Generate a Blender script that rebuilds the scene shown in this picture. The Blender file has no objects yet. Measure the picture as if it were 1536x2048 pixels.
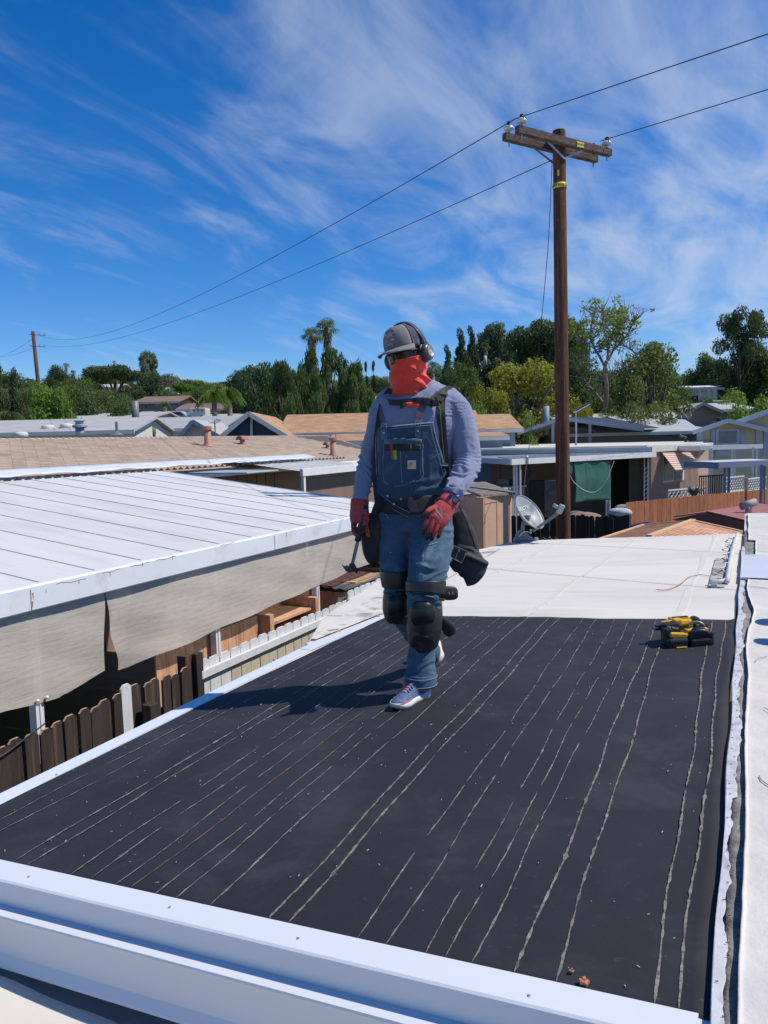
import bpy, math, random
import numpy as np
from mathutils import Vector, Matrix, Euler
random.seed(7)
rng = np.random.default_rng(11)
SC = bpy.context.scene
COL = SC.collection
R_ = math.radians

# ---------------------------------------------------------------- camera
FOC, CX, CY = 1530.0, 768.0, 1024.0          # focal length and centre in photo pixels (1536 x 2048)
_vp, _roll = (1499, 862), R_(1.4)
_d1 = np.array([_vp[0]-CX, -(_vp[1]-CY), -FOC]); _d1 /= np.linalg.norm(_d1)
_e = np.array([math.cos(_roll), math.sin(_roll), 0])
_up = np.cross(_e, _d1); _up /= np.linalg.norm(_up)
_X = np.cross(_d1, _up)
CAMM = np.array([_X, _d1, _up])              # rows: world axes in camera space
HC = 3.9
CC = np.array([0, 0, HC])
cam_data = bpy.data.cameras.new('camera'); cam = bpy.data.objects.new('camera', cam_data); COL.objects.link(cam)
cam_data.sensor_fit = 'VERTICAL'; cam_data.sensor_height = 36.0
cam_data.lens = 36.0*FOC/2048.0
cam_data.clip_start = 0.05; cam_data.clip_end = 4000
cam.matrix_world = Matrix([list(CAMM[0])+[0], list(CAMM[1])+[0], list(CAMM[2])+[HC], [0, 0, 0, 1]])
SC.camera = cam

# ---------------------------------------------------------------- light
SUN_AZ, SUN_EL = 68.0, 54.0                  # azimuth clockwise from +Y
sv = Vector((math.sin(R_(SUN_AZ))*math.cos(R_(SUN_EL)), math.cos(R_(SUN_AZ))*math.cos(R_(SUN_EL)), math.sin(R_(SUN_EL))))
sun_d = bpy.data.lights.new('sun', 'SUN'); sun_d.energy = 4.6; sun_d.angle = R_(0.5); sun_d.color = (1.0, 0.94, 0.86)
sun = bpy.data.objects.new('sun', sun_d); COL.objects.link(sun)
sun.rotation_euler = sv.to_track_quat('Z', 'Y').to_euler(); sun.location = (0, 0, 30)
SC.view_settings.view_transform = 'Standard'; SC.view_settings.look = 'None'
SC.view_settings.exposure = 0.0; SC.view_settings.gamma = 1.0; SC.view_settings.use_curve_mapping = False

def nd(nt, kind, **kw):
    n = nt.nodes.new(kind)
    for k, v in kw.items():
        if k.startswith('i_'):
            n.inputs[k[2:].replace('_', ' ')].default_value = v
        elif isinstance(k, str) and k.startswith('n'):
            n.inputs[int(k[1:])].default_value = v
        else:
            setattr(n, k, v)
    return n
def mth(nt, op, a, b=None, clamp=False):
    n = nt.nodes.new('ShaderNodeMath'); n.operation = op; n.use_clamp = clamp
    for i, x in enumerate((a, b)):
        if x is None: continue
        if isinstance(x, (int, float)): n.inputs[i].default_value = x
        else: nt.links.new(x, n.inputs[i])
    return n.outputs[0]
def mixc(nt, fac, a, b, blend='MIX'):
    n = nt.nodes.new('ShaderNodeMix'); n.data_type = 'RGBA'; n.blend_type = blend
    for i, x in ((0, fac), (6, a), (7, b)):
        if isinstance(x, (int, float)): n.inputs[i].default_value = x
        elif isinstance(x, tuple): n.inputs[i].default_value = (x+(1,))[:4]
        else: nt.links.new(x, n.inputs[i])
    return n.outputs[2]
def mapr(nt, x, a, b, c=0.0, d=1.0, smooth=True):
    n = nt.nodes.new('ShaderNodeMapRange'); n.interpolation_type = 'SMOOTHSTEP' if smooth else 'LINEAR'
    nt.links.new(x, n.inputs[0]); n.inputs[1].default_value = a; n.inputs[2].default_value = b
    n.inputs[3].default_value = c; n.inputs[4].default_value = d
    return n.outputs[0]

world = bpy.data.worlds.new('World'); SC.world = world; world.use_nodes = True
wt = world.node_tree; wt.nodes.clear()
sky = nd(wt, 'ShaderNodeTexSky', sky_type='NISHITA', sun_disc=False, sun_elevation=R_(SUN_EL), sun_rotation=R_(SUN_AZ), air_density=1.0, dust_density=0.0, ozone_density=4.0, altitude=100)
hs = nd(wt, 'ShaderNodeHueSaturation'); hs.inputs['Saturation'].default_value = 1.24
wt.links.new(mixc(wt, 1.0, sky.outputs[0], (.80, .90, 1.12), 'MULTIPLY'), hs.inputs['Color'])
tc = nd(wt, 'ShaderNodeTexCoord'); sx = nd(wt, 'ShaderNodeSeparateXYZ'); wt.links.new(tc.outputs['Generated'], sx.inputs[0])
zz = mth(wt, 'MAXIMUM', mth(wt, 'ADD', sx.outputs[2], 0.12), 0.06)
cxy = nd(wt, 'ShaderNodeCombineXYZ')
wt.links.new(mth(wt, 'DIVIDE', sx.outputs[0], zz), cxy.inputs[0]); wt.links.new(mth(wt, 'DIVIDE', sx.outputs[1], zz), cxy.inputs[1])
def cnoise(loc, rot, scl, s, det, dist, rough=0.6):
    mp = nd(wt, 'ShaderNodeMapping'); wt.links.new(cxy.outputs[0], mp.inputs[0])
    mp.inputs['Location'].default_value = loc; mp.inputs['Rotation'].default_value = (0, 0, R_(rot)); mp.inputs['Scale'].default_value = scl
    n = nd(wt, 'ShaderNodeTexNoise', i_Scale=s, i_Detail=det, i_Distortion=dist, i_Roughness=rough); wt.links.new(mp.outputs[0], n.inputs['Vector'])
    return n.outputs[0]
wisp = cnoise((0.3, 0.2, 0), 30, (1.0, 0.42, 1), 2.1, 9, 1.5, 0.58)
fine = cnoise((3.3, 1.2, 0), 52, (1.0, 0.22, 1), 6.0, 7, 1.2, 0.6)
big = cnoise((5.0, 2.6, 0), 20, (0.8, 0.5, 1), 0.85, 3, 0.5, 0.5)
# the cirrus bank lies to the right of the view and overhead: one broad bank, by direction
vm = nd(wt, 'ShaderNodeVectorMath', operation='DOT_PRODUCT'); wt.links.new(tc.outputs['Generated'], vm.inputs[0])
_bd = Vector((0.06, 0.86, 0.50)).normalized(); vm.inputs[1].default_value = _bd
bank = mapr(wt, vm.outputs['Value'], 0.72, 0.99)
wsum = mth(wt, 'ADD', mth(wt, 'MULTIPLY', wisp, 0.80), mth(wt, 'MULTIPLY', fine, 0.20))
msk = mth(wt, 'ADD', wsum, mth(wt, 'MULTIPLY', bank, 0.25))
msk = mth(wt, 'ADD', msk, mth(wt, 'MULTIPLY', mth(wt, 'SUBTRACT', big, 0.5), 0.45))
cl = mapr(wt, msk, 0.495, 0.96)
hz = mapr(wt, sx.outputs[2], 0.0, 0.12, 0.0, 1.0)
cl = mth(wt, 'MULTIPLY', cl, hz)
cl = mth(wt, 'MULTIPLY', cl, 0.62, clamp=True)
skyc = mixc(wt, cl, hs.outputs[0], (5.6, 6.1, 7.2))
bgn = nd(wt, 'ShaderNodeBackground'); bgn.inputs['Strength'].default_value = 0.115
wo = nd(wt, 'ShaderNodeOutputWorld'); wt.links.new(skyc, bgn.inputs[0]); wt.links.new(bgn.outputs[0], wo.inputs[0])

# ---------------------------------------------------------------- measuring: a photo pixel on a plane of the place
def ray(px, py): return CAMM @ np.array([px-CX, -(py-CY), -FOC])
_f = ray(CX, CY); FW = np.array([_f[0], _f[1], 0]); FW /= np.linalg.norm(FW)      # horizontal view direction
RW = np.array([FW[1], -FW[0], 0])
def atY(px, py, Y): d = ray(px, py); return CC + d*(Y/d[1])
def atX(px, py, X): d = ray(px, py); return CC + d*(X/d[0])
def atZ(px, py, Z): d = ray(px, py); return CC + d*((Z-HC)/d[2])
def atD(px, py, D): d = ray(px, py); return CC + d*(D/(d@FW))
RN = np.array([-0.0661, 0, 1.0])
def roofz(x): return HC-1.2024+0.0661*x
def onroof(px, py, dz=0):
    d = ray(px, py); k = -(1.2024-dz)/(d[2]-0.0661*d[0]); return CC + d*k

# ---------------------------------------------------------------- mesh helpers
def wloc(o):
    v = Vector((0, 0, 0))
    while o is not None: v += o.location; o = o.parent
    return v
def fbm(t, seed=0, o=5, per=.5):
    v = 0; a = 1; tot = 0
    for k in range(o):
        x = t*(2**k)+seed*17.3+k*5.1; i = math.floor(x); f = x-i; f = f*f*(3-2*f)
        h = lambda n: (math.sin(n*127.1+seed*311.7+k*74.7)*43758.5453) % 1
        v += a*(h(i)*(1-f)+h(i+1)*f); tot += a; a *= per
    return v/tot*2-1
class MB:
    def __init__(s): s.v = []; s.f = []
    def add(s, vs, fs):
        n = len(s.v); s.v += [tuple(float(c) for c in p) for p in vs]; s.f += [tuple(i+n for i in f) for f in fs]; return s
    def box(s, c, d, R=None):
        c = Vector(c); h = Vector(d)/2; P = []
        for z in (-1, 1):
            for x, y in ((-1, -1), (1, -1), (1, 1), (-1, 1)):
                p = Vector((x*h.x, y*h.y, z*h.z)); P.append(c+(R @ p if R is not None else p))
        return s.add(P, [(3, 2, 1, 0), (4, 5, 6, 7), (0, 1, 5, 4), (1, 2, 6, 5), (2, 3, 7, 6), (3, 0, 4, 7)])
    def bx(s, a, b):
        a = np.array(a, float); b = np.array(b, float); return s.box((a+b)/2, np.abs(b-a))
    def prism(s, poly, vec):
        vec = np.array(vec, float); poly = [np.array(p, float) for p in poly]; n = len(poly)
        nrm = sum((np.cross(poly[i]-poly[0], poly[(i+1) % n]-poly[0]) for i in range(1, n-1)), np.zeros(3))
        if nrm @ vec > 0: poly = poly[::-1]
        return s.add(poly+[p+vec for p in poly], [tuple(range(n)), tuple(range(2*n-1, n-1, -1))]+[(i, i+n, (i+1) % n+n, (i+1) % n) for i in range(n)])
    def beam(s, a, b, w, h, up=(0, 0, 1)):
        a = Vector(a); b = Vector(b); d = (b-a); L = d.length; d.normalize(); up = Vector(up)
        sd = d.cross(up)
        if sd.length < 1e-4: sd = d.cross(Vector((0, 1, 0)))
        sd.normalize(); u = sd.cross(d)
        R = Matrix((sd, d, u)).transposed()
        return s.box((a+b)/2, (w, L, h), R)
    def tube(s, path, r, n=8, cap=True):
        path = [Vector(p) for p in path]; m = len(path); rs = r if isinstance(r, (list, tuple)) else [r]*m
        t0 = (path[1]-path[0]).normalized(); up = Vector((0, 0, 1)) if abs(t0.z) < .9 else Vector((1, 0, 0))
        u = t0.cross(up).normalized(); V = []
        for i, p in enumerate(path):
            t = (path[min(i+1, m-1)]-path[max(i-1, 0)]).normalized()
            u = (u-t*u.dot(t)).normalized(); w = t.cross(u)
            for k in range(n):
                a = 2*math.pi*k/n; V.append(p+(u*math.cos(a)+w*math.sin(a))*rs[i])
        F = [(i*n+k, i*n+(k+1) % n, (i+1)*n+(k+1) % n, (i+1)*n+k) for i in range(m-1) for k in range(n)]
        if cap: F += [tuple(range(n-1, -1, -1)), tuple((m-1)*n+k for k in range(n))]
        return s.add(V, F)
    def lathe(s, prof, base, axis=(0, 0, 1), n=16, cap=True):
        ax = Vector(axis).normalized(); q = Vector((0, 0, 1)).rotation_difference(ax); base = Vector(base); V = []
        for r, z in prof:
            for k in range(n):
                a = 2*math.pi*k/n; V.append(base+q @ Vector((r*math.cos(a), r*math.sin(a), z)))
        m = len(prof); F = [(i*n+k, i*n+(k+1) % n, (i+1)*n+(k+1) % n, (i+1)*n+k) for i in range(m-1) for k in range(n)]
        if cap: F += [tuple(range(n-1, -1, -1)), tuple((m-1)*n+k for k in range(n))]
        return s.add(V, F)
    def ell(s, c, r, n=16, m=10, R=None):
        V = []; c = Vector(c)
        for i in range(m+1):
            th = math.pi*i/m
            for k in range(n):
                a = 2*math.pi*k/n; p = Vector((r[0]*math.sin(th)*math.cos(a), r[1]*math.sin(th)*math.sin(a), -r[2]*math.cos(th)))
                V.append(c+(R @ p if R is not None else p))
        F = [(i*n+k, i*n+(k+1) % n, (i+1)*n+(k+1) % n, (i+1)*n+k) for i in range(m) for k in range(n)]
        return s.add(V, F)
    def grid(s, fn, nu, nv):
        V = [fn(i/nu, j/nv) for j in range(nv+1) for i in range(nu+1)]
        return s.add(V, [(j*(nu+1)+i, j*(nu+1)+i+1, (j+1)*(nu+1)+i+1, (j+1)*(nu+1)+i) for j in range(nv) for i in range(nu)])
    def mesh(s, name, origin=(0, 0, 0), smooth=False):
        o = Vector(origin); me = bpy.data.meshes.new(name)
        me.from_pydata([(p[0]-o.x, p[1]-o.y, p[2]-o.z) for p in s.v], [], s.f)
        if smooth: me.polygons.foreach_set('use_smooth', [True]*len(me.polygons))
        me.update(); return me
    def build(s, name, mat, parent=None, smooth=False, bevel=0, solid=0, weld=0, sub=0, auto=None):
        if parent is None:
            a = np.array(s.v); mn = a.min(0); mx = a.max(0); org = Vector(((mn[0]+mx[0])/2, (mn[1]+mx[1])/2, mn[2]))
        else: org = wloc(parent)
        me = s.mesh(name, org, smooth); me.materials.append(mat)
        o = bpy.data.objects.new(name, me); COL.objects.link(o)
        if parent is None: o.location = org
        else: o.parent = parent
        if weld: m = o.modifiers.new('weld', 'WELD'); m.merge_threshold = weld
        if solid: m = o.modifiers.new('solid', 'SOLIDIFY'); m.thickness = solid; m.offset = -1
        if bevel: m = o.modifiers.new('bevel', 'BEVEL'); m.width = bevel; m.segments = 2; m.limit_method = 'ANGLE'; m.angle_limit = R_(40)
        if sub: m = o.modifiers.new('sub', 'SUBSURF'); m.levels = sub; m.render_levels = sub
        return o
def thing(name, label, cat, loc=(0, 0, 0), group=None, kind=None):
    o = bpy.data.objects.new(name, None); COL.objects.link(o); o.location = Vector([float(c) for c in loc]); o.empty_display_size = .2
    return tag(o, label, cat, group, kind)
def tag(o, label=None, cat=None, group=None, kind=None):
    if label: o['label'] = label
    if cat: o['category'] = cat
    if group: o['group'] = group
    if kind: o['kind'] = kind
    return o
def put(name, me, parent, loc, rot=None, scale=None):
    """another copy of a shared mesh as a child, loc in world space (parents are never rotated)"""
    o = bpy.data.objects.new(name, me); COL.objects.link(o); o.parent = parent
    o.location = Vector([float(c) for c in loc])-(wloc(parent) if parent else Vector((0, 0, 0)))
    if rot is not None: o.rotation_euler = rot
    if scale is not None: o.scale = scale
    return o
def copy_tree(o, parent=None):
    c = o.copy(); COL.objects.link(c)
    if parent is not None: c.parent = parent
    for ch in list(o.children): copy_tree(ch, c)
    return c
def jig(a): return (random.random()*2-1)*a

# ---------------------------------------------------------------- materials
def _pos(nt, coord, stretch):
    if coord == 'pos': src = nd(nt, 'ShaderNodeNewGeometry').outputs['Position']
    else: src = nd(nt, 'ShaderNodeTexCoord').outputs['Object']
    mp = nd(nt, 'ShaderNodeMapping'); mp.inputs['Scale'].default_value = stretch; nt.links.new(src, mp.inputs[0]); return mp.outputs[0]
def pm(name, c, var=.12, s=3., rough=.75, bump=0., bs=60., metal=0., c2=None, s2=2., t2=(.5, .65), c3=None, s3=6., t3=(.6, .7), isl=0., orand=0., stretch=(1, 1, 1), coord='pos', spec=.5, det=6, bdist=.01, sheen=0., trans=0., weave=0.):
    m = bpy.data.materials.new(name); m.use_nodes = True; nt = m.node_tree; nt.nodes.clear()
    b = nd(nt, 'ShaderNodeBsdfPrincipled'); out = nd(nt, 'ShaderNodeOutputMaterial'); nt.links.new(b.outputs[0], out.inputs[0])
    b.inputs['Roughness'].default_value = rough; b.inputs['Metallic'].default_value = metal; b.inputs['Specular IOR Level'].default_value = spec
    v = _pos(nt, coord, stretch)
    n1 = nd(nt, 'ShaderNodeTexNoise', i_Scale=s, i_Detail=det, i_Roughness=.62); nt.links.new(v, n1.inputs['Vector'])
    f = mapr(nt, n1.outputs[0], .3, .7)
    lo = tuple(x*(1-var) for x in c); hi = tuple(min(1, x*(1+var)) for x in c)
    col = mixc(nt, f, lo, hi)
    if c2 is not None:
        n2 = nd(nt, 'ShaderNodeTexNoise', i_Scale=s2, i_Detail=8, i_Roughness=.65, i_Distortion=.4); nt.links.new(v, n2.inputs['Vector'])
        col = mixc(nt, mapr(nt, n2.outputs[0], t2[0], t2[1]), col, tuple(c2))
    if c3 is not None:
        n3 = nd(nt, 'ShaderNodeTexNoise', i_Scale=s3, i_Detail=6, i_Roughness=.7); nt.links.new(v, n3.inputs['Vector'])
        col = mixc(nt, mapr(nt, n3.outputs[0], t3[0], t3[1]), col, tuple(c3))
    if isl or orand:
        r = nd(nt, 'ShaderNodeNewGeometry').outputs['Random Per Island'] if isl else nd(nt, 'ShaderNodeObjectInfo').outputs['Random']
        a = isl or orand
        k = nt.nodes.new('ShaderNodeMapRange'); nt.links.new(r, k.inputs[0]); k.inputs[3].default_value = 1-a; k.inputs[4].default_value = 1+a
        cb = nd(nt, 'ShaderNodeCombineXYZ'); [nt.links.new(k.outputs[0], cb.inputs[i]) for i in range(3)]
        col = mixc(nt, 1.0, col, cb.outputs[0], 'MULTIPLY')
    nt.links.new(col, b.inputs['Base Color'])
    if bump or weave:
        nb = nd(nt, 'ShaderNodeTexNoise', i_Scale=bs, i_Detail=5, i_Roughness=.6); nt.links.new(v, nb.inputs['Vector'])
        h = nb.outputs[0]
        if weave:
            w1 = nd(nt, 'ShaderNodeTexWave', wave_type='BANDS', bands_direction='DIAGONAL'); w1.inputs['Scale'].default_value = weave; nt.links.new(v, w1.inputs['Vector'])
            h = mth(nt, 'ADD', h, mth(nt, 'MULTIPLY', w1.outputs[0], .5))
        bp = nd(nt, 'ShaderNodeBump', i_Strength=bump or .3, i_Distance=bdist); nt.links.new(h, bp.inputs['Height']); nt.links.new(bp.outputs[0], b.inputs['Normal'])
    if sheen: b.inputs['Sheen Weight'].default_value = sheen
    if trans:
        ts = nd(nt, 'ShaderNodeBsdfTranslucent'); nt.links.new(col, ts.inputs[0]); mx = nd(nt, 'ShaderNodeMixShader', n0=trans)
        nt.links.new(b.outputs[0], mx.inputs[1]); nt.links.new(ts.outputs[0], mx.inputs[2]); nt.links.new(mx.outputs[0], out.inputs[0])
    m['bsdf'] = 1
    return m
def leafmat(name, ca, cb, cc=None, trans=.3):
    trans = min(.5, trans+.12)
    m = bpy.data.materials.new(name); m.use_nodes = True; nt = m.node_tree; nt.nodes.clear()
    out = nd(nt, 'ShaderNodeOutputMaterial'); g = nd(nt, 'ShaderNodeNewGeometry'); oi = nd(nt, 'ShaderNodeObjectInfo')
    n1 = nd(nt, 'ShaderNodeTexNoise', i_Scale=.55, i_Detail=3); nt.links.new(g.outputs['Position'], n1.inputs['Vector'])
    f = mth(nt, 'ADD', mth(nt, 'MULTIPLY', g.outputs['Random Per Island'], .55), mth(nt, 'MULTIPLY', mapr(nt, n1.outputs[0], .35, .65), .45))
    col = mixc(nt, f, tuple(ca), tuple(cb))
    if cc is not None: col = mixc(nt, mapr(nt, g.outputs['Random Per Island'], .86, .9), col, tuple(cc))
    k = nt.nodes.new('ShaderNodeMapRange'); nt.links.new(oi.outputs['Random'], k.inputs[0]); k.inputs[3].default_value = .85; k.inputs[4].default_value = 1.15
    cbn = nd(nt, 'ShaderNodeCombineXYZ'); [nt.links.new(k.outputs[0], cbn.inputs[i]) for i in range(3)]
    col = mixc(nt, 1.0, col, cbn.outputs[0], 'MULTIPLY')
    b = nd(nt, 'ShaderNodeBsdfPrincipled', i_Roughness=.6); b.inputs['Specular IOR Level'].default_value = .25; nt.links.new(col, b.inputs['Base Color'])
    ts = nd(nt, 'ShaderNodeBsdfTranslucent'); nt.links.new(col, ts.inputs[0]); mx = nd(nt, 'ShaderNodeMixShader', n0=trans)
    nt.links.new(b.outputs[0], mx.inputs[1]); nt.links.new(ts.outputs[0], mx.inputs[2]); nt.links.new(mx.outputs[0], out.inputs[0])
    return m
MW = pm('white_paint', (.74, .72, .69), var=.05, s=2, rough=.5, c2=(.56, .53, .48), s2=9, t2=(.62, .78))
MWD = pm('old_white_paint', (.62, .62, .60), var=.08, s=3, rough=.6, c2=(.40, .36, .30), s2=6, t2=(.60, .76), bump=.2, bs=50)
MRUST = pm('rust', (.42, .19, .07), var=.4, s=40, rough=.9)
MWIRE = pm('black_cable', (.03, .03, .035), rough=.5)
MGLASS = pm('window_glass', (.05, .07, .09), var=.3, s=.6, rough=.08, spec=.9)
MDARK = pm('dark_interior', (.02, .018, .018), rough=.9)
MSTEEL = pm('galvanised_steel', (.36, .38, .40), var=.12, s=12, rough=.42, metal=.55)
MBLK = pm('black_plastic', (.018, .018, .02), rough=.45, bump=.15, bs=300, bdist=.001)
def text_mesh(body, size, extrude=.0008, bold=0.0, spacing=1.0):
    cu = bpy.data.curves.new('lettering', 'FONT'); cu.body = body; cu.size = size; cu.extrude = extrude; cu.offset = bold
    cu.align_x = 'CENTER'; cu.align_y = 'CENTER'; cu.space_character = spacing; cu.resolution_u = 3
    ob = bpy.data.objects.new('lettering', cu); COL.objects.link(ob)
    dg = bpy.context.evaluated_depsgraph_get(); me = bpy.data.meshes.new_from_object(ob.evaluated_get(dg))
    bpy.data.objects.remove(ob); bpy.data.curves.remove(cu)
    return me
def put_text(name, me, mat, parent, origin, xdir, ydir):
    """lettering mesh placed with its x and y axes along given directions; baked into the mesh"""
    x = Vector(xdir).normalized(); y = Vector(ydir); y = (y-x*y.dot(x)).normalized(); z = x.cross(y)
    M4 = Matrix((x, y, z)).transposed().to_4x4(); M4.translation = Vector([float(c) for c in origin])-wloc(parent)
    me.transform(M4); me.materials.clear(); me.materials.append(mat)
    o = bpy.data.objects.new(name, me); COL.objects.link(o); o.parent = parent; return o

# ================================================================ the roof the man works on
MFELT = pm('black_felt', (.0185, .0185, .0245), var=.22, s=1.3, rough=.75, bump=.35, bs=300, bdist=.002, c2=(.034, .034, .040), s2=3.2, t2=(.47, .72), c3=(.052, .052, .056), s3=38, t3=(.60, .78), spec=.4)
MLINE = pm('pale_adhesive', (.20, .19, .165), var=.4, s=18, rough=.9, c2=(.08, .078, .075), s2=60, t2=(.45, .62))
MLINEB = pm('brown_adhesive', (.11, .075, .05), var=.3, s=30, rough=.9)
def pmroof(name, base=(.66, .62, .55)):
    return pm(name, base, var=.06, s=1.2, rough=.85, bump=.22, bs=35, bdist=.004, c2=(.53, .50, .44), s2=1.1, t2=(.48, .74), c3=(.33, .32, .30), s3=24, t3=(.68, .78), stretch=(.35, 1.6, 1))
MROOFW = pmroof('coated_roof')
MDIRT = pm('roof_grime', (.27, .26, .24), var=.4, s=9, rough=.95, c2=(.45, .43, .40), s2=14, t2=(.5, .6), bump=.3, bs=60)
MFL = pm('white_coil_metal', (.66, .68, .71), var=.02, s=1, rough=.38, spec=.5)
YN, YF, YE = 1.585, 5.30, 9.90
XL, XR = -2.60, -.055
base = (-1.3, 5.5, 0)
pat = thing('patio_roof', 'low sloped patio roof half covered in black felt with white metal edges', 'roof', (-1.3, 5.5, 2.3))
m = MB()
NXF, NYF = 60, 90
def felt(u, v):
    y = YN+(YF-YN)*v; xr = XR-.006*math.sin(y*2.3)-.004*math.sin(y*7.1); xl = XL+.1*v**2; x = xl+(xr-xl)*u
    y2 = y + (0.006*math.sin(x*9)+.004*math.sin(x*23) if v > .99 else 0)
    z = roofz(x)+.006+.0016*math.sin(x*5.1+y*1.7)+.0012*math.sin(y*4.3-x*2.2)+.0007*math.sin(x*31+math.sin(y*3)*2)*math.sin(y*7)
    if u > .985: z += .012*(u-.985)/.015
    return (x, y2, z)
m.grid(felt, NXF, NYF)
# turned down edges so that the sheet has thickness
felt_o = m.build('felt_sheet', MFELT, pat, smooth=True, solid=.006)
# white membrane behind, widening to the left behind the felt
m = MB()
Wp = [(-2.60, 4.20), (-2.72, 4.42), (-3.05, 5.2), (-3.38, 6.9), (-3.30, 8.4), (-2.78, YE), (-.06, YE-.02), (-.06, 1.62), (XL, 1.62)]
m.prism([(x, y, roofz(x)-.05) for x, y in Wp], (0, 0, .048))
pts = m.build('roof_deck', MROOFW, pat)
m = MB()
def memb(u, v):
    y = 5.285+(YE-5.285)*v
    # left limit interpolated
    ks = [(4.42, -2.72), (5.2, -3.05), (6.9, -3.38), (8.4, -3.30), (9.9, -2.78)]
    xl = np.interp(y, [k[0] for k in ks], [k[1] for k in ks]); x = xl+(-.06-xl)*u
    return (x, y, roofz(x)+.002+.0012*math.sin(x*3.3+1)*math.sin(y*2.1)+.0015*math.sin(y*11+x*3))
m.grid(memb, 50, 60)
m.build('coated_membrane', MROOFW, pat, smooth=True)
# seams of the membrane: narrow raised laps
for (x0, y0, x1, y1) in [(-1.45, 5.32, -1.22, 9.85), (-.42, 5.32, -.34, 9.85), (-2.45, 5.32, -2.1, 9.85)]:
    m = MB(); n = 40
    for i in range(n):
        t0, t1 = i/n, (i+1)/n; xa = x0+(x1-x0)*t0+.01*math.sin(t0*17); xb = x0+(x1-x0)*t1+.01*math.sin(t1*17)
        ya = y0+(y1-y0)*t0; yb = y0+(y1-y0)*t1; w = .022+.008*math.sin(t0*13)
        m.add([(xa-w, ya, roofz(xa-w)+.0055), (xa+w, ya, roofz(xa+w)+.0075), (xb+w, yb, roofz(xb+w)+.0075), (xb-w, yb, roofz(xb-w)+.0055)], [(0, 1, 2, 3)])
    m.build('membrane_seam', pm('seam_coating', (.635, .595, .53), var=.04, s=9, rough=.9, c2=(.55, .52, .46), s2=15, t2=(.60, .74)) if 'MSEAM' not in globals() else MSEAM, pat, solid=.004)
# grime patch on the membrane along the fence
def grimef(u, v):
    y = 4.5+4.6*v; xl = -2.74-.55*v**.7; x = xl+(.34+.2*v)*u
    if y < 5.36: x = min(x, -2.70+.12*(y-4.5))
    return (x, y, roofz(x)+.011)
m = MB(); m.grid(grimef, 8, 40)
m.build('grime_patch', pm('grime', (.66, .62, .55), var=.06, s=5, rough=.95, c2=(.30, .29, .27), s2=2.6, t2=(.48, .62), c3=(.15, .14, .13), s3=9, t3=(.62, .74), bump=.3, bs=70), pat)
# printed adhesive lines of the felt, each a broken irregular stripe
near = [-2.47, -2.38, -2.13, -2.07, -1.87, -1.79, -1.69, -1.63, -1.53, -1.46, -1.34, -1.14, -1.08, -.87, -.79, -.68, -.63, -.57, -.46, -.37, -.16, -.11]
far_ = [-2.41, -2.33, -2.20, -2.10, -2.00, -1.90, -1.80, -1.68, -1.60, -1.52, -1.41, -1.25, -1.18, -1.02, -.92, -.80, -.70, -.62, -.53, -.46, -.20, -.12]
full = {2, 3, 11, 12, 18, 19, 20, 21, 10, 7}
for i, (xa, xb) in enumerate(zip(near, far_)):
    m = MB(); y = YN+.02; rr = random.Random(i*13+5); ph = rr.random()*6
    xn = lambda y: xa+(xb-xa)*(y-YN)/(YF-YN)+.006*math.sin(y*3+ph)+.003*math.sin(y*9.3+ph)
    solid = i in full
    yend = YF-.03 if i != 7 else 2.25
    while y < yend:
        L = rr.uniform(.5, 1.7) if solid else rr.uniform(.14, .8)
        y1 = min(y+L, YF-.02); n = max(3, int((y1-y)/.022)); A = []; B = []
        for k in range(n+1):
            yy = y+(y1-y)*k/n; w = (.0027 if solid else .0017)*(1+.9*rr.uniform(-1, 1)*.7); 
            if k in (0, n): w = .0004
            if rr.random() < .05: w *= 1.8
            x = xn(yy)+rr.uniform(-.0012, .0012); z = roofz(x)+.0105
            A.append((x-w, yy, z)); B.append((x+w, yy, z))
        V = A+B; K = n+1
        m.add(V, [(k, k+K, k+1+K, k+1) for k in range(n)])
        y = y1+(rr.uniform(.006, .03) if solid else rr.uniform(.015, .11))
    m.build('adhesive_line', MLINEB if i == 7 else MLINE, felt_o)
# scraps of torn backing and granules on the felt
m = MB(); rr = random.Random(3)
for i in range(260):
    x = rr.uniform(XL+.1, XR-.05); y = YN+.05+rr.random()**1.3*(YF-YN-.2); s = rr.uniform(.0005, .0014)
    a = rr.uniform(0, 3.1); z = roofz(x)+.0115; dx = Vector((math.cos(a), math.sin(a), 0)); ln = s*rr.choice([1, 1, 1.4, 2.6, 4])
    m.beam(Vector((x, y, z))-dx*ln, Vector((x, y, z+.001))+dx*ln, s*1.2, .002)
m.build('torn_scraps', pm('paper_scrap', (.55, .55, .55), var=.3, s=50, rough=.9), pat)['kind'] = 'stuff'
# footprints / scuffs left in dust
MSCUFF = pm('dust_scuff', (.055, .055, .058), var=.5, s=70, rough=.95, c2=(.021, .021, .026), s2=35, t2=(.42, .58))
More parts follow.
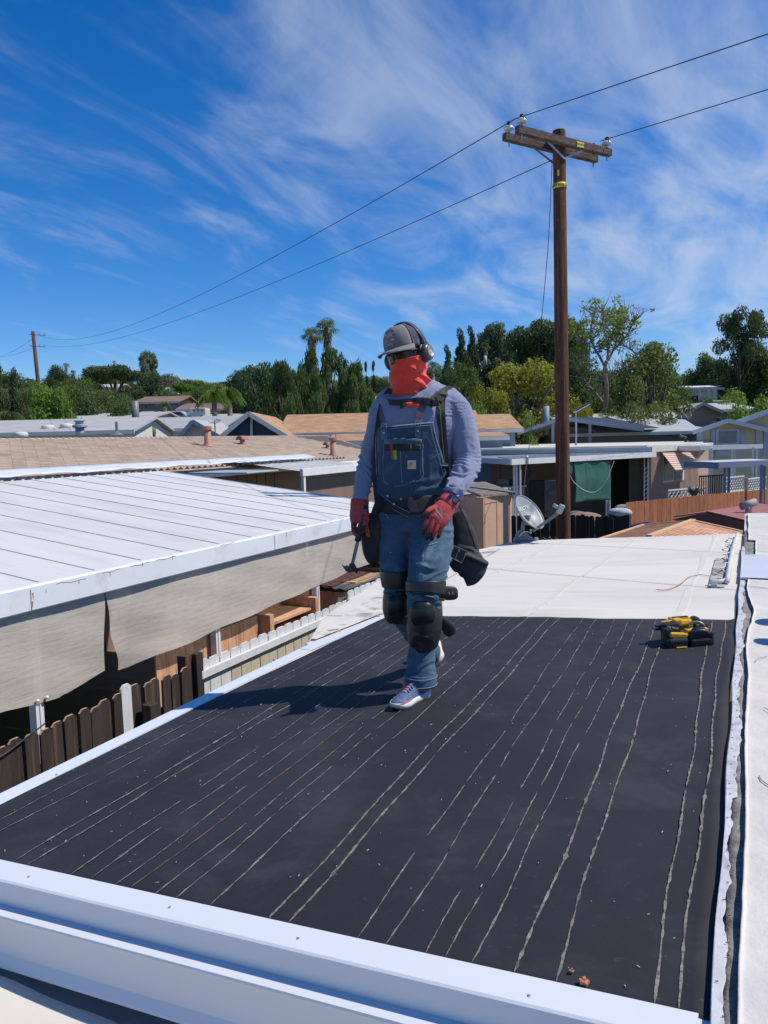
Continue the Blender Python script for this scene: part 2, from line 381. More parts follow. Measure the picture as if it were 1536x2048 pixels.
# metal edges: left drip edge and near drip edge
def roofrun(x): return roofz(x)
m = MB(); zt = .013
prof = [(-2.585, zt), (-2.665, zt+.001), (-2.672, zt-.004), (-2.672, -.075), (-2.684, -.082), (-2.684, -.088), (-2.664, -.088), (-2.664, .004), (-2.585, .004)]
ys = [1.45, 2.9, 2.902, 4.28]
V = []
for y in (1.452, 4.30):
    for x, dz in prof: V.append((x, y, roofz(-2.63)+dz))
n = len(prof); m.add(V, [(i, (i+1) % n, (i+1) % n+n, i+n) for i in range(n)]+[tuple(range(n-1, -1, -1)), tuple(range(n, 2*n))])
ed = m.build('drip_edge', MFL, pat)
m = MB(); V = []
for y in (4.22, 5.32):
    xo = 0 if y < 5 else .115
    for x, dz in prof: V.append((x+xo, y, roofz(-2.63)+dz+.003))
m.add(V, [(i, (i+1) % n, (i+1) % n+n, i+n) for i in range(n)]+[tuple(range(n-1, -1, -1)), tuple(range(n, 2*n))])
m.build('drip_edge', MFL, pat)
# near edge profile in (Y, dz): flange, upper face, lip, lower face, kick out
profn = [(1.60, .0125), (1.514, .0125), (1.508, .008), (1.506, -.064), (1.466, -.070), (1.464, -.0765), (1.474, -.080), (1.480, -.205), (1.466, -.232), (1.464, -.240), (1.508, -.240), (1.516, -.02), (1.60, .004)]
m = MB(); xs = [-2.678, -1.9, -1.2, -.6, -.1, .03]
V = []
for x in xs:
    for y, dz in profn: V.append((x, y-.012*(x+2.0)*0, roofz(x)+dz))
n = len(profn); F = []
for j in range(len(xs)-1): F += [(j*n+(i+1) % n, j*n+i, (j+1)*n+i, (j+1)*n+(i+1) % n) for i in range(n)]
F += [tuple(range(n)), tuple(range(len(xs)*n-1, (len(xs)-1)*n-1, -1))]
m.add(V, F); edn = m.build('drip_edge', MFL, pat)
MNAIL = pm('nail_head', (.30, .31, .33), rough=.5, metal=.6)
for px, py in [(57, 1754), (339, 1815), (596, 1877), (1058, 1992)]:
    p = onroof(px, py, .0125); m = MB().lathe([(.0042, 0), (.0042, .0012), (.002, .002), (.0005, .0022)], p, n=10); m.build('nail_head', MNAIL, edn)
for px, py in [(113, 1549), (146, 1540), (250, 1495)]:
    p = onroof(px, py, .013); m = MB().lathe([(.004, 0), (.004, .0012), (.002, .002), (.0005, .0022)], p, n=10); m.build('nail_head', MNAIL, ed)

# the lower pale roof at the bottom left corner
m = MB()
def lowr(u, v):
    x = -3.2+2.9*u; y = .35+1.085*v; e = .0
    if v > .9: e = .012*((v-.9)/.1)
    return (x, y+(.010*math.sin(x*6)+.005*math.sin(x*15))*v, 2.305+.02*(x+2)+e+.004*math.sin(x*7+y*3))
m.grid(lowr, 60, 30)
lr = m.build('lower_roof', pmroof('lower_roof_coating', (.66, .62, .53)), None, smooth=True, solid=.03)
tag(lr, 'pale coated roof with a curled edge below the near white metal edge', 'roof')
m = MB().bx((-3.2, 1.30, 0), (0, 1.60, 2.27)); m.build('wall_stub', MWD, lr)

# ---------------------------------------------------------------- the house roof to the right, one step higher
hr = thing('house_roof', 'white coated house roof with torn grey seam along the black felt', 'roof', (1.2, 5, 2.5))
m = MB()
def zr(x): return roofz(0)+.026+.02*(x-.03)
def strip_edge(y): return -.028+.013*math.sin(y*2.1)+.006*math.sin(y*5.3)
MSTRIP = pm('elastomeric_patch', (.54, .54, .555), var=.08, s=4, rough=.7, c2=(.36, .37, .40), s2=11, t2=(.46, .64), c3=(.30, .22, .15), s3=26, t3=(.67, .74), bump=.5, bs=22, bdist=.01)
MSCAR = pm('bare_grey_roofing', (.20, .19, .175), var=.35, s=16, rough=.95, c2=(.30, .28, .25), s2=7, t2=(.45, .6), c3=(.09, .085, .08), s3=22, t3=(.58, .68), bump=.7, bs=60, bdist=.01)
# body of the step
m.bx((-.035, 1.45, 1.2), (3.2, 12.2, zr(0)-.014)); m.build('roof_body', MWD, hr)
# grey scar strip under both
m = MB(); m.grid(lambda u, v: (-.03+.30*u, 1.45+8.6*v, zr(0)-.004+.003*math.sin(v*200+u*9)+.002*math.sin(u*40)), 14, 160); m.build('bare_strip', MSCAR, hr, smooth=True, solid=.01)
# left patch strip with torn right edge, folded over the step
def lobe(y, a, b, c): return a*(.5+.5*math.sin(y*b+c))
def strip_r(y):
    return -.016+.026*fbm(y*4.1, 1, 6, .62)+.010*abs(fbm(y*13, 2, 3))+(.02*math.sin(y*2.2) if y < 2.6 else 0)
m = MB()
def stripf(u, v):
    y = 1.45+7.1*v; xl = -.050+.004*math.sin(y*6)
    xr = strip_r(y)
    if u < .12: return (xl, y, zr(0)-.045+.05*u/.12)
    t = (u-.12)/.88; x = xl+(xr-xl)*t
    return (x, y, zr(0)+.006+.0012*math.sin(y*31+x*40)*t+.001*math.sin(y*17))
m.grid(stripf, 12, 420); st = m.build('white_patch_strip', MSTRIP, hr, smooth=True, solid=.004)
# white main membrane with a curling torn left edge
def main_l(y):
    b = .008+.014*fbm(y*1.3, 5, 6, .55)+.045*math.exp(-((y-5.4)/.5)**2)+.015*math.exp(-((y-4.0)/.3)**2)
    if 6.6 < y < 7.9: b = -.04
    if 7.9 < y < 9.0: b += .07
    return b
m = MB()
def mainf(u, v):
    y = 1.45+10.6*v; xl = main_l(y); x = xl+(3.2-xl)*u**2.2
    e = .010*math.exp(-u*60)*(1 if random.random() < 2 else 0)
    return (x, y, zr(0)+.008+.012*(x)+e+.004*math.sin(x*13+y*2)*math.sin(y*5.3)+.003*math.sin(y*23+x*11))
m.grid(mainf, 60, 520)
MMAIN = pm('coated_house_roof', (.60, .565, .515), var=.05, s=3, rough=.8, c2=(.52, .50, .47), s2=3.3, t2=(.52, .72), c3=(.36, .33, .29), s3=14, t3=(.70, .78), bump=.55, bs=18, bdist=.012)
mm = m.build('coated_membrane', MMAIN, hr, smooth=True, solid=.005)
# newly coated smooth bluish band
m = MB(); m.grid(lambda u, v: (-.045+3.2*u, 6.65+1.2*v, zr(0)+.017+.012*max(0, u*3.2-.05)), 6, 6); m.build('fresh_coating', pm('fresh_coating', (.56, .59, .66), var=.03, s=2, rough=.45), hr)
# cracks raised in the membrane
m = MB(); rr = random.Random(5)
for k in range(34):
    x = rr.uniform(.05, .55); y = rr.uniform(1.5, 4.6); a = rr.uniform(.9, 2.2); P = []
    for j in range(rr.randint(4, 9)):
        P.append((x, y, zr(0)+.012+.012*x+.003)); a += rr.uniform(-.5, .5); x += .035*math.cos(a); y += .035*math.sin(a)
    m.tube(P, .0018, 4)
m.build('cracks', pm('crack_line', (.30, .27, .23), rough=.9), hr)['kind'] = 'stuff'
m = MB()
for k in range(46):
    y = 1.5+k*.085+rr.uniform(-.02, .02); x = rr.uniform(-.042, -.022); z = zr(0)+.0095
    m.beam((x-.003, y, z), (x+.003, y+rr.uniform(-.003, .003), z), .0016, .002)
m.build('staple_marks', pm('staple', (.10, .09, .09), rough=.6), hr)['kind'] = 'stuff'
# flashing standing against the step and conduit lying on the membrane
cd = thing('conduit_pipe', 'white painted conduit pipe lying along the step of the white roof', 'pipe', (-.12, 8, 2.69))
P = [onroof(1400, 1177, .03), onroof(1443, 1170, .03)]
pA = np.array([-.14, 6.55, roofz(-.14)+.03]); pB = np.array([-.10, 9.6, roofz(-.10)+.035])
m = MB().tube([tuple(pA), (-.135, 7.6, roofz(-.13)+.032), (-.125, 8.6, roofz(-.12)+.034), tuple(pB)], .021, 12); m.build('pipe', MWD, cd, smooth=True)
m = MB().tube([(-.13, 6.62, roofz(-.13)+.03), (-.19, 6.55, roofz(-.2)+.03), (-.27, 6.54, roofz(-.3)+.028)], .019, 12); m.build('elbow', MWD, cd, smooth=True)
m = MB(); m.grid(lambda u, v: (-.27+.13*u*(.9+.1*math.sin(v*20)), 6.42+1.5*v, roofz(-.2)+.012), 4, 12); m.build('sealant_patch', pm('sealant_patch', (.40, .38, .33), var=.2, s=9, rough=.9, c2=(.16, .14, .12), s2=5, t2=(.5, .6)), cd)
c = MB(); rr = random.Random(8); P = []
for j in range(26):
    t = j/25; P.append((-.16-.03*math.sin(t*21)-.02*math.sin(t*50), 7.0+2.4*t, roofz(-.18)+.03+.02*abs(math.sin(t*30))))
o = c.tube(P, .006, 6).build('loose_cable', MWD, None, smooth=True); tag(o, 'kinked grey cable running beside the white conduit pipe', 'cable')
P = [onroof(*q, .012) for q in [(1313, 1179), (1330, 1180), (1352, 1173), (1365, 1165), (1378, 1154), (1400, 1149), (1420, 1152), (1440, 1157), (1452, 1155)]]
from mathutils import geometry
def smoothpath(P, k=6):
    P = [Vector([float(c) for c in p]) for p in P]; O = []
    for i in range(len(P)-1):
        a = P[max(i-1, 0)]; b = P[i]; c = P[i+1]; d = P[min(i+2, len(P)-1)]
        for j in range(k):
            t = j/k; O.append(.5*((2*b)+(c-a)*t+(2*a-5*b+4*c-d)*t*t+(3*b-a-3*c+d)*t**3))
    O.append(P[-1]); return O
for a, b, c in ((0, 5, 'red'), (5, 9, 'white')):
    pass
wr = thing('loose_wire', 'thin loose wire with a red end curling on the white roof', 'wire', onroof(1380, 1160))
MB().tube(smoothpath(P[:6]), .0032, 6).build('red_end', pm('red_wire', (.45, .10, .08), rough=.5), wr, smooth=True)
MB().tube(smoothpath(P[5:]), .0036, 6).build('white_end', MWD, wr, smooth=True)
p = onroof(1428, 1176, .0); o = MB().bx(p+np.array([-.022, -.01, 0]), p+np.array([.022, .01, .055])).build('outlet_tag', MWD, None, bevel=.003); tag(o, 'small white plastic clip standing on the roof by the pipe end', 'clip')
for px, py, s in [(1168, 1966, .010), (1143, 1943, .005)]:
    p = onroof(px, py, .014); m = MB()
    for k in range(5):
        a = k*1.26+.4; m.box((p[0]+s*.7*math.cos(a), p[1]+s*.7*math.sin(a), p[2]+s*.3+.002*(k % 2)), (s*.9, s*.7, s*.6), Matrix.Rotation(a+.5, 3, 'Z'))
    o = m.build('dry_leaf', pm('orange_brown', (.42, .17, .08), var=.4, s=90, rough=.8)); tag(o, 'larger orange brown dried flower lying on the black felt' if s > .007 else 'smaller orange brown dried petal lying on the black felt', 'dried flower')

# roof vents standing on the house roof just past the right edge of the photograph (their shadows reach into it)
for i, (x, y, h, lab) in enumerate([(.36, 5.25, .34, 'farther of two short round roof vents beyond the right edge'), (.36, 4.75, .36, 'nearer of two short round roof vents beyond the right edge')]):
    v = thing('roof_vent', lab, 'vent', (x, y, zr(0)+.01)); MB().lathe([(.045, 0), (.045, h-.05)], (x, y, zr(0)), n=14).build('pipe', MSTEEL, v, smooth=True); MB().lathe([(.05, h-.06), (.085, h-.04), (.085, h), (.01, h+.02)], (x, y, zr(0)), n=16).build('cap', MSTEEL, v)
o = MB().bx((.30, 3.55, zr(0)), (.66, 3.80, zr(0)+.26)).build('tool_box', MSTEEL, None, bevel=.01); tag(o, 'grey metal box standing on the house roof beyond the right edge', 'box')

# ================================================================ ground and hills
def terr(x, y):
    d = x*FW[0]+y*FW[1]; s = x*RW[0]+y*RW[1]
    r = max(0.0, d-58)
    h = 13.0*(1-math.exp(-r/75.0)) if r > 0 else 0
    h += (1.6*math.sin(s*.021+1.3)+1.1*math.sin(s*.05+d*.02))*min(1, r/60)
    if d > 260: h += -6*min(1, (d-260)/200)
    return h
MGRD = pm('dry_earth', (.20, .17, .12), var=.3, s=.3, rough=1, c2=(.09, .11, .04), s2=.12, t2=(.45, .6), bump=.3, bs=4)
ds = [-30, -10, 10, 30, 50, 58, 64, 70, 78, 88, 100, 115, 130, 150, 170, 200, 230, 260, 300, 380, 500, 900, 2200]
m = MB(); S = np.linspace(-1, 1, 61)
V = []
for d in ds:
    wdt = 60+d*1.3 if d > 0 else 60
    for s in S:
        p = FW*d+RW*(s*wdt); V.append((p[0], p[1], terr(p[0], p[1])))
n = len(S); m.add(V, [(j*n+i, j*n+i+1, (j+1)*n+i+1, (j+1)*n+i) for j in range(len(ds)-1) for i in range(n-1)])
g = m.build('ground', MGRD, None, smooth=True); tag(g, kind='structure')

# ================================================================ fence beside the roof
def wood(name, c, c2, c3=None, t2=(.45, .62), t3=(.6, .7), isl=0, **k):
    return pm(name, c, var=.25, s=14, rough=.85, c2=c2, s2=5, t2=t2, c3=c3, s3=12, t3=t3, orand=.22, stretch=(3, 3, .25), bump=.35, bs=40, bdist=.004, **k)
MFD = wood('weathered_dark_wood', (.040, .028, .022), (.13, .068, .035), (.34, .24, .14), t2=(.52, .66), t3=(.70, .78))
MFW = pm('whitewashed_wood', (.60, .61, .60), var=.06, s=9, rough=.8, c2=(.45, .40, .33), s2=9, t2=(.62, .8), orand=.06, stretch=(2, 2, .4), bump=.3, bs=40)
MFY = pm('cream_painted_wood', (.50, .45, .33), var=.08, s=9, rough=.8, c2=(.38, .34, .26), s2=8, t2=(.60, .8), orand=.06, stretch=(2, 2, .4), bump=.3, bs=40)
MFC = pm('fresh_cut_edge', (.42, .26, .17), var=.2, s=20, rough=.9)
def picket_mesh(w, h, t=.018, ear=.028, mat=MFD, name='picket'):
    m = MB(); P = [(-w/2, 0), (w/2, 0), (w/2, h-ear), (w/2-ear, h), (-w/2+ear, h), (-w/2, h-ear)]
    m.prism([(0, x, z) for x, z in P], (t, 0, 0)); me = m.mesh(name); me.materials.append(mat)
    if mat is MFD:
        me.materials.append(MFC)
        for p in me.polygons:
            if p.normal.z > .5: p.material_index = 1
    return me
FX = -4.80
fd = thing('dark_fence', 'dark weathered dog ear picket fence below the torn shade cloth', 'fence', (FX, 4.5, 0))
pk = [picket_mesh(w, 1.8, .02) for w in (.112, .120, .106)]
ytops = []
y = 2.55; i = 0
while y < 5.72:
    me = pk[i % 3]; w = (.112, .120, .106)[i % 3]
    dz = jig(.018)+.01*math.sin(y*3); o = put('picket', me, fd, (FX+jig(.006), y+w/2, dz), (jig(.010), jig(.012), jig(.02)))
    if abs(y-4.78) < .08:
        o.data = o.data.copy(); o.data.materials[0] = MFW; o.data.materials[1] = MFW; o.location.z += .05; o['label'] = 'bare pale grey picket among the dark ones'
    y += w+random.uniform(.006, .012); i += 1
YW0 = y+.02
m = MB().box((FX+.10, 4.98, .84), (.10, .10, 1.62)); m.build('post', MFD, fd, bevel=.004)
m = MB().box((FX-.04, 5.62, .95), (.10, .10, 1.9)); m.build('post', MFD, fd, bevel=.004)
m = MB().box((FX-.035, 4.1, 1.45), (.04, 3.2, .09)); m.build('rail', MFD, fd)
m = MB(); m.tube([(FX+.03, 2.6, 1.60), (FX+.035, 3.2, 1.70), (FX+.03, 3.6, 1.73), (FX+.03, 3.95, 1.83)], .006, 6)
o = m.build('black_cable', MWIRE, None, smooth=True); tag(o, 'thin black cable sagging along the top of the dark fence', 'cable')
fw = thing('white_fence', 'whitewashed picket fence with cream lower boards beside the roof edge', 'fence', (FX, 8, 0))
RZ0 = float(atX(397, 1346, FX+.06)[2]); RZ1 = float(atX(396, 1363, FX+.06)[2]); ZBR = (RZ0+RZ1)/2
pw = picket_mesh(.160, 1.80-ZBR+.06, .02, .03, MFW); pwh = picket_mesh(.160, 1.8, .02, .03, MFW)
lowm = MB().bx((0, -.08, 0), (.02, .08, ZBR)).mesh('lower_board'); lowm.materials.append(MFY)
lowp = MB().bx((0, -.08, 0), (.02, .08, ZBR)).mesh('lower_board'); lowp.materials.append(MFW)
y = YW0; i = 0
while y < 15.5:
    stp = .0 if y < 8.75 else .10
    z0 = ZBR-.02+stp
    put('picket', pw, fw, (FX+jig(.004), y+.08, z0+jig(.010)-.04), (0, jig(.008), jig(.015)))
    put('lower_board', lowp if (i < 3 or y > 8.75) else lowm, fw, (FX+.002+jig(.003), y+.08, stp-.015))
    y += .172; i += 1
for (a, b, dz) in [(YW0, 8.72, 0), (8.78, 15.5, .10)]:
    m = MB().bx((FX+.024, a, RZ1+dz), (FX+.064, b, RZ0+dz)); m.build('rail', MFW, fw, bevel=.004)
m = MB().box((FX+.05, 8.75, .78), (.09, .09, 1.56)); m.build('post', MFW, fw, bevel=.004)
m = MB().box((FX+.03, YW0-.02, .95), (.06, .10, 1.9)); m.build('post', MFD, fw, bevel=.004)

# narrow concrete strip between fence and roof is part of the ground; small climbing plant by the fence
# ================================================================ the neighbour's carport with ribbed pan roof
XC, ZC = -5.2, 2.80
SL = .12
XU = -10.62
def cz(x): return ZC+(XC-x)*SL
CY0, CY1 = 1.2, 11.45
cp = thing('neighbour_carport', 'long white ribbed metal carport roof with rust spotted fascia', 'carport', (-8, 6, 0))
MPAN = pm('white_pan_metal', (.60, .59, .575), var=.03, s=1.5, rough=.7, c2=(.52, .51, .48), s2=1.2, t2=(.45, .7), stretch=(.35, 1.6, 1), orand=.03)
PW = .595
def pan_mesh():
    m = MB(); L = XC-XU
    # profile across (y, dz): flat with shallow corrugation and a raised standing rib
    prof = [(0, 0), (.030, 0), (.038, .002), (.16, .002), (.168, 0), (.29, 0), (.298, .002), (.42, .002), (.428, 0), (.561, 0), (.563, .009), (.575, .010), (.579, -.003), (PW-.003, -.003)]
    V = []
    for x in (0, -L*1.0): V += [(x, y, dz-SL*x) for y, dz in prof]
    V += [(x, y, z-.004) for x, y, z in V]
    n = len(prof); F = []
    F += [(i+1, i, i+n, i+1+n) for i in range(n-1)]; F += [(i+2*n, i+1+2*n, i+1+3*n, i+3*n) for i in range(n-1)]
    F += [(i, i+1, i+1+2*n, i+2*n) for i in range(n-1)]+[(i+1+n, i+n, i+3*n, i+1+3*n) for i in range(n-1)]
    return m.add(V, F).mesh('roof_pan')
pme = pan_mesh(); pme.materials.append(MPAN)
k0 = 4.37-.575
ny0 = math.floor((CY0-k0)/PW); y = k0+ny0*PW
while y < CY1-.2:
    put('roof_pan', pme, cp, (XC, y, ZC+jig(.002))); y += PW
YE1 = y
MFAS = pm('rusty_white_fascia', (.70, .72, .74), var=.03, s=2, rough=.5, c2=(.60, .60, .58), s2=3, t2=(.5, .7), c3=(.50, .26, .10), s3=2.6, t3=(.755, .80))
m = MB(); prof = [(0.0, .055), (.0, .015), (.10, .010), (.105, .03), (.13, .03), (.135, -.02), (.135, -.165), (.12, -.175), (.0, -.175), (.0, -.17), (.11, -.165), (.125, -.02)]
V = []
for yy in (CY0, YE1): V += [(XC+x, yy, ZC+z) for x, z in [(-.02, .012), (.06, .004), (.075, .030), (.120, .030), (.135, .015), (.135, -.165), (.120, -.18), (.02, -.18), (.02, -.16), (-.02, -.16)]]
n = 10; m.add(V, [((i+1) % n, i, i+n, (i+1) % n+n) for i in range(n)]+[tuple(range(n)), tuple(range(2*n-1, n-1, -1))])
fas = m.build('fascia', MFAS, cp)
# joint plates, dents and rust streaks on the fascia
for (px, py) in [(62, 1195), (549, 1070)]:
    p = atX(px, py, XC+.137); MB().bx((p[0], p[1]-.003, ZC-.165), (p[0]+.003, p[1]+.003, ZC+.0)).build('fascia_joint', MDIRT, fas)
rr = random.Random(2)
for (px, py) in [(66, 1187), (92, 1179), (65, 1204), (158, 1161), (220, 1145), (345, 1113), (285, 1126), (573, 1066), (660, 1041), (612, 1052)]:
    p = atX(px, py, XC+.137); s = rr.uniform(.004, .008)
    m = MB(); m.lathe([(s, 0), (s*.6, .003), (.001, .004)], p, (1, 0, 0), 7); m.beam(p+np.array([.001, 0, -.01]), p+np.array([.001, .0, -.02-rr.random()*.02]), s*.5, .002, (1, 0, 0)); m.build('rust_spot', MRUST, fas)
MCRE = pm('crease', (.30, .28, .27), rough=.8)
for (a, b) in [((113, 1168), (172, 1158)), ((205, 1147), (240, 1138)), ((262, 1134), (300, 1124)), ((310, 1122), (352, 1112)), ((440, 1092), (470, 1084))]:
    pa = atX(*a, XC+.1365); pb = atX(*b, XC+.1365); P = [pa+(pb-pa)*t+np.array([0, 0, .006*math.sin(t*9)]) for t in np.linspace(0, 1, 7)]; MB().tube(P, .0022, 4).build('dent_crease', MCRE, fas)
# upper flashing where the pans meet the house
MFLD = pm('flashing_white', (.62, .64, .66), var=.06, s=2, rough=.5, c2=(.48, .47, .44), s2=4, t2=(.5, .7))
m = MB(); N = 70
def flash(u, v):
    y = CY0+(17.5-CY0)*u; return (XU+.32-.38*v+.02*math.sin(y*2.1)*(1-v), y, cz(XU)+.035+.10*v+.012*math.sin(y*3.7)*(1-v)+.008*math.sin(y*9)*(1-v))
m.grid(flash, N, 4); m.build('top_flashing', MFLD, cp, solid=.004, smooth=True)
# pan ends seen under the flashing (dark open corrugation)
m = MB(); y = CY0
while y < CY1+7.5:
    m.prism([(XU+.36, y, cz(XU+.36)+.006), (XU+.36, y+.14, cz(XU+.36)+.006), (XU+.36, y+.07, cz(XU+.36)+.052)], (-.02, 0, 0)); y += .19
m.build('closure_strip', MDARK, cp)['kind'] = 'stuff'
# posts
for (yp, zt) in ((1.9, 0), (4.22, 0), (6.54, 0), (8.68, 0), (10.9, 0)):
    m = MB(); m.bx((XC-.03, yp-.04, 0), (XC+.05, yp+.04, ZC-.16)); p = m.build('post', MW, cp, bevel=.004)
    m = MB(); m.bx((XC+.0501, yp-.005, 0), (XC+.058, yp+.005, ZC-.2)); m.build('post_seam', MW, p)
for dy in (-.045, .045):
    MB().lathe([(.014, 0), (.014, .012), (.008, .018), (.001, .02)], (XC+.08, 4.22+dy, 1.885), (1, 0, 0), 10).build('washer', MW, cp)
# frame beam under the roof
MB().bx((XC-.14, CY0, ZC-.22), (XC-.06, YE1, ZC-.02)).build('beam', MW, cp)
# ---------------------------------------------------------------- shade cloth
def clothmat():
    m = bpy.data.materials.new('beige_shade_cloth'); m.use_nodes = True; nt = m.node_tree; nt.nodes.clear()
    out = nd(nt, 'ShaderNodeOutputMaterial'); g = nd(nt, 'ShaderNodeNewGeometry')
    mp = nd(nt, 'ShaderNodeMapping'); mp.inputs['Scale'].default_value = (1, 1, 2.5); nt.links.new(g.outputs['Position'], mp.inputs[0])
    n1 = nd(nt, 'ShaderNodeTexNoise', i_Scale=11., i_Detail=8, i_Roughness=.75); nt.links.new(mp.outputs[0], n1.inputs['Vector'])
    col = mixc(nt, mapr(nt, n1.outputs[0], .3, .7), (.64, .565, .475), (.72, .645, .55))
    b = nd(nt, 'ShaderNodeBsdfPrincipled', i_Roughness=.9); b.inputs['Specular IOR Level'].default_value = .1; nt.links.new(col, b.inputs['Base Color'])
    mp2 = nd(nt, 'ShaderNodeMapping'); mp2.inputs['Scale'].default_value = (1, 30, 320); nt.links.new(g.outputs['Position'], mp2.inputs[0])
    n2 = nd(nt, 'ShaderNodeTexNoise', i_Scale=1., i_Detail=3); nt.links.new(mp2.outputs[0], n2.inputs['Vector'])
    mp3 = nd(nt, 'ShaderNodeMapping'); mp3.inputs['Scale'].default_value = (1, 1.1, 9); mp3.inputs['Rotation'].default_value = (R_(-14), 0, 0); nt.links.new(g.outputs['Position'], mp3.inputs[0])
    n3 = nd(nt, 'ShaderNodeTexNoise', i_Scale=3.4, i_Detail=4); nt.links.new(mp3.outputs[0], n3.inputs['Vector'])
    h = mth(nt, 'ADD', mth(nt, 'MULTIPLY', n2.outputs[0], .08), n3.outputs[0])
    bp = nd(nt, 'ShaderNodeBump', i_Strength=.4, i_Distance=.012); nt.links.new(h, bp.inputs['Height']); nt.links.new(bp.outputs[0], b.inputs['Normal'])
    ts = nd(nt, 'ShaderNodeBsdfTranslucent'); nt.links.new(col, ts.inputs[0]); mx = nd(nt, 'ShaderNodeMixShader', n0=.18)
    nt.links.new(b.outputs[0], mx.inputs[1]); nt.links.new(ts.outputs[0], mx.inputs[2])
    tr = nd(nt, 'ShaderNodeBsdfTransparent'); mx2 = nd(nt, 'ShaderNodeMixShader', n0=.16)
    nt.links.new(mx.outputs[0], mx2.inputs[1]); nt.links.new(tr.outputs[0], mx2.inputs[2]); nt.links.new(mx2.outputs[0], out.inputs[0]); return m
MCL = clothmat()
XS = XC+.075
ztop = ZC-.165
bl = [(0.9, 1.80), (3.2, 1.88), (3.9, 1.89), (4.47, 1.85), (4.943, 1.90)]
def scr1(u, v):
    y = 1.2+(4.94-1.2)*u; y += .012*math.sin(v*7)*(u > .97); zb = float(np.interp(y, [p[0] for p in bl], [p[1] for p in bl]))+.02*math.sin(y*4)*(1 if y < 4.4 else .3)
    z = ztop+(zb-ztop)*v; return (XS+.025*v*math.sin(y*1.9+1)+.008*math.sin(y*5.3+v*3)*v+.003*math.sin(z*14+y*7)-.02*v, y, z)
b2 = [(5.11, 1.86), (5.25, 1.85), (5.6, 1.88), (6.1, 1.90), (6.51, 1.92), (7.5, 1.955), (8.55, 1.985), (10, 2.05), (11.5, 2.1)]
def scr2(u, v):
    yl = 4.955+.26*v**1.3; yl = 4.955+(5.11-4.955)*v+.03*math.sin(v*9)*v; y = yl+(11.4-yl)*u; zb = float(np.interp(y, [p[0] for p in b2], [p[1] for p in b2]))+.008*math.sin(y*6)
    z = ztop+(zb-ztop)*v; e = math.exp(-((y-5.15)/.35)**2)
    return (XS+(-.06*v*e)+.02*v*math.sin(y*1.2)+.006*math.sin(y*4.7+v*5)*v+.003*math.sin(z*16+y*5), y, z)
m = MB(); m.grid(scr1, 90, 24); s1 = m.build('shade_cloth', MCL, None, smooth=True); tag(s1, 'left beige shade cloth panel hanging from the carport fascia, ending at the gap', 'shade cloth')
m = MB(); m.grid(scr2, 150, 24); s2 = m.build('shade_cloth', MCL, None, smooth=True); tag(s2, 'long beige shade cloth panel right of the gap with one drooping corner', 'shade cloth')
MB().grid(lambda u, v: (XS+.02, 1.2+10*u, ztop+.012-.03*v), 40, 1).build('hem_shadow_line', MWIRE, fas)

# ---------------------------------------------------------------- second carport further along (lower white roof behind)
c2 = thing('far_carport', 'short white ribbed carport roof at the far end of the long one', 'carport', (-9, 15, 0))
m2 = MB()
q0 = atZ(595, 968, 2.93); q1 = atZ(725, 957, 2.93)
pz = MB(); L2 = 2.2
prof = [(0, 0), (.17, 0), (.175, .012), (.24, .012), (.245, 0), (.262, 0)]
V = [(x, y, dz-SL*x) for x in (0, -L2) for y, dz in prof]+[(x, y, dz-.004-SL*x) for x in (0, -L2) for y, dz in prof]
n = 6; pz.add(V, [(i+1, i, i+n, i+1+n) for i in range(n-1)]+[(i+2*n, i+1+2*n, i+1+3*n, i+3*n) for i in range(n-1)])
pm2 = pz.mesh('roof_pan'); pm2.materials.append(MPAN)
XC2 = float(atZ(602, 966, 2.98)[0])
Y2A = float(atZ(602, 966, 2.98)[1]); Y2B = float(atX(722, 957, XC2)[1])
y = Y2A
while y < Y2B: put('roof_pan', pm2, c2, (XC2, y, cz(XC2)-.02)); y += .262
MB().bx((XC2-.02, Y2A, cz(XC2)-.14), (XC2+.06, Y2B+.26, cz(XC2)+.03)).build('fascia', MW, c2, bevel=.006)
for yp in (Y2A+.1, Y2B): MB().bx((XC2-.03, yp-.04, 0), (XC2+.04, yp+.04, cz(XC2)-.14)).build('post', MW, c2)
MSKY = pm('fogged_panel', (.40, .44, .45), var=.1, s=3, rough=.35)
m = MB(); m.bx((-10.0, 12.0, cz(-9.3)+.03), (-8.6, 13.1, cz(-9.3)+.06)); o = m.build('skylight_panel', MSKY, c2, bevel=.01)
# terracotta clutter beyond
MPINK = pm('salmon_stucco', (.50, .30, .21), var=.1, s=2, rough=.9, bump=.2, bs=40)
tp = atZ(640, 983, 2.2)
o = MB().bx((tp[0], tp[1], 0), (tp[0]+1.3, tp[1]+2.6, 2.2)).build('salmon_shed', MPINK, None, bevel=.01); tag(o, 'low salmon shed topped with loose tiles between the two white carport roofs', 'shed')
ttm = MB().add([(-.1, 0, 0), (.1, 0, 0), (.1, .34, .03), (-.1, .34, .03), (0, 0, .05), (0, .34, .08)], [(0, 4, 5, 3), (4, 1, 2, 5), (0, 1, 4)]).mesh('roof_tile'); ttm.materials.append(pm('terracotta_tile', (.42, .20, .13), var=.2, s=8, rough=.9, orand=.25))
for i in range(6):
    for j in range(7): put('roof_tile', ttm, o, (tp[0]+.12+i*.2, tp[1]+.05+j*.34, 2.202+j*.02), (jig(.05), 0, jig(.06)))

# ================================================================ tan shingle house
hs_ = thing('shingled_house', 'long tan house with pinkish shingle roof and terracotta coloured vent pipes', 'house', (-12, 9, 0))
ZEV = float(atX(0, 974, XU-.1)[2]); PIT = .19
d0 = ray(0, 878); k = None
XE = XU-.08
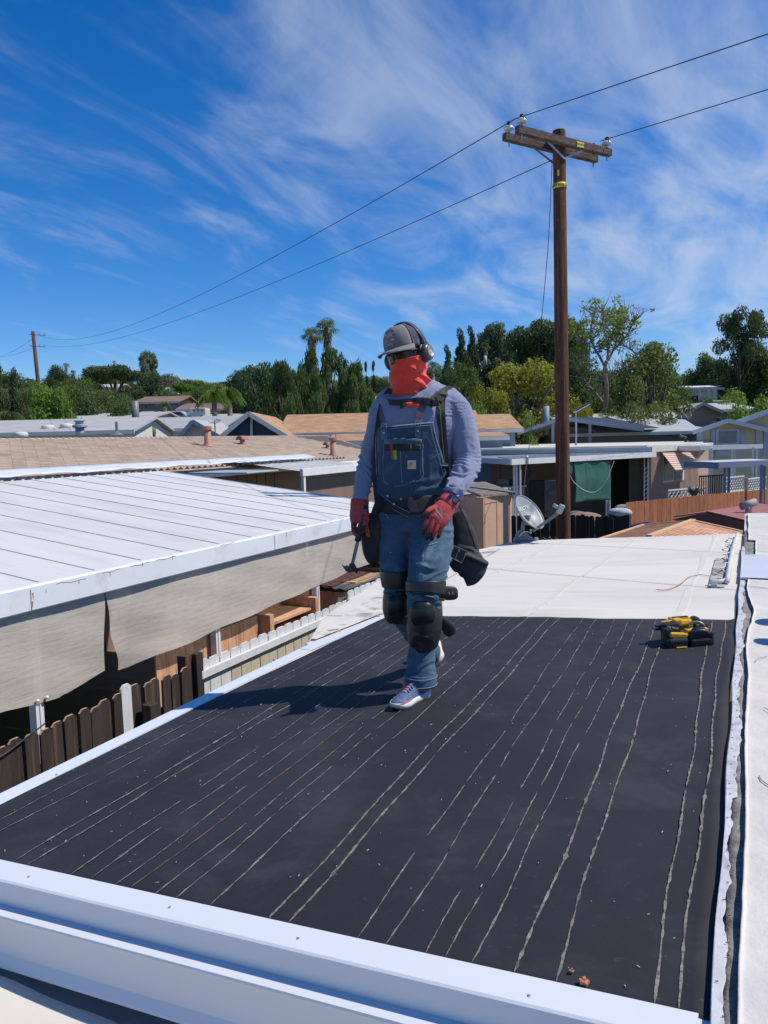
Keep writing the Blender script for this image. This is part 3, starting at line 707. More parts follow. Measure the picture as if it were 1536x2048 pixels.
# ridge on the ray through (0,878): Z = ZEV + PIT*(XE - x)
t_ = (ZEV+PIT*XE-HC)/(d0[2]+PIT*d0[0]); rp = CC+d0*t_; XRG, ZRG = float(rp[0]), float(rp[2])
YR1 = float(atX(652, 872, XRG)[1]); YRE = float(atX(795, 924, XE)[1])
MSHN = pm('pinkish_tan_shingle', (.46, .36, .28), var=.10, s=60, rough=.95, orand=.14, bump=.3, bs=300, c2=(.38, .295, .23), s2=1.2, t2=(.5, .7))
MSHN2 = pm('pinkish_tan_shingle_far', (.46, .36, .28), var=.10, s=60, rough=.95, isl=.14, bump=.3, bs=300, c2=(.38, .295, .23), s2=1.2, t2=(.5, .7))
def shingles(parent, p0, u, w, nu, nv, tw, ex, me_mat, stuff_mat, key, limit=300, inside=None, th=.022, name='shingle', single=True):
    """rows of separate tabs from the eave up; p0 eave corner, u along the eave, w up the slope"""
    p0 = Vector([float(c) for c in p0]); u = Vector(u).normalized(); w = Vector(w).normalized(); nrm = u.cross(w)
    if nrm.z < 0: nrm = -nrm
    S = MB(); items = []
    for j in range(nv):
        off = (j*.37 % 1)*tw
        for i in range(-1, nu+1):
            c = p0+u*(i*tw+off)+w*(j*ex)
            if inside is not None and not inside(c+u*tw/2): continue
            items.append((key(c), c))
    items.sort(key=lambda q: q[0])
    base = MB(); a = Vector((0, 0, 0))
    def tab(c, g, jj):
        e = w*(-jj)
        A = c+u*.004+e; B = c+u*(tw-.004)+e; Cc = c+u*(tw-.004)+w*ex*1.02; D_ = c+u*.004+w*ex*1.02
        up = nrm*th; lo = nrm*.002
        return g.add([A+up, B+up, Cc+lo, D_+lo, A-nrm*.004, B-nrm*.004], [(0, 1, 2, 3), (1, 0, 4, 5), (3, 0, 4), (2, 5, 1)][:2+0]+[(0, 3, 4), (1, 5, 2)])
    ms = []
    for q in range(3): ms.append(tab(Vector((0, 0, 0)), MB(), q*.006).mesh(name))
    for q in ms: q.materials.append(me_mat)
    for r, (kk, c) in enumerate(items):
        if single and r < limit: put(name, ms[r % 3], parent, c)
        else: tab(c, S, random.random()*.012)
    if S.v: S.build(name+'_field', stuff_mat, parent)['kind'] = 'stuff'
upv = Vector((XRG-XE, 0, ZRG-ZEV)); LS = upv.length
hips = lambda c: c.y < YR1+(YRE-YR1)*(1-max(0, (c.x-XE)/(XRG-XE))) and c.y > -1
Y0S = -1.0
shingles(hs_, (XE, Y0S, ZEV), (0, 1, 0), upv, int((YRE-Y0S)/.30), int(LS/.145), .30, .145, MSHN, MSHN2, key=lambda c: (c-Vector((0, 0, 3.9))).length if c.y > 3.5 else 99, inside=hips)
MUND = pm('roof_underlay', (.10, .08, .07), rough=.95)
m = MB(); e = -.012
m.add([(XE, Y0S, ZEV+e), (XE, YRE, ZEV+e), (XRG, YR1, ZRG+e), (XRG, Y0S, ZRG+e), (2*XRG-XE, YRE, ZEV+e), (2*XRG-XE, Y0S, ZEV+e)], [(0, 1, 2, 3), (3, 2, 4, 5), (1, 4, 2)]); m.build('roof_deck', MUND, hs_)
m = MB(); m.add([(XRG, Y0S, ZRG), (XRG, YR1, ZRG), (2*XRG-XE, YRE, ZEV), (2*XRG-XE, Y0S, ZEV)], [(0, 1, 2, 3)]); m.build('rear_roof', MSHN, hs_)
m = MB(); m.add([(XE, YRE, ZEV), (2*XRG-XE, YRE, ZEV), (XRG, YR1, ZRG)], [(0, 1, 2)]); m.build('hip_end', MSHN, hs_)
cap = MB().add([(-.13, 0, -.03), (0, 0, .012), (.13, 0, -.03), (.13, .20, -.045), (0, .20, -.003), (-.13, .20, -.045)], [(0, 1, 4, 5), (1, 2, 3, 4), (0, 2, 1)]).mesh('ridge_cap'); cap.materials.append(MSHN)
y = 3.0
while y < YR1: put('ridge_cap', cap, hs_, (XRG, y, ZRG+.012)); y += .19
m = MB(); m.bx((2*XRG-XE+.3, Y0S, 0), (XE-.35, YRE-.4, ZEV-.03)); MTAN = pm('brown_siding', (.23, .145, .11), var=.08, s=2, rough=.85, bump=.1); m.build('wall', MTAN, hs_)
m = MB(); [m.bx((XE-.355, 1+i*.4, 0), (XE-.345, 1.02+i*.4, ZEV-.1)) for i in range(40)]; m.build('siding_grooves', MDARK, hs_)['kind'] = 'stuff'
gut = MB().bx((XE-.01, Y0S, ZEV-.13), (XE+.10, YRE, ZEV-.005)).build('gutter', MW, hs_, bevel=.02)
MPIPE = pm('terracotta_painted_metal', (.40, .21, .14), var=.12, s=5, rough=.65, c2=(.33, .19, .13), s2=9)
def slope_pt(px, py):
    d = ray(px, py); t = (ZEV+PIT*XE-HC)/(d[2]+PIT*d[0]); return CC+d*t
for px, py, h, lab in [(416, 893, .55, 'taller terracotta coloured flue pipe with a flanged cap, left one on the shingles'), (667, 912, .56, 'terracotta coloured flue pipe with a thin spike, near the right end of the shingles')]:
    p = slope_pt(px, py); v = thing('flue_pipe', lab, 'vent', p)
    MB().lathe([(.17, -.03), (.14, .03), (.095, .09), (.09, h-.06)], p, n=18).build('pipe', MPIPE, v, smooth=True)
    MB().lathe([(.10, h-.10), (.13, h-.08), (.13, h), (.10, h+.01), (.001, h+.012)], p, n=18).build('cap', MPIPE, v)
    m = MB(); sl = math.atan(PIT); m.box(p+np.array([0, 0, .008]), (.42, .42, .008), Matrix.Rotation(sl, 3, 'Y')); m.build('flashing', MPIPE, v)
    if px > 600: MB().lathe([(.02, h), (.015, h+.12), (.001, h+.17)], p+np.array([.07, .06, 0]), n=8).build('spike', MPIPE, v)
for px, py, s, lab in [(485, 889, 1, 'half round terracotta coloured roof vent hood between the two flue pipes'), (655, 897, .8, 'small terracotta coloured vent hood just behind the right flue pipe')]:
    p = slope_pt(px, py); v = thing('vent_hood', lab, 'vent', p)
    m = MB(); m.lathe([(.12*s, -.03), (.08*s, .04), (.07*s, .16*s)], p, n=14); m.build('neck', MPIPE, v, smooth=True)
    m = MB(); N = 9
    for i in range(N):
        a0 = math.pi*i/N; a1 = math.pi*(i+1)/N; r = .11*s
        P = [(p[0]+r*math.cos(a), p[1]+yy, p[2]+.14*s+r*math.sin(a)) for yy in (-.17*s, .16*s) for a in (a0, a1)]
        m.add(P, [(0, 1, 3, 2)])
    m.build('hood', MPIPE, v, solid=.012, smooth=True)
# ================================================================ shed with corrugated roof behind the white fence
MORW = pm('orange_tan_wood', (.62, .36, .20), var=.15, s=6, rough=.85, c2=(.38, .19, .10), s2=4, t2=(.5, .7), orand=.12, stretch=(2, 2, .4), bump=.2, bs=40)
sh = thing('garden_shed', 'orange tan wooden shed with open shelves behind the white fence', 'shed', (-5.8, 8, 0))
pl = MB().bx((0, -.07, 0), (.02, .07, 1.85)).mesh('plank'); pl.materials.append(MORW)
for i in range(12): put('plank', pl, sh, (-5.27, 5.75+i*.145, 0))
for i in range(10): put('plank', pl, sh, (-5.27, 9.75+i*.145, 0))
MB().bx((-6.4, 7.4, 0), (-5.62, 10.0, 1.82)).build('back_panel', MORW, sh)
for z in (.95, 1.22, 1.46, 1.70):
    MB().bx((-5.62, 7.55, z), (-5.16, 8.62, z+.03)).build('shelf', MORW, sh)
for yy in (7.5, 8.56, 9.7): MB().bx((-5.62, yy-.04, 0), (-5.10, yy+.04, 1.86)).build('divider', MORW, sh)
for i, yy in enumerate((7.68, 7.9, 8.14, 8.38)): 
    o = MB().bx((-5.46, yy-.09, 1.49), (-5.20, yy+.09, 1.60)).build('tray', MORW, None, bevel=.004); tag(o, ['leftmost', 'second from left', 'third from left', 'rightmost'][i]+' wooden tray on the open shed shelf', 'tray', 'wooden trays on the shed shelf')
o = MB(); rr = random.Random(4)
for k in range(7):
    P = []; rx = .10+.02*rr.random(); 
    for j in range(19): a = j/18*2*math.pi; P.append((-5.07+.02*k*.4+.01*math.sin(a*3+k), 9.12+rx*math.cos(a)+.01*k, 1.62+(.11+.015*rr.random())*math.sin(a)))
    o.tube(P, .012, 5)
o.tube([(-5.07, 9.0, 1.60), (-5.08, 8.95, 1.45), (-5.07, 8.98, 1.3)], .012, 5)
o = o.build('rope_coil', pm('dark_rope', (.10, .09, .08), var=.5, s=30, rough=.9), None, smooth=True); tag(o, 'coil of dark rope hung on the orange shed frame', 'rope')
rs = thing('corrugated_lean_to', 'dark grey corrugated low roof lying behind the white fence', 'roof', (-6, 12, 0))
MCOR = pm('dark_grey_metal', (.115, .12, .125), var=.12, s=4, rough=.6, c2=(.16, .16, .16), s2=2)
m = MB()
ZL = 1.86
def cor(u, v):
    x = -5.0-1.9*u; return (x, 9.25+5.5*v, ZL-.03+.03*(x+5.0)*-1*.9+.010*math.sin(x*2*math.pi/.076*.5))
m.grid(cor, 110, 4); m.build('corrugated_sheet', MCOR, rs, smooth=True, solid=.004)
MB().bx((-6.85, 9.3, 0), (-5.1, 14.7, 1.78)).build('box', MORW, rs)
def lz(x): return ZL-.03-.027*(x+5.0)+.013
MRED = pm('red_striped_mat', (.45, .14, .13), var=.15, s=20, rough=.9)
o = MB().add([(-5.55, 9.35, lz(-5.55)), (-5.32, 9.35, lz(-5.32)), (-5.36, 11.2, lz(-5.36)), (-5.66, 11.2, lz(-5.66))], [(0, 1, 2, 3)]).build('pink_mat', pm('pink_cloth', (.58, .25, .23), var=.15, s=9, rough=.95, c2=(.66, .42, .38), s2=40, t2=(.5, .6)), None, solid=.01); tag(o, 'pink striped mat lying on the grey corrugated roof', 'mat')
o = MB().add([(-6.35, 9.30, lz(-6.3)), (-5.60, 9.30, lz(-5.6)), (-5.70, 11.0, lz(-5.7)), (-6.35, 11.0, lz(-6.35))], [(0, 1, 2, 3)]).build('maroon_sheet', pm('maroon_sheet', (.16, .06, .06), var=.2, s=12, rough=.95), None, solid=.012); tag(o, 'dark maroon sheet spread left of the pink mat on the corrugated roof', 'sheet')
o = MB().add([(-5.28, 9.55, lz(-5.28)), (-5.05, 9.8, lz(-5.05)), (-5.22, 11.5, lz(-5.22)), (-5.40, 11.3, lz(-5.4))], [(0, 1, 2, 3)]).build('cardboard', pm('cardboard', (.42, .27, .15), var=.08, s=9, rough=.95), None, solid=.012); tag(o, 'flat brown cardboard strip beside the pink mat', 'cardboard')
# vent duct by the roof edge
dc = thing('round_vent_duct', 'short grey round duct with a dark blue grille at the roof edge', 'duct', (-2.9, 4.4, 2.2))
p = atX(628, 1288, -2.80); 
MB().lathe([(.052, 0), (.062, .012), (.062, .10), (.075, .13), (.075, .20)], p, (.55, .85, .05), 20).build('duct', pm('duct_grey', (.27, .26, .22), var=.15, s=9, rough=.7), dc, smooth=True)
MB().lathe([(.052, -.004), (.050, .006), (.001, .008)], p, (.55, .85, .05), 20).build('grille', pm('grille_dark', (.01, .012, .02), rough=.3), dc)
for a in (0, 1.57, 3.14, 4.71):
    q = Vector((.55, .85, .05)).normalized(); s_ = q.cross(Vector((0, 0, 1))).normalized(); u_ = s_.cross(q); c_ = Vector(p)+s_*.024*math.cos(a+.7)+u_*.024*math.sin(a+.7)-q*.004
    MB().lathe([(.015, -.004), (.015, .002), (.001, .003)], c_, tuple(q), 10).build('grille_hole', pm('blue_glint', (.10, .17, .26), rough=.3), dc)
MB().add([tuple(atX(665, 1262, -2.68)), (-2.66, 4.22, 2.50), (-2.66, 4.22, 2.38), (-2.70, 5.1, 2.38)], [(0, 1, 2, 3)])
MB().prism([(-2.745, 4.43, 2.2), (-2.60, 4.74, 2.2), (-2.60, 4.74, roofz(-2.6)-.001), (-2.745, 4.43, roofz(-2.745)-.001)], (.012, -.006, 0)).build('edge_board', MFL, pat)
# plants by the fence
MPL = leafmat('pink_green_leaf', (.10, .14, .05), (.16, .2, .08), (.45, .12, .18))
for (px, py, lab) in [(540, 1340, 'small flowering shrub against the cream boards, left one'), (563, 1330, 'smaller green sprig right beside the flowering shrub at the cream boards')]:
    b_ = atX(px, py, FX+.35); m = MB(); rr = random.Random(px)
    k = 90 if px < 550 else 34
    for j in range(k):
        c_ = Vector(b_)+Vector((rr.gauss(0, .04), rr.gauss(0, .09 if k > 50 else .04), rr.uniform(-.10, .07))); a = rr.uniform(0, 6.3); t1 = Vector((math.cos(a), math.sin(a), rr.uniform(-.6, .6)))*.022; t2 = t1.cross(Vector((rr.uniform(-1, 1), rr.uniform(-1, 1), rr.uniform(.2, 1))).normalized())*.6
        m.add([c_-t1, c_+t2, c_+t1, c_-t2], [(0, 1, 2, 3)])
    th_ = thing('shrub', lab, 'shrub', (b_[0], b_[1], 0)); m.build('foliage', MPL, th_)
    m = MB(); [m.tube([(b_[0], b_[1], 0), (b_[0]+jig(.03), b_[1]+jig(.04), 1.1), (b_[0]+jig(.05), b_[1]+jig(.09), b_[2])], .007, 5) for _ in range(4)]; m.build('stem', MFD, th_)

# ================================================================ right hand neighbours
def quad_box(p, q, zt, zb, th, name, mat, parent, out=-1, **k):
    """upright slab from p to q (plan points), between zb and zt, thickness th away from the viewer"""
    p = np.array([p[0], p[1], 0.]); q = np.array([q[0], q[1], 0.]); d = q-p; n = np.array([-d[1], d[0], 0]); n /= np.linalg.norm(n)
    if n @ FW < 0: n = -n
    return MB().prism([p+[0, 0, zb], q+[0, 0, zb], q+[0, 0, zt], p+[0, 0, zt]], n*th).build(name, mat, parent, **k)
def lerp(a, b, t): return np.array(a)+(np.array(b)-np.array(a))*t
def hedge_xy(px, D, py=900): return atD(px, py, D)[:2]

# ---- utility pole
YP = 13.0
pb = atY(1127, 1080, YP); pt = atY(1118, 262, YP); dirp = (pt-pb)/np.linalg.norm(pt-pb); p0 = pb-dirp*(pb[2]/dirp[2])
MPOLE = pm('creosote_pole', (.085, .034, .018), var=.45, s=5, rough=.85, c2=(.20, .075, .030), s2=3, t2=(.48, .62), c3=(.025, .014, .012), s3=7, t3=(.56, .64), stretch=(9, 9, .35), bump=.7, bs=14, bdist=.02)
MARM = pm('weathered_crossarm', (.10, .065, .055), var=.4, s=5, rough=.9, c2=(.20, .15, .125), s2=6, t2=(.5, .65), c3=(.03, .02, .02), s3=9, t3=(.56, .66), stretch=(1, 1, 6), bump=.6, bs=24, bdist=.02)
pole = thing('utility_pole', 'tall brown wooden utility pole with a double crossarm right of the man', 'utility pole', p0)
L = float(np.linalg.norm(pt-p0))
P = [p0+dirp*L*t for t in np.linspace(0, 1, 14)]
MB().tube(P, [.128-.026*t+.002*math.sin(t*40) for t in np.linspace(0, 1, 14)], 22).build('pole', MPOLE, pole, smooth=True)
o_ = bpy.data.objects['pole']; md = o_.modifiers.new('edge', 'EDGE_SPLIT'); md.split_angle = R_(60)
# line direction: towards the far pole on the left
DFP = 78.0
fpt = atD(66, 668, DFP); ld = (fpt-pt); ld[2] = 0; ld /= np.linalg.norm(ld); ad = np.array([-ld[1], ld[0], 0]);
if ad @ RW < 0: ad = -ad
def on_pole(py): 
    t = (HC+ (ray(1120, py)[2])*(YP/ray(1120, py)[1])); return p0+dirp*((t-p0[2])/dirp[2])
ca = on_pole(292); cb = on_pole(300)
al = atY(1040, 272, YP); 
HALF = 1.02
braces = []
arms = []
for sgn, lab in ((-1, 'front'), (1, 'rear')):
    c = ca+ld*(.155*sgn)*-1
    m = MB(); a = c-ad*HALF+np.array([0, 0, .03]); b = c+ad*HALF*.98+np.array([0, 0, .0]); m.beam(a, b, .095, .12); arms.append((a, b, c, m.build('crossarm', MARM, pole, bevel=.008)))
    for s2 in (-1, 1):
        a2 = c+ad*.38*s2+np.array([0, 0, -.05])-ld*(.05*-sgn)*0; b2 = on_pole(322)-ld*(.125*sgn); MB().beam(a2, b2, .035, .007, tuple(ld)).build('brace', MSTEEL, pole)
MINS = pm('pale_porcelain', (.55, .60, .62), var=.05, s=3, rough=.15, spec=.8)
for k, (a, b, c, arm) in enumerate(arms):
    for s2, e in ((-1, a+ad*.10), (1, b-ad*.08)):
        q = e+np.array([0, 0, .06])
        MB().lathe([(.012, -.20), (.012, -.17), (.012, .08)], q, n=8).build('pin', MSTEEL, pole)
        i_ = MB().lathe([(.030, .045), (.082, .060), (.085, .075), (.070, .105), (.048, .120), (.030, .125)], q, n=20).build('insulator', MINS, pole, smooth=True)
        MB().lathe([(.028, .120), (.036, .135), (.030, .160), (.034, .175), (.012, .19)], q, n=14).build('insulator_cap', pm('dark_insulator_cap', (.04, .035, .035), rough=.4) if 'MICAP' not in globals() else MICAP, i_)
MYEL = pm('yellow_tag', (.62, .50, .05), var=.1, s=9, rough=.5)
# pole mounted signs
a, b, c, arm = arms[1] if (arms[1][2] @ FW) < (arms[0][2] @ FW) else arms[0]
fn = -ld if (ld @ FW) > 0 else ld
tg = c+ad*.27+fn*.052
R3 = Matrix((Vector(ad), Vector((0, 0, 1)).cross(Vector(ad)), Vector((0, 0, 1)))).transposed()
sg = MB().box(tg, (.155, .004, .085), R3).build('warning_plate', MYEL, pole)
put_text('lettering', text_mesh('HIGH VOLTAGE', .03, .0006, 0.0006), MBLK, sg, tg+fn*.0035, tuple(ad), (0, 0, 1)).scale = (1, 1, 1)
bc = on_pole(373)
m = MB(); m.lathe([(.112, -.042), (.112, .042)], bc, dirp, 28, cap=False); band = m.build('warning_band', MYEL, pole, smooth=True, solid=.002)
bn = np.array([-FW[0], -FW[1], 0]);
txt = text_mesh('HIGH VOLTAGE', .062, .0006, .0012); 
# wrap the lettering round the pole
for v in txt.vertices:
    x, y, z = v.co; ang = x/.1125; rr_ = .1140+z; dd = Vector(bn)*math.cos(ang)+Vector(RW)*math.sin(ang); v.co = Vector([float(q) for q in bc])-wloc(band)+dd*rr_+Vector((0, 0, 1))*y
txt.materials.clear(); txt.materials.append(MBLK); ob = bpy.data.objects.new('lettering', txt); COL.objects.link(ob); ob.parent = band
v3 = on_pole(350); MB().box(v3+bn*.108-RW*.045, (.03, .012, .09), Matrix.Rotation(math.atan2(RW[1], RW[0]), 3, 'Z')).build('number_plate', MYEL, pole)
for i, py in enumerate(range(360, 1060, 26)):
    q = on_pole(py+random.randint(-8, 8)); a_ = random.uniform(-1.2, 1.2); dd = bn*math.cos(a_)+RW*math.sin(a_); MB().lathe([(.005, 0), (.005, .004), (.001, .005)], q+dd*(.103+.012*i/26), tuple(dd), 6).build('nail', MSTEEL, pole)
# ---- wires
def wire(name, a, b, sag, r, label, n=40, group=None):
    P = [lerp(a, b, t)-np.array([0, 0, 4*sag*t*(1-t)]) for t in np.linspace(0, 1, n)]
    o = MB().tube(P, r, 5).build(name, MWIRE, None, smooth=True); return tag(o, label, 'wire', group)
IZ = np.array([0, 0, .06+.17])
lft = lerp(arms[0][0], arms[1][0], .5)+ad*.10+IZ; rgt = lerp(arms[0][1], arms[1][1], .5)-ad*.08+IZ
# continuation overhead to the right, direction opposite the far pole, level with the arm
def cont(p, px, py):
    # point above the photographer's side lying on the sight line through a pixel, along -ld
    best = None
    for s in np.linspace(2, 12, 2001):
        q = p-ld*s; d = q-CC; c = CAMM.T @ d
        if c[2] >= 0: break
        x = CX+FOC*c[0]/-c[2]
        if x >= px: best = s; break
    if best is None: best = 6
    q = p-ld*best; d = ray(px, py); k = (d[:2] @ (q-CC)[:2])/(d[:2] @ d[:2]); q2 = CC+d*k
    return p+(q2-p)*3.2
wl = cont(lft, 1536, 68); wr_ = cont(rgt, 1536, 179)
fpl = fpt+np.array([0, 0, -.1])
fa = atD(78, 671, DFP); fb = atD(84, 690, DFP)
wire('power_line', lft, wl, 0, .0075, 'upper black power line running from the crossarm to the top right', 8)
wire('power_line', rgt, wr_, 0, .0075, 'lower black power line running from the crossarm to the right edge', 8)
wire('power_line', lft, fa, 1.55, .0085, 'upper power line sagging from the crossarm to the far left pole', 60)
pk_ = on_pole(318)-RW*.09
wire('power_line', pk_, fb, 1.15, .0080, 'lower power line sagging from under the crossarm to the far left pole', 60)
gy = [on_pole(328)-RW*.12, atY(1097, 480, YP), atY(1085, 620, YP), atY(1062, 860, YP-.6), atY(1054, 920, YP-1.0), atY(1047, 990, YP-1.4), atY(1044, 1070, YP-1.8)]
gy.append(gy[-1]+np.array([0, 0, -1.6])); o = MB().tube(smoothpath(gy, 6), .006, 5).build('guy_wire', MWIRE, None, smooth=True); tag(o, 'thin guy wire dropping from the pole top to the ground left of it', 'wire')
q = gy[4]; o = MB().lathe([(.01, -.07), (.028, -.06), (.028, .05), (.01, .07)], q, n=10).build('wire_clamp', MSTEEL, None); tag(o, 'small grey clamp gripping the guy wire above the satellite dish', 'clamp')

# ---- satellite dish
dp = onroof(1046, 1084); dish = thing('satellite_dish', 'grey satellite dish with arm standing at the far roof corner', 'satellite dish', dp)
MDISH = pm('dish_grey', (.30, .315, .32), var=.05, s=5, rough=.45, c2=(.30, .31, .30), s2=4, t2=(.58, .8)); MDG = pm('dish_dark_grey', (.16, .17, .18), var=.1, s=8, rough=.5)
DD = float((dp-CC) @ FW)
cen = atD(1060, 1024, DD-.05)
# dish axis: faces up and to the right; lip ellipse about 62 px wide, 78 px tall, tilted
fa_ = (RW*.62-FW*.52+np.array([0, 0, .59])); fa_ /= np.linalg.norm(fa_); AX = Vector(fa_)
m = MB(); n, rgs = 40, 9; rad = .25; V = []; 
Ux = AX.cross(Vector((0, 0, 1))).normalized(); Uy = Ux.cross(AX)
if Uy.z < 0: Uy = -Uy
def dishp(r, a, dz=0): return Vector([float(c) for c in cen])+Ux*(r*rad*math.cos(a))+Uy*(r*rad*1.02*math.sin(a))+AX*(.10*(r*r-1)+dz)
V = [dishp(0.001+j/rgs*(1-.001), 2*math.pi*k/n) for j in range(rgs+1) for k in range(n)]
F = [(j*n+k, j*n+(k+1) % n, (j+1)*n+(k+1) % n, (j+1)*n+k) for j in range(rgs) for k in range(n)]
m.add(V, F); refl = m.build('reflector', MDISH, dish, smooth=True, solid=.008)
m = MB(); m.tube([dishp(1.0, 2*math.pi*k/40) for k in range(41)], .007, 6); m.build('rim', MDISH, refl, smooth=True)
tm = text_mesh('DIRECTV', .082, .001, .002); t0 = dishp(.52, 1.75, .004)
xd = Ux if Ux @ Vector(RW) > 0 else -Ux
def on_dish(x, y, z): r2 = (x/rad)**2+(y/(rad*1.02))**2; return Vector([float(c) for c in cen])+xd*x+Uy*y+AX*(.10*(r2-1)+.004+z)-wloc(refl)
for v in tm.vertices: v.co = on_dish(v.co.x*.74+.015, v.co.y*.85+.10, v.co.z+.003)
tm.materials.clear(); tm.materials.append(MW); ob = bpy.data.objects.new('lettering', tm); COL.objects.link(ob); ob.parent = refl
lm = bpy.data.meshes.new('logo_mark'); lm.from_pydata([on_dish(-.19, .10, .001), on_dish(-.165, .10, .001), on_dish(-.175, .165, .001), on_dish(-.20, .15, .001)], [], [(0, 1, 2, 3)]); lm.materials.append(MW); ob = bpy.data.objects.new('logo_mark', lm); COL.objects.link(ob); ob.parent = refl
a0 = atD(1066, 1062, DD-.12); a1 = atD(1117, 1026, DD-.32)
MB().beam(a0, a1, .032, .035).build('feed_arm', MDG, dish, bevel=.004)
MB().box(atD(1121, 1018, DD-.34), (.075, .05, .12), Matrix.Rotation(.5, 3, 'Y') @ Matrix.Rotation(.6, 3, 'Z')).build('feed_horn', MDISH, dish, bevel=.012)
MB().tube([atD(1118, 1016, DD-.33), atD(1107, 1010, DD-.28)], [.02, .026], 12).build('feed_lens', MDISH, dish, smooth=True)
MB().tube([dp+np.array([-.02, .02, 0]), atD(1046, 1048, DD+.02), atD(1053, 1035, DD+.03)], .026, 12).build('mast', MDG, dish, smooth=True)
MB().box(atD(1054, 1040, DD+.02), (.08, .09, .13)).build('bracket', MDG, dish, bevel=.006)
MB().prism([dp+RW*-.11+np.array([0, 0, .002]), dp+RW*.15+np.array([0, 0, .002]), dp+RW*.05+np.array([0, 0, .13]), dp-RW*.04+np.array([0, 0, .14])], FW*.16).build('foot', MDG, dish, bevel=.005)
MB().lathe([(.03, 0), (.03, .05), (.001, .055)], dp+RW*.17, n=10).build('foot_bolt', MDISH, dish)
MB().tube(smoothpath([a0, atD(1060, 1059, DD-.12), atD(1062, 1066, DD-.12), atD(1050, 1063, DD-.1), atD(1038, 1073, DD-.05)]), .006, 6).build('cable', MWD, dish, smooth=True)

# ---- tan storage box beyond the roof edge
MBX = pm('salmon_tan_board', (.52, .31, .20), var=.07, s=2, rough=.85, c2=(.44, .25, .16), s2=2.5, t2=(.55, .7), bump=.15, bs=30)
DB = 12.2
c0 = atD(966, 1000, DB); c1 = atD(1021, 1010, DB+1.0); cl_ = atD(905, 985, DB+1.1)
bxz = 2.42
tb = thing('storage_cupboard', 'salmon tan wooden storage cupboard with a shingled lid behind the roof edge', 'cupboard', (c0[0], c0[1], 0))
zt = float(atD(966, 997, DB)[2])
quad_box(c0, c1, zt, 0, .03, 'front_panel', MBX, tb); quad_box(cl_, c0, zt, 0, .03, 'side_panel', MBX, tb)
for t in (0.0, .48, .97):
    q = lerp(c0, c1, t); quad_box(q-FW*.02, lerp(c0, c1, t+.05)-FW*.02, zt-.02, 0, .02, 'trim', MBX, tb)
quad_box(c0-FW*.022, c1-FW*.022, zt-.0, zt-.09, .02, 'trim', MBX, tb)
MSHD = pm('dark_brown_shingle', (.16, .12, .10), var=.3, s=20, rough=.95, c2=(.26, .22, .19), s2=9, t2=(.5, .6), bump=.5, bs=60)
m = MB(); a = c0-FW*.10+RW*-.05; b = c1+RW*.10-FW*.05; cc = cl_-RW*.05
rise = np.array([0, 0, .16]); zz_ = np.array([0, 0, zt])
A = np.array([a[0], a[1], zt+.03]); B = np.array([b[0], b[1], zt-.02]); Cc = np.array([cc[0], cc[1], zt+.16]); Dd = B+(Cc-A)
m.prism([A, B, Dd, Cc], (0, 0, .035)); m.build('lid', MSHD, tb)
# small shingle lean-to in front of the box
m = MB(); P = [onroof(*q) for q in [(945, 1098), (1031, 1072)]]
ln = thing('shingled_lean_to', 'small low roof of curled grey brown shingles beside the satellite dish', 'roof', (-4.5, 11.5, 0))
e0 = atX(915, 1098, FX-.05); e1 = atX(1030, 1072, FX-.05); zl = 2.0
lx0, lx1, ly0, ly1 = FX-1.3, FX-.03, 10.6, 13.1
shb = MB().prism([(lx1, ly0, 1.93), (lx1, ly1, 1.93), (lx0, ly1, 2.22), (lx0, ly0, 2.22)], (0, 0, -.03)).build('deck', MSHD, ln)
shingles(ln, (lx1+.02, ly0, 1.935), (0, 1, 0), (lx0-lx1, 0, .29), 16, 9, .155, .15, pm('curled_shingle', (.27, .215, .18), var=.35, s=30, rough=.95, orand=.3, c2=(.16, .13, .11), s2=8, t2=(.5, .6)), MSHD, key=lambda c: c.x, inside=lambda c: ly0 < c.y < ly1-.1, th=.03)
MB().bx((lx0, ly0+.1, 0), (lx1-.1, ly1-.1, 1.9)).build('box', MBX, ln)

# ---- black fence across behind the roof
MBLKF = pm('black_stained_wood', (.012, .010, .010), var=.4, s=9, rough=.85, orand=.3, stretch=(2, 2, .3), bump=.3, bs=30)
bf = thing('black_fence', 'black stained picket fence behind the pole and the satellite dish', 'fence', (*hedge_xy(1180, 17), 0))
a = atD(1128, 1027, 19.5); b = atD(1232, 1032, 18.3); zt = float(a[2]); ln_ = float(np.linalg.norm((b-a)[:2])); dv = (b-a)/ln_; ang = math.atan2(dv[1], dv[0])
bm = MB().prism([(-.066, 0, 0), (.066, 0, 0), (.066, 0, zt-.03), (.03, 0, zt), (-.03, 0, zt), (-.066, 0, zt-.03)], (0, .018, 0)).mesh('picket'); bm.materials.append(MBLKF)
N = int(ln_/.142)
for i in range(N+1): put('picket', bm, bf, (a[0]+dv[0]*i*.142, a[1]+dv[1]*i*.142, jig(.02)), (jig(.015), jig(.015), ang))
a2 = atD(1018, 1030, 20.5); ln2 = float(np.linalg.norm((a-a2)[:2])); d2 = (a-a2)/ln2; ang2 = math.atan2(d2[1], d2[0]); N = int(ln2/.142)
for i in range(N): put('picket', bm, bf, (a2[0]+d2[0]*i*.142, a2[1]+d2[1]*i*.142, -.1+jig(.02)), (jig(.015), jig(.015), ang2))
bf2 = thing('low_black_fence', 'lower black scalloped fence just beyond the roof, left of the pole', 'fence', (*hedge_xy(1080, 12.6), 0))
a = atD(1046, 1073, 12.2); b = atD(1125, 1081, 12.0); zt2 = float(a[2]); ln_ = float(np.linalg.norm((b-a)[:2])); dv = (b-a)/ln_; ang = math.atan2(dv[1], dv[0])
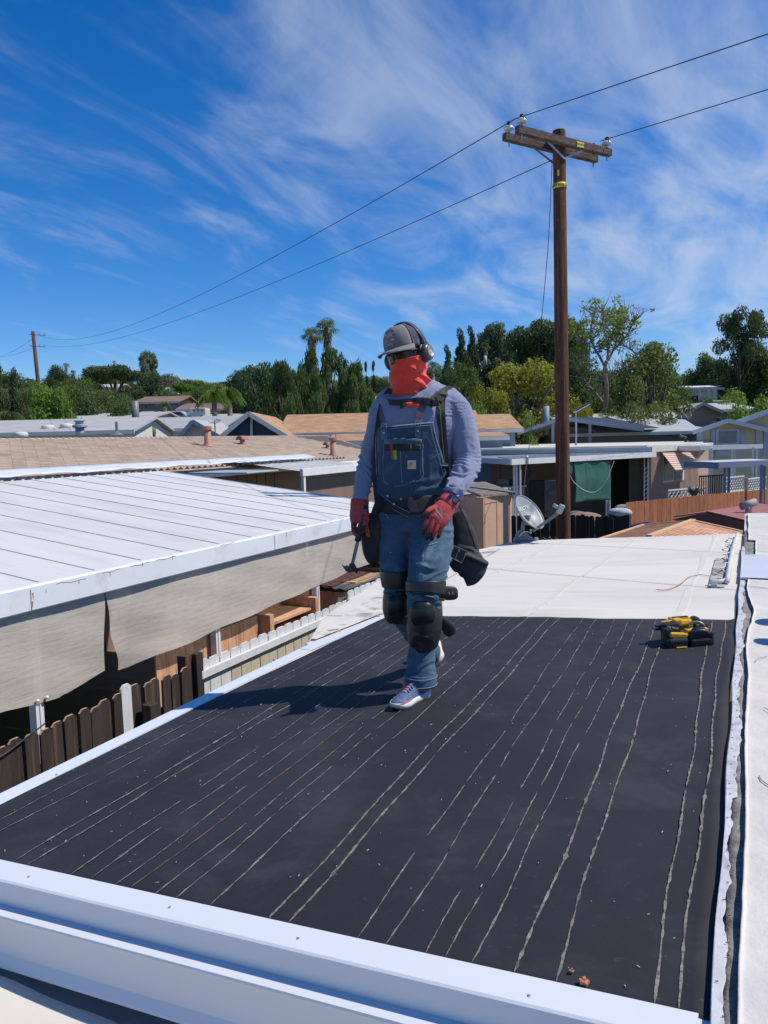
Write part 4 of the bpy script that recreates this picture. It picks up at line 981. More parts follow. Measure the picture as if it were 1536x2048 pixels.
bm2 = MB().prism([(-.05, 0, 0), (.05, 0, 0), (.05, 0, zt2-.03), (.02, 0, zt2), (-.02, 0, zt2), (-.05, 0, zt2-.03)], (0, .018, 0)).mesh('picket'); bm2.materials.append(MBLKF); bm2.materials.append(MSTEEL)
for p in bm2.polygons:
    if p.normal.z > .4: p.material_index = 1
for i in range(int(ln_/.104)+1): put('picket', bm2, bf2, (a[0]+dv[0]*i*.104, a[1]+dv[1]*i*.104, -.004*i), (0, 0, ang))

# ---- redwood fence
MRW = pm('redwood_board', (.40, .145, .06), var=.2, s=6, rough=.8, c2=(.28, .09, .04), s2=5, t2=(.5, .66), orand=.2, stretch=(3, 3, .35), bump=.25, bs=30)
rf = thing('redwood_fence', 'reddish brown board fence running across in front of the pink home', 'fence', (*hedge_xy(1350, 22), 0))
a = atD(1252, 1005, 23.4); b = atD(1448, 986, 25.6); c = atD(1545, 977, 27.5)
def boards(parent, a, b, w, mat, z0=0, th=.02, name='board', gap=.004, h=None):
    a = np.array(a); b = np.array(b); L = float(np.linalg.norm((b-a)[:2])); d = (b-a)/L; an = math.atan2(d[1], d[0]); N = max(1, int(L/w)); H = a[2]-z0 if h is None else h
    me = MB().bx((-w/2+gap/2, 0, 0), (w/2-gap/2, th, H)).mesh(name); me.materials.append(mat)
    for i in range(N):
        q = a+d*(i+.5)*L/N; put(name, me, parent, (q[0], q[1], (q[2]-H)+jig(.006)), (0, jig(.006), an))
boards(rf, a, b, .19, MRW); boards(rf, b, c, .19, MRW)
# ---- redwood slatted roof
MSL = pm('redwood_slat', (.62, .31, .18), var=.15, s=5, rough=.8, c2=(.68, .46, .27), s2=3, t2=(.5, .65), orand=.22, stretch=(1.5, 1.5, 1.5), bump=.2, bs=30)
MLT = pm('pale_new_timber', (.62, .41, .22), var=.12, s=6, rough=.8, bump=.2, bs=30)
sr = thing('slatted_pergola', 'low pergola roof of redwood slats with a pale timber ridge beyond the roof edge', 'pergola', (*hedge_xy(1350, 13.5), 0))
DR1, DR0 = 14.8, 12.6
R1 = atD(1386, 1043, DR1); R0 = atD(1298, 1083, DR0); L1 = atD(1288, 1051, DR1+.9); L0 = atD(1196, 1083, DR0+.5); E1 = atD(1484, 1065, DR1-.9)
R0[2] = R1[2]; L0[2] = L1[2]; 
rd = (R0-R1); E0 = E1+rd; E0[2] = E1[2]; L0 = L1+rd
under = MB(); e_ = np.array([0, 0, -.05]); under.add([R1+e_, R0+e_, L0+e_, L1+e_, E1+e_, E0+e_], [(0, 1, 2, 3), (1, 0, 4, 5)]).build('underside', pm('dark_underside', (.07, .028, .022), var=.3, s=6, rough=.9), sr)
def slats(parent, A0, A1, B0, B1, n, w, th, mat, name='slat'):
    for i in range(n):
        t = (i+.5)/n; p = lerp(A0, A1, t); q = lerp(B0, B1, t); MB().beam(p, q, w, th).build(name, mat, parent)
slats(sr, R1, R0, L1, L0, 18, .088, .022, MSL); slats(sr, R1, R0, E1, E0, 18, .088, .02, MSL)
MB().beam(R1+np.array([0, 0, .03]), R0+np.array([0, 0, .03]), .10, .04).build('ridge_beam', MLT, sr)
MB().beam(R1, L1, .05, .07).build('edge_beam', MLT, sr); MB().beam(R1, E1, .05, .07).build('edge_beam', MLT, sr); MB().beam(L1, L0, .05, .07).build('edge_beam', MLT, sr)
for q in (L1, E1, L0, E0): MB().bx((q[0]-.04, q[1]-.04, 0), (q[0]+.04, q[1]+.04, q[2]-.05)).build('post', MLT, sr)
# black bag in front of the redwood fence
q = atD(1290, 1048, 17.5); mB = MB(); mB.ell(q-np.array([0, 0, .25]), (.42, .34, .30), 20, 12)
V = [];
for p in mB.v:
    d_ = Vector(p)-Vector(q); f_ = 1+.10*math.sin(d_.x*19+d_.y*7)+.08*math.sin(d_.z*23+d_.x*11); V.append(tuple(Vector(q)+d_*f_))
mB.v = V; o = mB.build('rubbish_bag', pm('black_bag', (.02, .022, .03), rough=.25, spec=.7, bump=.6, bs=9, bdist=.05), None, smooth=True); tag(o, 'shiny black rubbish bag heaped in front of the redwood fence', 'bag')
# ---- maroon shed with ribbed roof and pipe vent
MMAR = pm('maroon_metal', (.13, .045, .042), var=.12, s=3, rough=.6); MMARR = pm('maroon_roof_metal', (.42, .16, .125), var=.1, s=3, rough=.5, orand=.08)
ms_ = thing('maroon_shed', 'maroon metal shed with ribbed roof and a bent grey vent pipe', 'shed', (*hedge_xy(1480, 17), 0))
DM = 17.0
g1 = atD(1414, 1023, DM); g2 = atD(1494, 1042, DM-1.8); g3 = atD(1440, 1003, DM+2.3) ; g4 = atD(1575, 1018, DM-.6)
rdg0 = g1; 
TL = atD(1414, 1023, DM); TR = atD(1500, 1043, DM-1.6); BL = atD(1515, 1003, DM+1.6); BR = BL+(TR-TL); BL[2] = TL[2]+.0
e_ = np.array([0, 0, -.03])
MB().add([TL+e_, TR+e_, BR+e_, BL+e_], [(0, 1, 2, 3)]).build('roof_deck', MMAR, ms_)
for i in range(15):
    t = (i+.5)/15; p = lerp(TL, BL, t); q2 = lerp(TR, BR, t); MB().beam(p, q2, float(np.linalg.norm((BL-TL)))/15*.70, .022).build('roof_panel', MMARR, ms_)
TL2 = atD(1340, 1028, DM+.4); 
# lower skirt to the right and the long left slope
SK = TR+np.array([0, 0, -.28])+(TR-TL)/np.linalg.norm(TR-TL)*.6; SKb = BR+(SK-TR)
for i in range(12):
    t = (i+.5)/12; MB().beam(lerp(TR, BR, t), lerp(SK, SKb, t), float(np.linalg.norm(BR-TR))/12*.75, .02).build('roof_panel', MMARR, ms_)
LS0 = TL+(TL-TR)/np.linalg.norm(TL-TR)*1.5+np.array([0, 0, -.30]); LS1 = BL+(LS0-TL)
MB().prism([TL, BL, LS1, LS0], (0, 0, -.03)).build('left_slope', MMARR, ms_)
# walls
quad_box(LS0+FW*.06, SK+FW*.06, float(SK[2])-.03, 0, .04, 'wall', MMAR, ms_)
MB().prism([LS0+FW*.06+np.array([0, 0, -.1]), SK+FW*.06, TR+FW*.06+e_, TL+FW*.06+e_], FW*.04).build('gable_wall', MMAR, ms_)
q = atD(1497, 1022, DM-.3); MB().tube([q+np.array([0, 0, -.1]), q+np.array([0, 0, .12])], .07, 14).build('vent_neck', MSTEEL, ms_, smooth=True)
MB().tube([q+RW*-.17+np.array([0, 0, .10]), q+RW*.16+np.array([0, 0, .20])], .085, 16, cap=False).build('vent_hood', pm('vent_grey', (.30, .29, .27), var=.1, s=5, rough=.6), ms_, smooth=True, solid=.01)

# ---- pink mobile home
MPK = pm('pink_siding', (.56, .38, .31), var=.04, s=1.5, rough=.8, bump=.1); MPKD = pm('pink_siding_shaded', (.50, .34, .28), var=.04, s=1.5, rough=.8)  # return wall gets the same siding with its shade put into a darker pink
MFR = pm('flat_roof_coating', (.60, .57, .51), var=.06, s=.8, rough=.9, c2=(.50, .47, .40), s2=.9, t2=(.45, .7), c3=(.68, .69, .70), s3=.7, t3=(.6, .64))
ph = thing('pink_mobile_home', 'pink mobile home with flat pale roof and striped window awning', 'house', (*hedge_xy(1350, 34), 0))
DPk = 33.0
wl_ = atD(1302, 905, DPk); wrr = atD(1398, 900, DPk+4.0); wb = atD(1418, 902, DPk+5.5)
ZT = float(wl_[2])
quad_box(wl_, wrr, ZT, 0, .1, 'wall', MPK, ph)
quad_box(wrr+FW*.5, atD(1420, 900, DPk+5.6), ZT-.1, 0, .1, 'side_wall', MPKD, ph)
def on_wall(a, b, px, py, off=0.0):
    """point where the sight line meets the upright plane through a and b, moved off towards the viewer"""
    d = (b-a)[:2]; nrm = np.array([-d[1], d[0]]); nrm /= np.linalg.norm(nrm)
    if nrm @ FW[:2] > 0: nrm = -nrm
    r = ray(px, py); t = ((a[:2]+nrm*off-CC[:2]) @ nrm)/(r[:2] @ nrm); return CC+r*t
def rect_on(a, b, x0, y0, x1, y1, off, th, name, mat, parent, **k):
    p = on_wall(a, b, x0, y0, off); q = on_wall(a, b, x1, y0, off); z0 = (on_wall(a, b, (x0+x1)/2, y1, off)[2]); z1 = (on_wall(a, b, (x0+x1)/2, y0, off)[2])
    return quad_box(p, q, float(z1), float(z0), th, name, mat, parent, **k)
wn = rect_on(wl_, wrr, 1327, 906, 1369, 963, .04, .05, 'window', MWD, ph)
rect_on(wl_, wrr, 1329, 909, 1348, 961, .06, .02, 'pane', MGLASS, wn); rect_on(wl_, wrr, 1350, 909, 1366, 961, .06, .02, 'pane', MGLASS, wn)
rect_on(wl_, wrr, 1351, 942, 1361, 960, .065, .01, 'curtain', pm('grey_curtain', (.25, .27, .27), var=.2, s=9, rough=.9), wn)
grv = MB()
for k in range(40):
    x = 1303+k*2.4
    p = on_wall(wl_, wrr, x, 905, .012); grv.bx((p[0]-.012, p[1]-.012, 0), (p[0]+.012, p[1]+.012, ZT-.02))
grv.build('siding_grooves', pm('groove_shade', (.46, .31, .25), rough=.9), ph)['kind'] = 'stuff'
aw = thing('window_awning', 'pink and cream striped metal awning over the pink home window', 'awning', (*hedge_xy(1350, 33), 2))
at0 = on_wall(wl_, wrr, 1323, 905, .05); at1 = on_wall(wl_, wrr, 1378, 903, .05); ab0 = on_wall(wl_, wrr, 1351, 941, 1.0); ab1 = on_wall(wl_, wrr, 1404, 936, 1.0)
MAW = pm('awning_slat', (.70, .55, .46), var=.04, s=3, rough=.6); MAW2 = pm('awning_slat_pink', (.46, .29, .22), var=.04, s=3, rough=.6)  # slat lips carry the darker pink of the stripes
for i in range(9):
    t0, t1 = i/9, (i+1)/9; A = lerp(at0, ab0, t0); B = lerp(at1, ab1, t0); C_ = lerp(at1, ab1, t1); D_ = lerp(at0, ab0, t1); up = np.array([0, 0, .05])
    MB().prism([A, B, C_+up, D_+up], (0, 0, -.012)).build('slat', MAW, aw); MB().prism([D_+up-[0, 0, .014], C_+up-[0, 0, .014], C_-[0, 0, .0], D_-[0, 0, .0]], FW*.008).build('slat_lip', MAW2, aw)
# roof slab
rfz = ZT+.02
A = atD(940, 909, 36.0); B = wl_.copy(); C_ = wrr.copy(); Dk = atD(1440, 881, 46); E_ = atD(930, 897, 52)
P = [A, B-FW*.15, C_-FW*.15+RW*.2, Dk, E_]; P = [np.array([p[0], p[1], rfz]) for p in P]
MB().prism(P, (0, 0, .22)).build('roof', MFR, ph)
P2 = [np.array([p[0], p[1], rfz+.23]) for p in (lerp(A, B, .02)+FW*.6, B+FW*.5, C_+FW*.6, Dk-RW*.5, E_+RW*.5)]
MB().prism(P2, (0, 0, .05)).build('roof_crown', MFR, ph)
# dark interior wall under the carport
iw0 = atD(930, 940, 38.5); iw1 = atD(1305, 940, 35.5)
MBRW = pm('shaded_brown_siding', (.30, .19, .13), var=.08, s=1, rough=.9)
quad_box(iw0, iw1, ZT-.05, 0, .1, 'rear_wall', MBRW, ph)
for (x0, y0, x1, y1, mt, nm) in [(972, 930, 999, 962, MGLASS, 'window'), (1049, 930, 1058, 958, MGLASS, 'window'), (1224, 916, 1258, 1030, MDARK, 'doorway')]:
    rect_on(iw0, iw1, x0, y0, x1, y1, .05, .05, nm, mt, ph)
ac = thing('accordion_door', 'closed grey accordion shutter at the carport beside the pink wall', 'shutter', (*hedge_xy(1273, 34), 0))
MACC = pm('grey_shutter', (.30, .29, .26), var=.08, s=3, rough=.7, orand=.2)
for i in range(8):
    x0 = 1258+i*4; p = atD(x0, 918, 34.4); q2 = atD(x0+3.4, 918, 34.2); quad_box(p, q2, float(p[2]), 0, .05, 'panel', MACC, ac)
op = thing('ornate_post', 'white wrought iron lattice post at the corner of the pink home', 'post', (*hedge_xy(1292, 33), 0))
pz = [atD(x, 915, 32.6) for x in (1289, 1296)]
for p in pz: MB().bx((p[0]-.02, p[1]-.02, 0), (p[0]+.02, p[1]+.02, ZT-.05)).build('upright', MW, op)
for i in range(12): MB().beam((pz[0][0], pz[0][1], .4+i*.18), (pz[1][0], pz[1][1], .5+i*.18), .02, .03).build('scroll', MW, op)
# carport on its left
cpw = thing('white_carport', 'white flat carport with ribbed top joined to the pink home', 'carport', (*hedge_xy(1150, 31), 0))
F0 = atD(1021, 921, 27.5); F1 = atD(1312, 905, 32.8); K0 = atD(955, 914, 31.0)
F1[2] = F0[2]+.04; back = atD(1080, 899, 37.2); zc = float(F0[2])
m = MB(); Fb1 = F1+(back-F0)*.55; PB = [F0, F1, lerp(F1, Fb1, 1), K0+(Fb1-F1)*.6, K0]
top = [np.array([p[0], p[1], zc+.0]) for p in (F0, F1, F1+FW*3.2, K0+FW*3.2, K0)]
MB().prism(top, (0, 0, .03)).build('roof_sheet', pm('grey_blue_metal', (.20, .22, .25), var=.06, s=1.2, rough=.5), cpw)
rb = 0
for i in range(34):
    t = (i+.5)/34; p = lerp(F0, F1, t); q2 = p+FW*3.2; MB().beam((p[0], p[1], zc+.045), (q2[0], q2[1], zc+.045), .10, .03).build('rib', pm('rib_metal', (.27, .29, .32), var=.05, s=2, rough=.5) if i == 0 else bpy.data.materials['rib_metal'], cpw)
def fascia(a, b, h, mat, parent, z=None):
    quad_box(a-FW*.05, b-FW*.05, (z if z is not None else float(a[2]))+.03, (z if z is not None else float(a[2]))+.03-h, .05, 'fascia', mat, parent)
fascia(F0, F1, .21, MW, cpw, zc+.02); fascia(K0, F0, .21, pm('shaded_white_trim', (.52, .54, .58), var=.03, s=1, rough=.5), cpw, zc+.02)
for px in (1028, 1033, 1040):
    p = atD(px, 930, 27.9); MB().bx((p[0]-.03, p[1]-.03, 0), (p[0]+.03, p[1]+.03, zc-.1)).build('post', MW, cpw)
# green tarp
tp0 = atD(1147, 922, 29.6); tp1 = atD(1221, 921, 31.0)
MTARP = pm('green_tarp', (.030, .12, .085), var=.15, s=5, rough=.6, bump=.4, bs=9, bdist=.03)
def tarp(u, v):
    p = lerp(tp0, tp1, u); z = p[2]-.02-1.62*v*(1-.04*math.sin(u*3)); r = .03*math.sin(u*14+v*3)+.02*math.sin(v*9)-.18*v*(1-u)**3
    q = p+FW*r+RW*(.06*math.sin(v*3)*(u < .3)*(1-u/.3)); return (q[0], q[1], z)
o = MB().grid(tarp, 24, 16).build('green_tarp', MTARP, None, smooth=True, solid=.01); tag(o, 'dark green tarp hanging from the white carport right of the pole', 'tarp')
def tarp2(u, v):
    p = lerp(atD(1128, 925, 29.4), tp0, u); q = p+FW*(.05*math.sin(u*9)); return (q[0], q[1], p[2]-(.35+.5*(1-u)*0)*v-.35*v*u*u)
o = MB().grid(tarp2, 8, 8).build('tarp_flap', MTARP, None, smooth=True, solid=.01); tag(o, 'short flap of dark green tarp between the pole and the large tarp', 'tarp')
pp = [atD(px, py, 29.0) for px, py in [(1138, 946), (1146, 962), (1160, 975), (1175, 983), (1190, 984), (1203, 974), (1215, 957), (1222, 938), (1228, 923)]]
o = MB().tube(smoothpath(pp), .013, 5).build('hanging_cord', MW, None, smooth=True); tag(o, 'long white cord hanging in a loop across the green tarp', 'cord')
rr = random.Random(9); pp = [atD(1138+i*5.2, 923-i*.62+rr.uniform(-1.2, 1.8), 30-.0) for i in range(30)]
o = MB().tube(smoothpath(pp, 3), .012, 5).build('string_lights', MW, None, smooth=True); tag(o, 'crumpled white string lights under the front edge of the white carport', 'string lights')
for px in (1213, 1219):
    p = atD(px, 1000, 28.5); o = MB().bx((p[0]-.03, p[1]-.03, 0), (p[0]+.03, p[1]+.03, 1.45)).build('stand_post', MWD, None); tag(o, ('left' if px < 1215 else 'right')+' of two short cream posts standing under the green tarp', 'post')
# reflective speckled cabinet, dark cabinet, wall unit, clutter
p = atD(1104, 961, 29.0); MCAB = pm('speckled_metal', (.10, .11, .13), var=.3, s=3, rough=.3, metal=.4, c2=(.45, .47, .50), s2=6.5, t2=(.66, .70))
o = MB().bx((p[0]-.24, p[1]-.2, .3), (p[0]+.24, p[1]+.3, p[2])).build('metal_cabinet', MCAB, None, bevel=.01); tag(o, 'grey speckled shiny metal cabinet just left of the pole', 'cabinet')
p = atD(1077, 961, 29.6); o = MB().bx((p[0]-.32, p[1]-.2, .2), (p[0]+.32, p[1]+.3, p[2])).build('dark_cabinet', pm('dark_brown_panel', (.05, .04, .035), rough=.7), None, bevel=.01); tag(o, 'dark brown cabinet left of the speckled metal cabinet', 'cabinet')
wu = thing('cream_counter', 'cream sided low counter under the white carport left of its posts', 'counter', (*hedge_xy(1000, 27), 0))
a = atD(925, 985, 25.8); b = atD(1047, 970, 29.0); b[2] = a[2]
quad_box(a, b, float(a[2])-.12, 0, .08, 'siding', pm('cream_siding', (.50, .42, .33), var=.05, s=2, rough=.8), wu)
m = MB().prism([a-FW*.1, b-FW*.1+RW*.1, b+FW*1.2, a+FW*1.2-RW*.3], (0, 0, -.07)); m.build('counter_top', pm('cream_top', (.52, .46, .38), var=.1, s=2, rough=.8), wu)
gv = MB()
for i in range(22): q2 = lerp(a, b, (i+.5)/22)-FW*.006; gv.bx((q2[0]-.008, q2[1]-.008, .2), (q2[0]+.008, q2[1]+.008, a[2]-.14))
gv.build('siding_grooves', pm('groove_dark', (.25, .20, .15), rough=.9), wu)['kind'] = 'stuff'
rr = random.Random(21)
for i, (px, py, w, h, c, lab) in enumerate([(1008, 962, .40, .22, (.35, .25, .14), 'small cardboard box on the cream counter'), (1024, 963, .36, .22, (.03, .03, .035), 'black case on the cream counter beside the cardboard box'), (1042, 965, .3, .2, (.16, .03, .04), 'dark red bin behind the white carport posts'), (985, 968, .7, .10, (.05, .05, .05), 'low dark pile of tools lying on the cream counter'), (958, 970, .5, .09, (.06, .06, .07), 'flat dark folded cover at the left end of the counter')]):
    p = lerp(a, b, 0)*0+atD(px, py, 29.0 if i < 3 else 28.0); z = float(a[2]); o = MB().bx((p[0]-w/2, p[1]-.15, z), (p[0]+w/2, p[1]+.15, z+h)).build('box', pm('clutter', c, var=.2, s=9, rough=.8), None, bevel=.02); tag(o, lab, ['box', 'case', 'bin', 'tools', 'cover'][i])
# sacks and things behind the black fence
for i, (px, py, D, r, c, lab) in enumerate([(1170, 1026, 21.5, .55, (.28, .18, .13), 'large pinkish brown sack slumped behind the black fence'), (1153, 1018, 22.2, .35, (.14, .14, .13), 'small dark grey sack behind the brown sack'), (1240, 1012, 23, .36, (.45, .47, .50), 'pale grey bundle behind the black fence end'), (1247, 1003, 24, .26, (.38, .30, .24), 'tan cushion at the left end of the redwood fence')]):
    p = atD(px, py, D); mm_ = MB(); mm_.ell(p+np.array([0, 0, -.2]), (r, r*.7, r*.42), 18, 10); o = mm_.build('sack', pm('sack', c, var=.2, s=4, rough=.9, bump=.4, bs=6, bdist=.05), None, smooth=True); tag(o, lab, ['sack', 'sack', 'bundle', 'cushion'][i])
    MB().bx((p[0]-.3, p[1]-.2, 0), (p[0]+.3, p[1]+.2, p[2]-.25)).build('support', MDARK, o)
# lattice panel leaning, planter
MLAT = pm('white_lattice', (.66, .65, .62), var=.04, s=3, rough=.7)
def lattice(name, label, x0, x1, y0, y1, D0, D1, step=.17, group=None):
    p = atD(x0, y0, D0); q = atD(x1, y0, D1); z0 = float(atD(x0, y1, D0)[2]); z1 = float(p[2]); L = float(np.linalg.norm((q-p)[:2])); H = z1-z0
    th_ = thing(name, label, 'lattice', (p[0], p[1], 0), group); d = (q-p)/L; d[2] = 0
    def pt_(s, z): return (p[0]+d[0]*s, p[1]+d[1]*s, z0+z)
    for sg in (1, -1):
        k = -H
        while k < L:
            s0, s1 = (k, k+H); 
            a0, z_0 = (s0, 0) if sg > 0 else (s0, H); a1, z_1 = (s1, H) if sg > 0 else (s1, 0)
            if a0 < 0: f = (0-a0)/H; a0 = 0; z_0 += sg*H*f
            if a1 > L: f = (a1-L)/H; a1 = L; z_1 -= sg*H*f
            if a1-a0 > .03:
                o1 = pt_(a0, z_0); o2 = pt_(a1, z_1); off = FW*(.008*sg); MB().beam(np.array(o1)+off, np.array(o2)+off, .035, .012, tuple(FW)).build('lath', MLAT, th_)
            k += step
    for z in (0, H): MB().beam(pt_(0, z), pt_(L, z), .05, .05).build('frame', MLAT, th_)
    MB().beam(pt_(0, 0), pt_(0, H), .05, .05).build('frame', MLAT, th_); MB().beam(pt_(L, 0), pt_(L, H), .05, .05).build('frame', MLAT, th_)
    MB().bx((p[0]-.03, p[1]-.03, 0), (p[0]+.03, p[1]+.03, z0)).build('leg', MLAT, th_); MB().bx((q[0]-.03, q[1]-.03, 0), (q[0]+.03, q[1]+.03, z0)).build('leg', MLAT, th_)
lattice('lattice_panel', 'long white lattice panel standing under the pink home window', 1336, 1412, 981, 998, 30.5, 32, .26)
lattice('lattice_panel', 'white lattice screen right of the dark brown slat railing', 1447, 1488, 956, 985, 31, 32.0, .20)
lattice('lattice_panel', 'bright white lattice screen behind the blue grey carport posts', 1496, 1532, 958, 982, 31, 32.0, .20)
p = atD(1492, 955, 31); o = MB().bx((p[0]-.05, p[1]-.05, 0), (p[0]+.05, p[1]+.05, p[2])).build('wood_post', MSL, None); tag(o, 'brown wooden post between the two white lattice screens', 'post')
br = thing('slat_railing', 'dark brown vertical slat railing between the pink home and the lattice', 'railing', (*hedge_xy(1420, 32), 0))
for i in range(11):
    px = 1399+i*4.4; p = atD(px, 951+(i > 5)*0-i*.2, 31.5); MB().bx((p[0]-.022, p[1]-.02, 0), (p[0]+.022, p[1]+.02, p[2])).build('slat', pm('dark_brown_slat', (.07, .028, .018), rough=.8) if i == 0 else bpy.data.materials['dark_brown_slat'], br)
a = atD(1398, 953, 31.4); b = atD(1446, 950, 31.4); MB().beam(a, b, .06, .06).build('handrail', bpy.data.materials['dark_brown_slat'], br)
ag = thing('spiky_plant', 'spiky blue grey agave leaves in front of the white lattice panel', 'plant', atD(1388, 993, 29.8)); MAG = pm('agave', (.07, .11, .10), var=.3, s=9, rough=.6)
base_ = atD(1388, 992, 29.8)
for i in range(13):
    a_ = i*.48; l_ = .42; tip = base_+RW*(math.cos(a_)*.32)+FW*math.sin(a_)*.2+np.array([0, 0, .26+.08*(i % 3)]); MB().tube([base_+RW*math.cos(a_)*.05, lerp(base_, tip, .5)+np.array([0, 0, .04]), tip], [.035, .04, .004], 5).build('leaf', MAG, ag)
MB().lathe([(.12, -1.2), (.18, -.02)], base_, n=10).build('pot', MPINK, ag)
# ---- carport on the right of the pink home
def carport(label, x0, y0, x1, y1, D0, D1, deep, h, mat, posts, topmat, nm='small_carport'):
    t = thing(nm, label, 'carport', (*hedge_xy((x0+x1)/2, D0), 0)); a = atD(x0, y0, D0); b = atD(x1, y1, D1); b[2] = a[2]; z = float(a[2])
    MB().prism([a, b, b+FW*deep, a+FW*deep-RW*.3], (0, 0, -.03)).build('roof_sheet', topmat, t); fascia(a, b, h, mat, t, z)
    quad_box(a-RW*.02, a+FW*deep-RW*.3, z+.02, z-h, .04, 'fascia', mat, t)
    for px, dd in posts:
        p = atD(px, 930, dd); MB().bx((p[0]-.045, p[1]-.045, 0), (p[0]+.045, p[1]+.045, z-h*.5)).build('post', mat, t)
    return t
MSG = pm('awning_grey', (.42, .45, .50), var=.05, s=1, rough=.5)
carport('white carport awning reaching right from the pink home towards the yellow house', 1399, 893, 1525, 891, 33, 33.5, 2.0, .19, MW, [(1419, 33.4), (1423, 33.0), (1464, 33.4), (1469, 33.9), (1506, 33.2), (1513, 33.6)], MSG)
MBG = pm('blue_grey_trim', (.20, .22, .32), var=.04, s=1, rough=.5)
carport('blue grey carport with slim posts at the right edge, in front of the white one', 1436, 926, 1560, 921, 26, 27, 2.2, .20, MBG, [(1450, 26.4), (1458, 27.2), (1523, 26.4), (1529, 27.2)], pm('pale_top', (.55, .58, .62), rough=.5), 'blue_carport')

# ---- yellow house
MYH = pm('pale_yellow_siding', (.50, .455, .29), var=.04, s=.8, rough=.8, bump=.08); MLB = pm('light_grey_trim', (.42, .46, .52), var=.04, s=1, rough=.6)
yh = thing('yellow_house', 'pale yellow two gabled house with grey trim and blue shutters at the right edge', 'house', (*hedge_xy(1480, 45), 0))
DY = 42.0; YD = np.array([.02, 1.0, 0])
yl = atD(1393, 870, DY); yr = atD(1512, 870, DY)
zE = float(atD(1393, 860, DY)[2]); apx = atD(1448, 842, DY); zA = float(apx[2])
g0 = np.array([yl[0], yl[1], 0]); g1_ = np.array([yr[0], yr[1], 0]); ga = np.array([apx[0], apx[1], zA])
MB().prism([g0, g1_, g1_+[0, 0, zE], ga, g0+[0, 0, zE]], YD*7).build('front_wing', MYH, yh)
# main house behind to the right with higher gable
ml = atD(1462, 850, DY+1.2); mr = atD(1660, 850, DY+1.2); ap2 = atD(1552, 815, DY+1.2); zE2 = float(atD(1462, 846, DY+1.2)[2]) 
m0 = np.array([ml[0], ml[1], 0]); m1 = np.array([mr[0], mr[1], 0]); ma = np.array([ap2[0], ap2[1], float(ap2[2])])
MB().prism([m0, m1, m1+[0, 0, zE2], ma, m0+[0, 0, zE2]], YD*9).build('main_wing', MYH, yh)
MRG = pm('grey_composition_roof', (.30, .31, .32), var=.1, s=4, rough=.9)
def gable_roof(parent, e0, ap, e1, deep, th, over, trim, rmat, dv=None):
    dv = FW if dv is None else dv
    up = np.array([0, 0, .02])
    for e in (e0, e1):
        d = (e-ap); d = d/np.linalg.norm(d); eo = e+d*over
        MB().prism([ap-FW*.5+up, eo-FW*.5+up, eo+dv*deep+up, ap+dv*deep+up], (0, 0, th*.4)).build('roof', rmat, parent)
        MB().beam(ap-FW*.55, eo-FW*.55, .06, th, tuple(np.cross(FW, d))).build('fascia_board', trim, parent)
gable_roof(yh, g0+[0, 0, zE], ga, g1_+[0, 0, zE], 7, .22, .45, MLB, MRG, YD)
gable_roof(yh, m0+[0, 0, zE2], ma, m1+[0, 0, zE2], 9, .26, 1.5, MLB, MRG, YD)
for px in (1399, 1517): q = atD(px, 880, DY-.04); MB().bx((q[0]-.12, q[1]-.1, 0), (q[0]+.16, q[1]+.06, zE)).build('corner_board', MLB, yh)
for (x0, y0, x1, y1) in [(1434, 858, 1477, 892)]:
    a = atD(1393, 870, DY); b = atD(1512, 870, DY)
    w_ = rect_on(a, b, 1432, 858, 1480, 892, .06, .05, 'window', MLB, yh); rect_on(a, b, 1438, 862, 1474, 886, .08, .02, 'pane', pm('curtained_glass', (.13, .17, .20), rough=.15, var=.1), w_)
    for q0, q1 in ((1423, 1431), (1481, 1489)):
        s_ = rect_on(a, b, q0, 859, q1, 892, .08, .04, 'shutter', pm('pale_blue_shutter', (.34, .40, .52), rough=.6) if q0 < 1430 else bpy.data.materials['pale_blue_shutter'], yh); rect_on(a, b, q0+3, 860, q0+5, 891, .10, .02, 'shutter_slot', MLB, s_)
rect_on(atD(1393, 870, DY), atD(1512, 870, DY), 1431, 900, 1478, 912, .06, .05, 'window', MLB, yh)
rect_on(m0+[0, 0, 3], m1+[0, 0, 3], 1528, 857, 1536, 912, .06, .05, 'shutter', bpy.data.materials['pale_blue_shutter'], yh)
dwn = thing('downspout', 'dark downspout under the left eave of the yellow house', 'downspout', atD(1372, 885, DY)); MB().tube([atD(1358, 868, DY-.2), atD(1362, 873, DY-.2), atD(1371, 874, DY-.2), atD(1371, 884, DY-.2)], .07, 8).build('pipe', pm('dark_gutter', (.06, .07, .09), rough=.5), dwn, smooth=True)
# ---- grey roofed house with open porch gable
gh = thing('grey_roof_house', 'brown walled house with wide grey ribbed roof and blue grey porch trim', 'house', (*hedge_xy(1180, 55), 0))
DG = 50.0
MRR = pm('ribbed_grey_roof', (.40, .41, .42), var=.05, s=.8, rough=.6); MBGT = pm('blue_trim', (.24, .29, .36), var=.04, s=1, rough=.6)
el = atD(1040, 862, DG); er = atD(1281, 876, DG); ap = atD(1123, 837, DG)
el[2] = er[2] = float(atD(1040, 862, DG)[2])-.1
rback = atD(1345, 829, DG+16); 
def tri_wall(p, q, a, name, mat, parent, deep): MB().prism([np.array([p[0], p[1], 0]), np.array([q[0], q[1], 0]), q-np.array([0, 0, .05]), a-np.array([0, 0, .05]), p-np.array([0, 0, .05])], FW*deep).build(name, mat, parent)
MWB = pm('taupe_wall', (.26, .20, .17), var=.05, s=1, rough=.85)
tri_wall(el+FW*2.5+RW*2.5, er+FW*2.5-RW*1.5, ap+FW*2.5-np.array([0, 0, .3]), 'wall', MWB, gh, 10)
ridge_d = (rback-ap); 
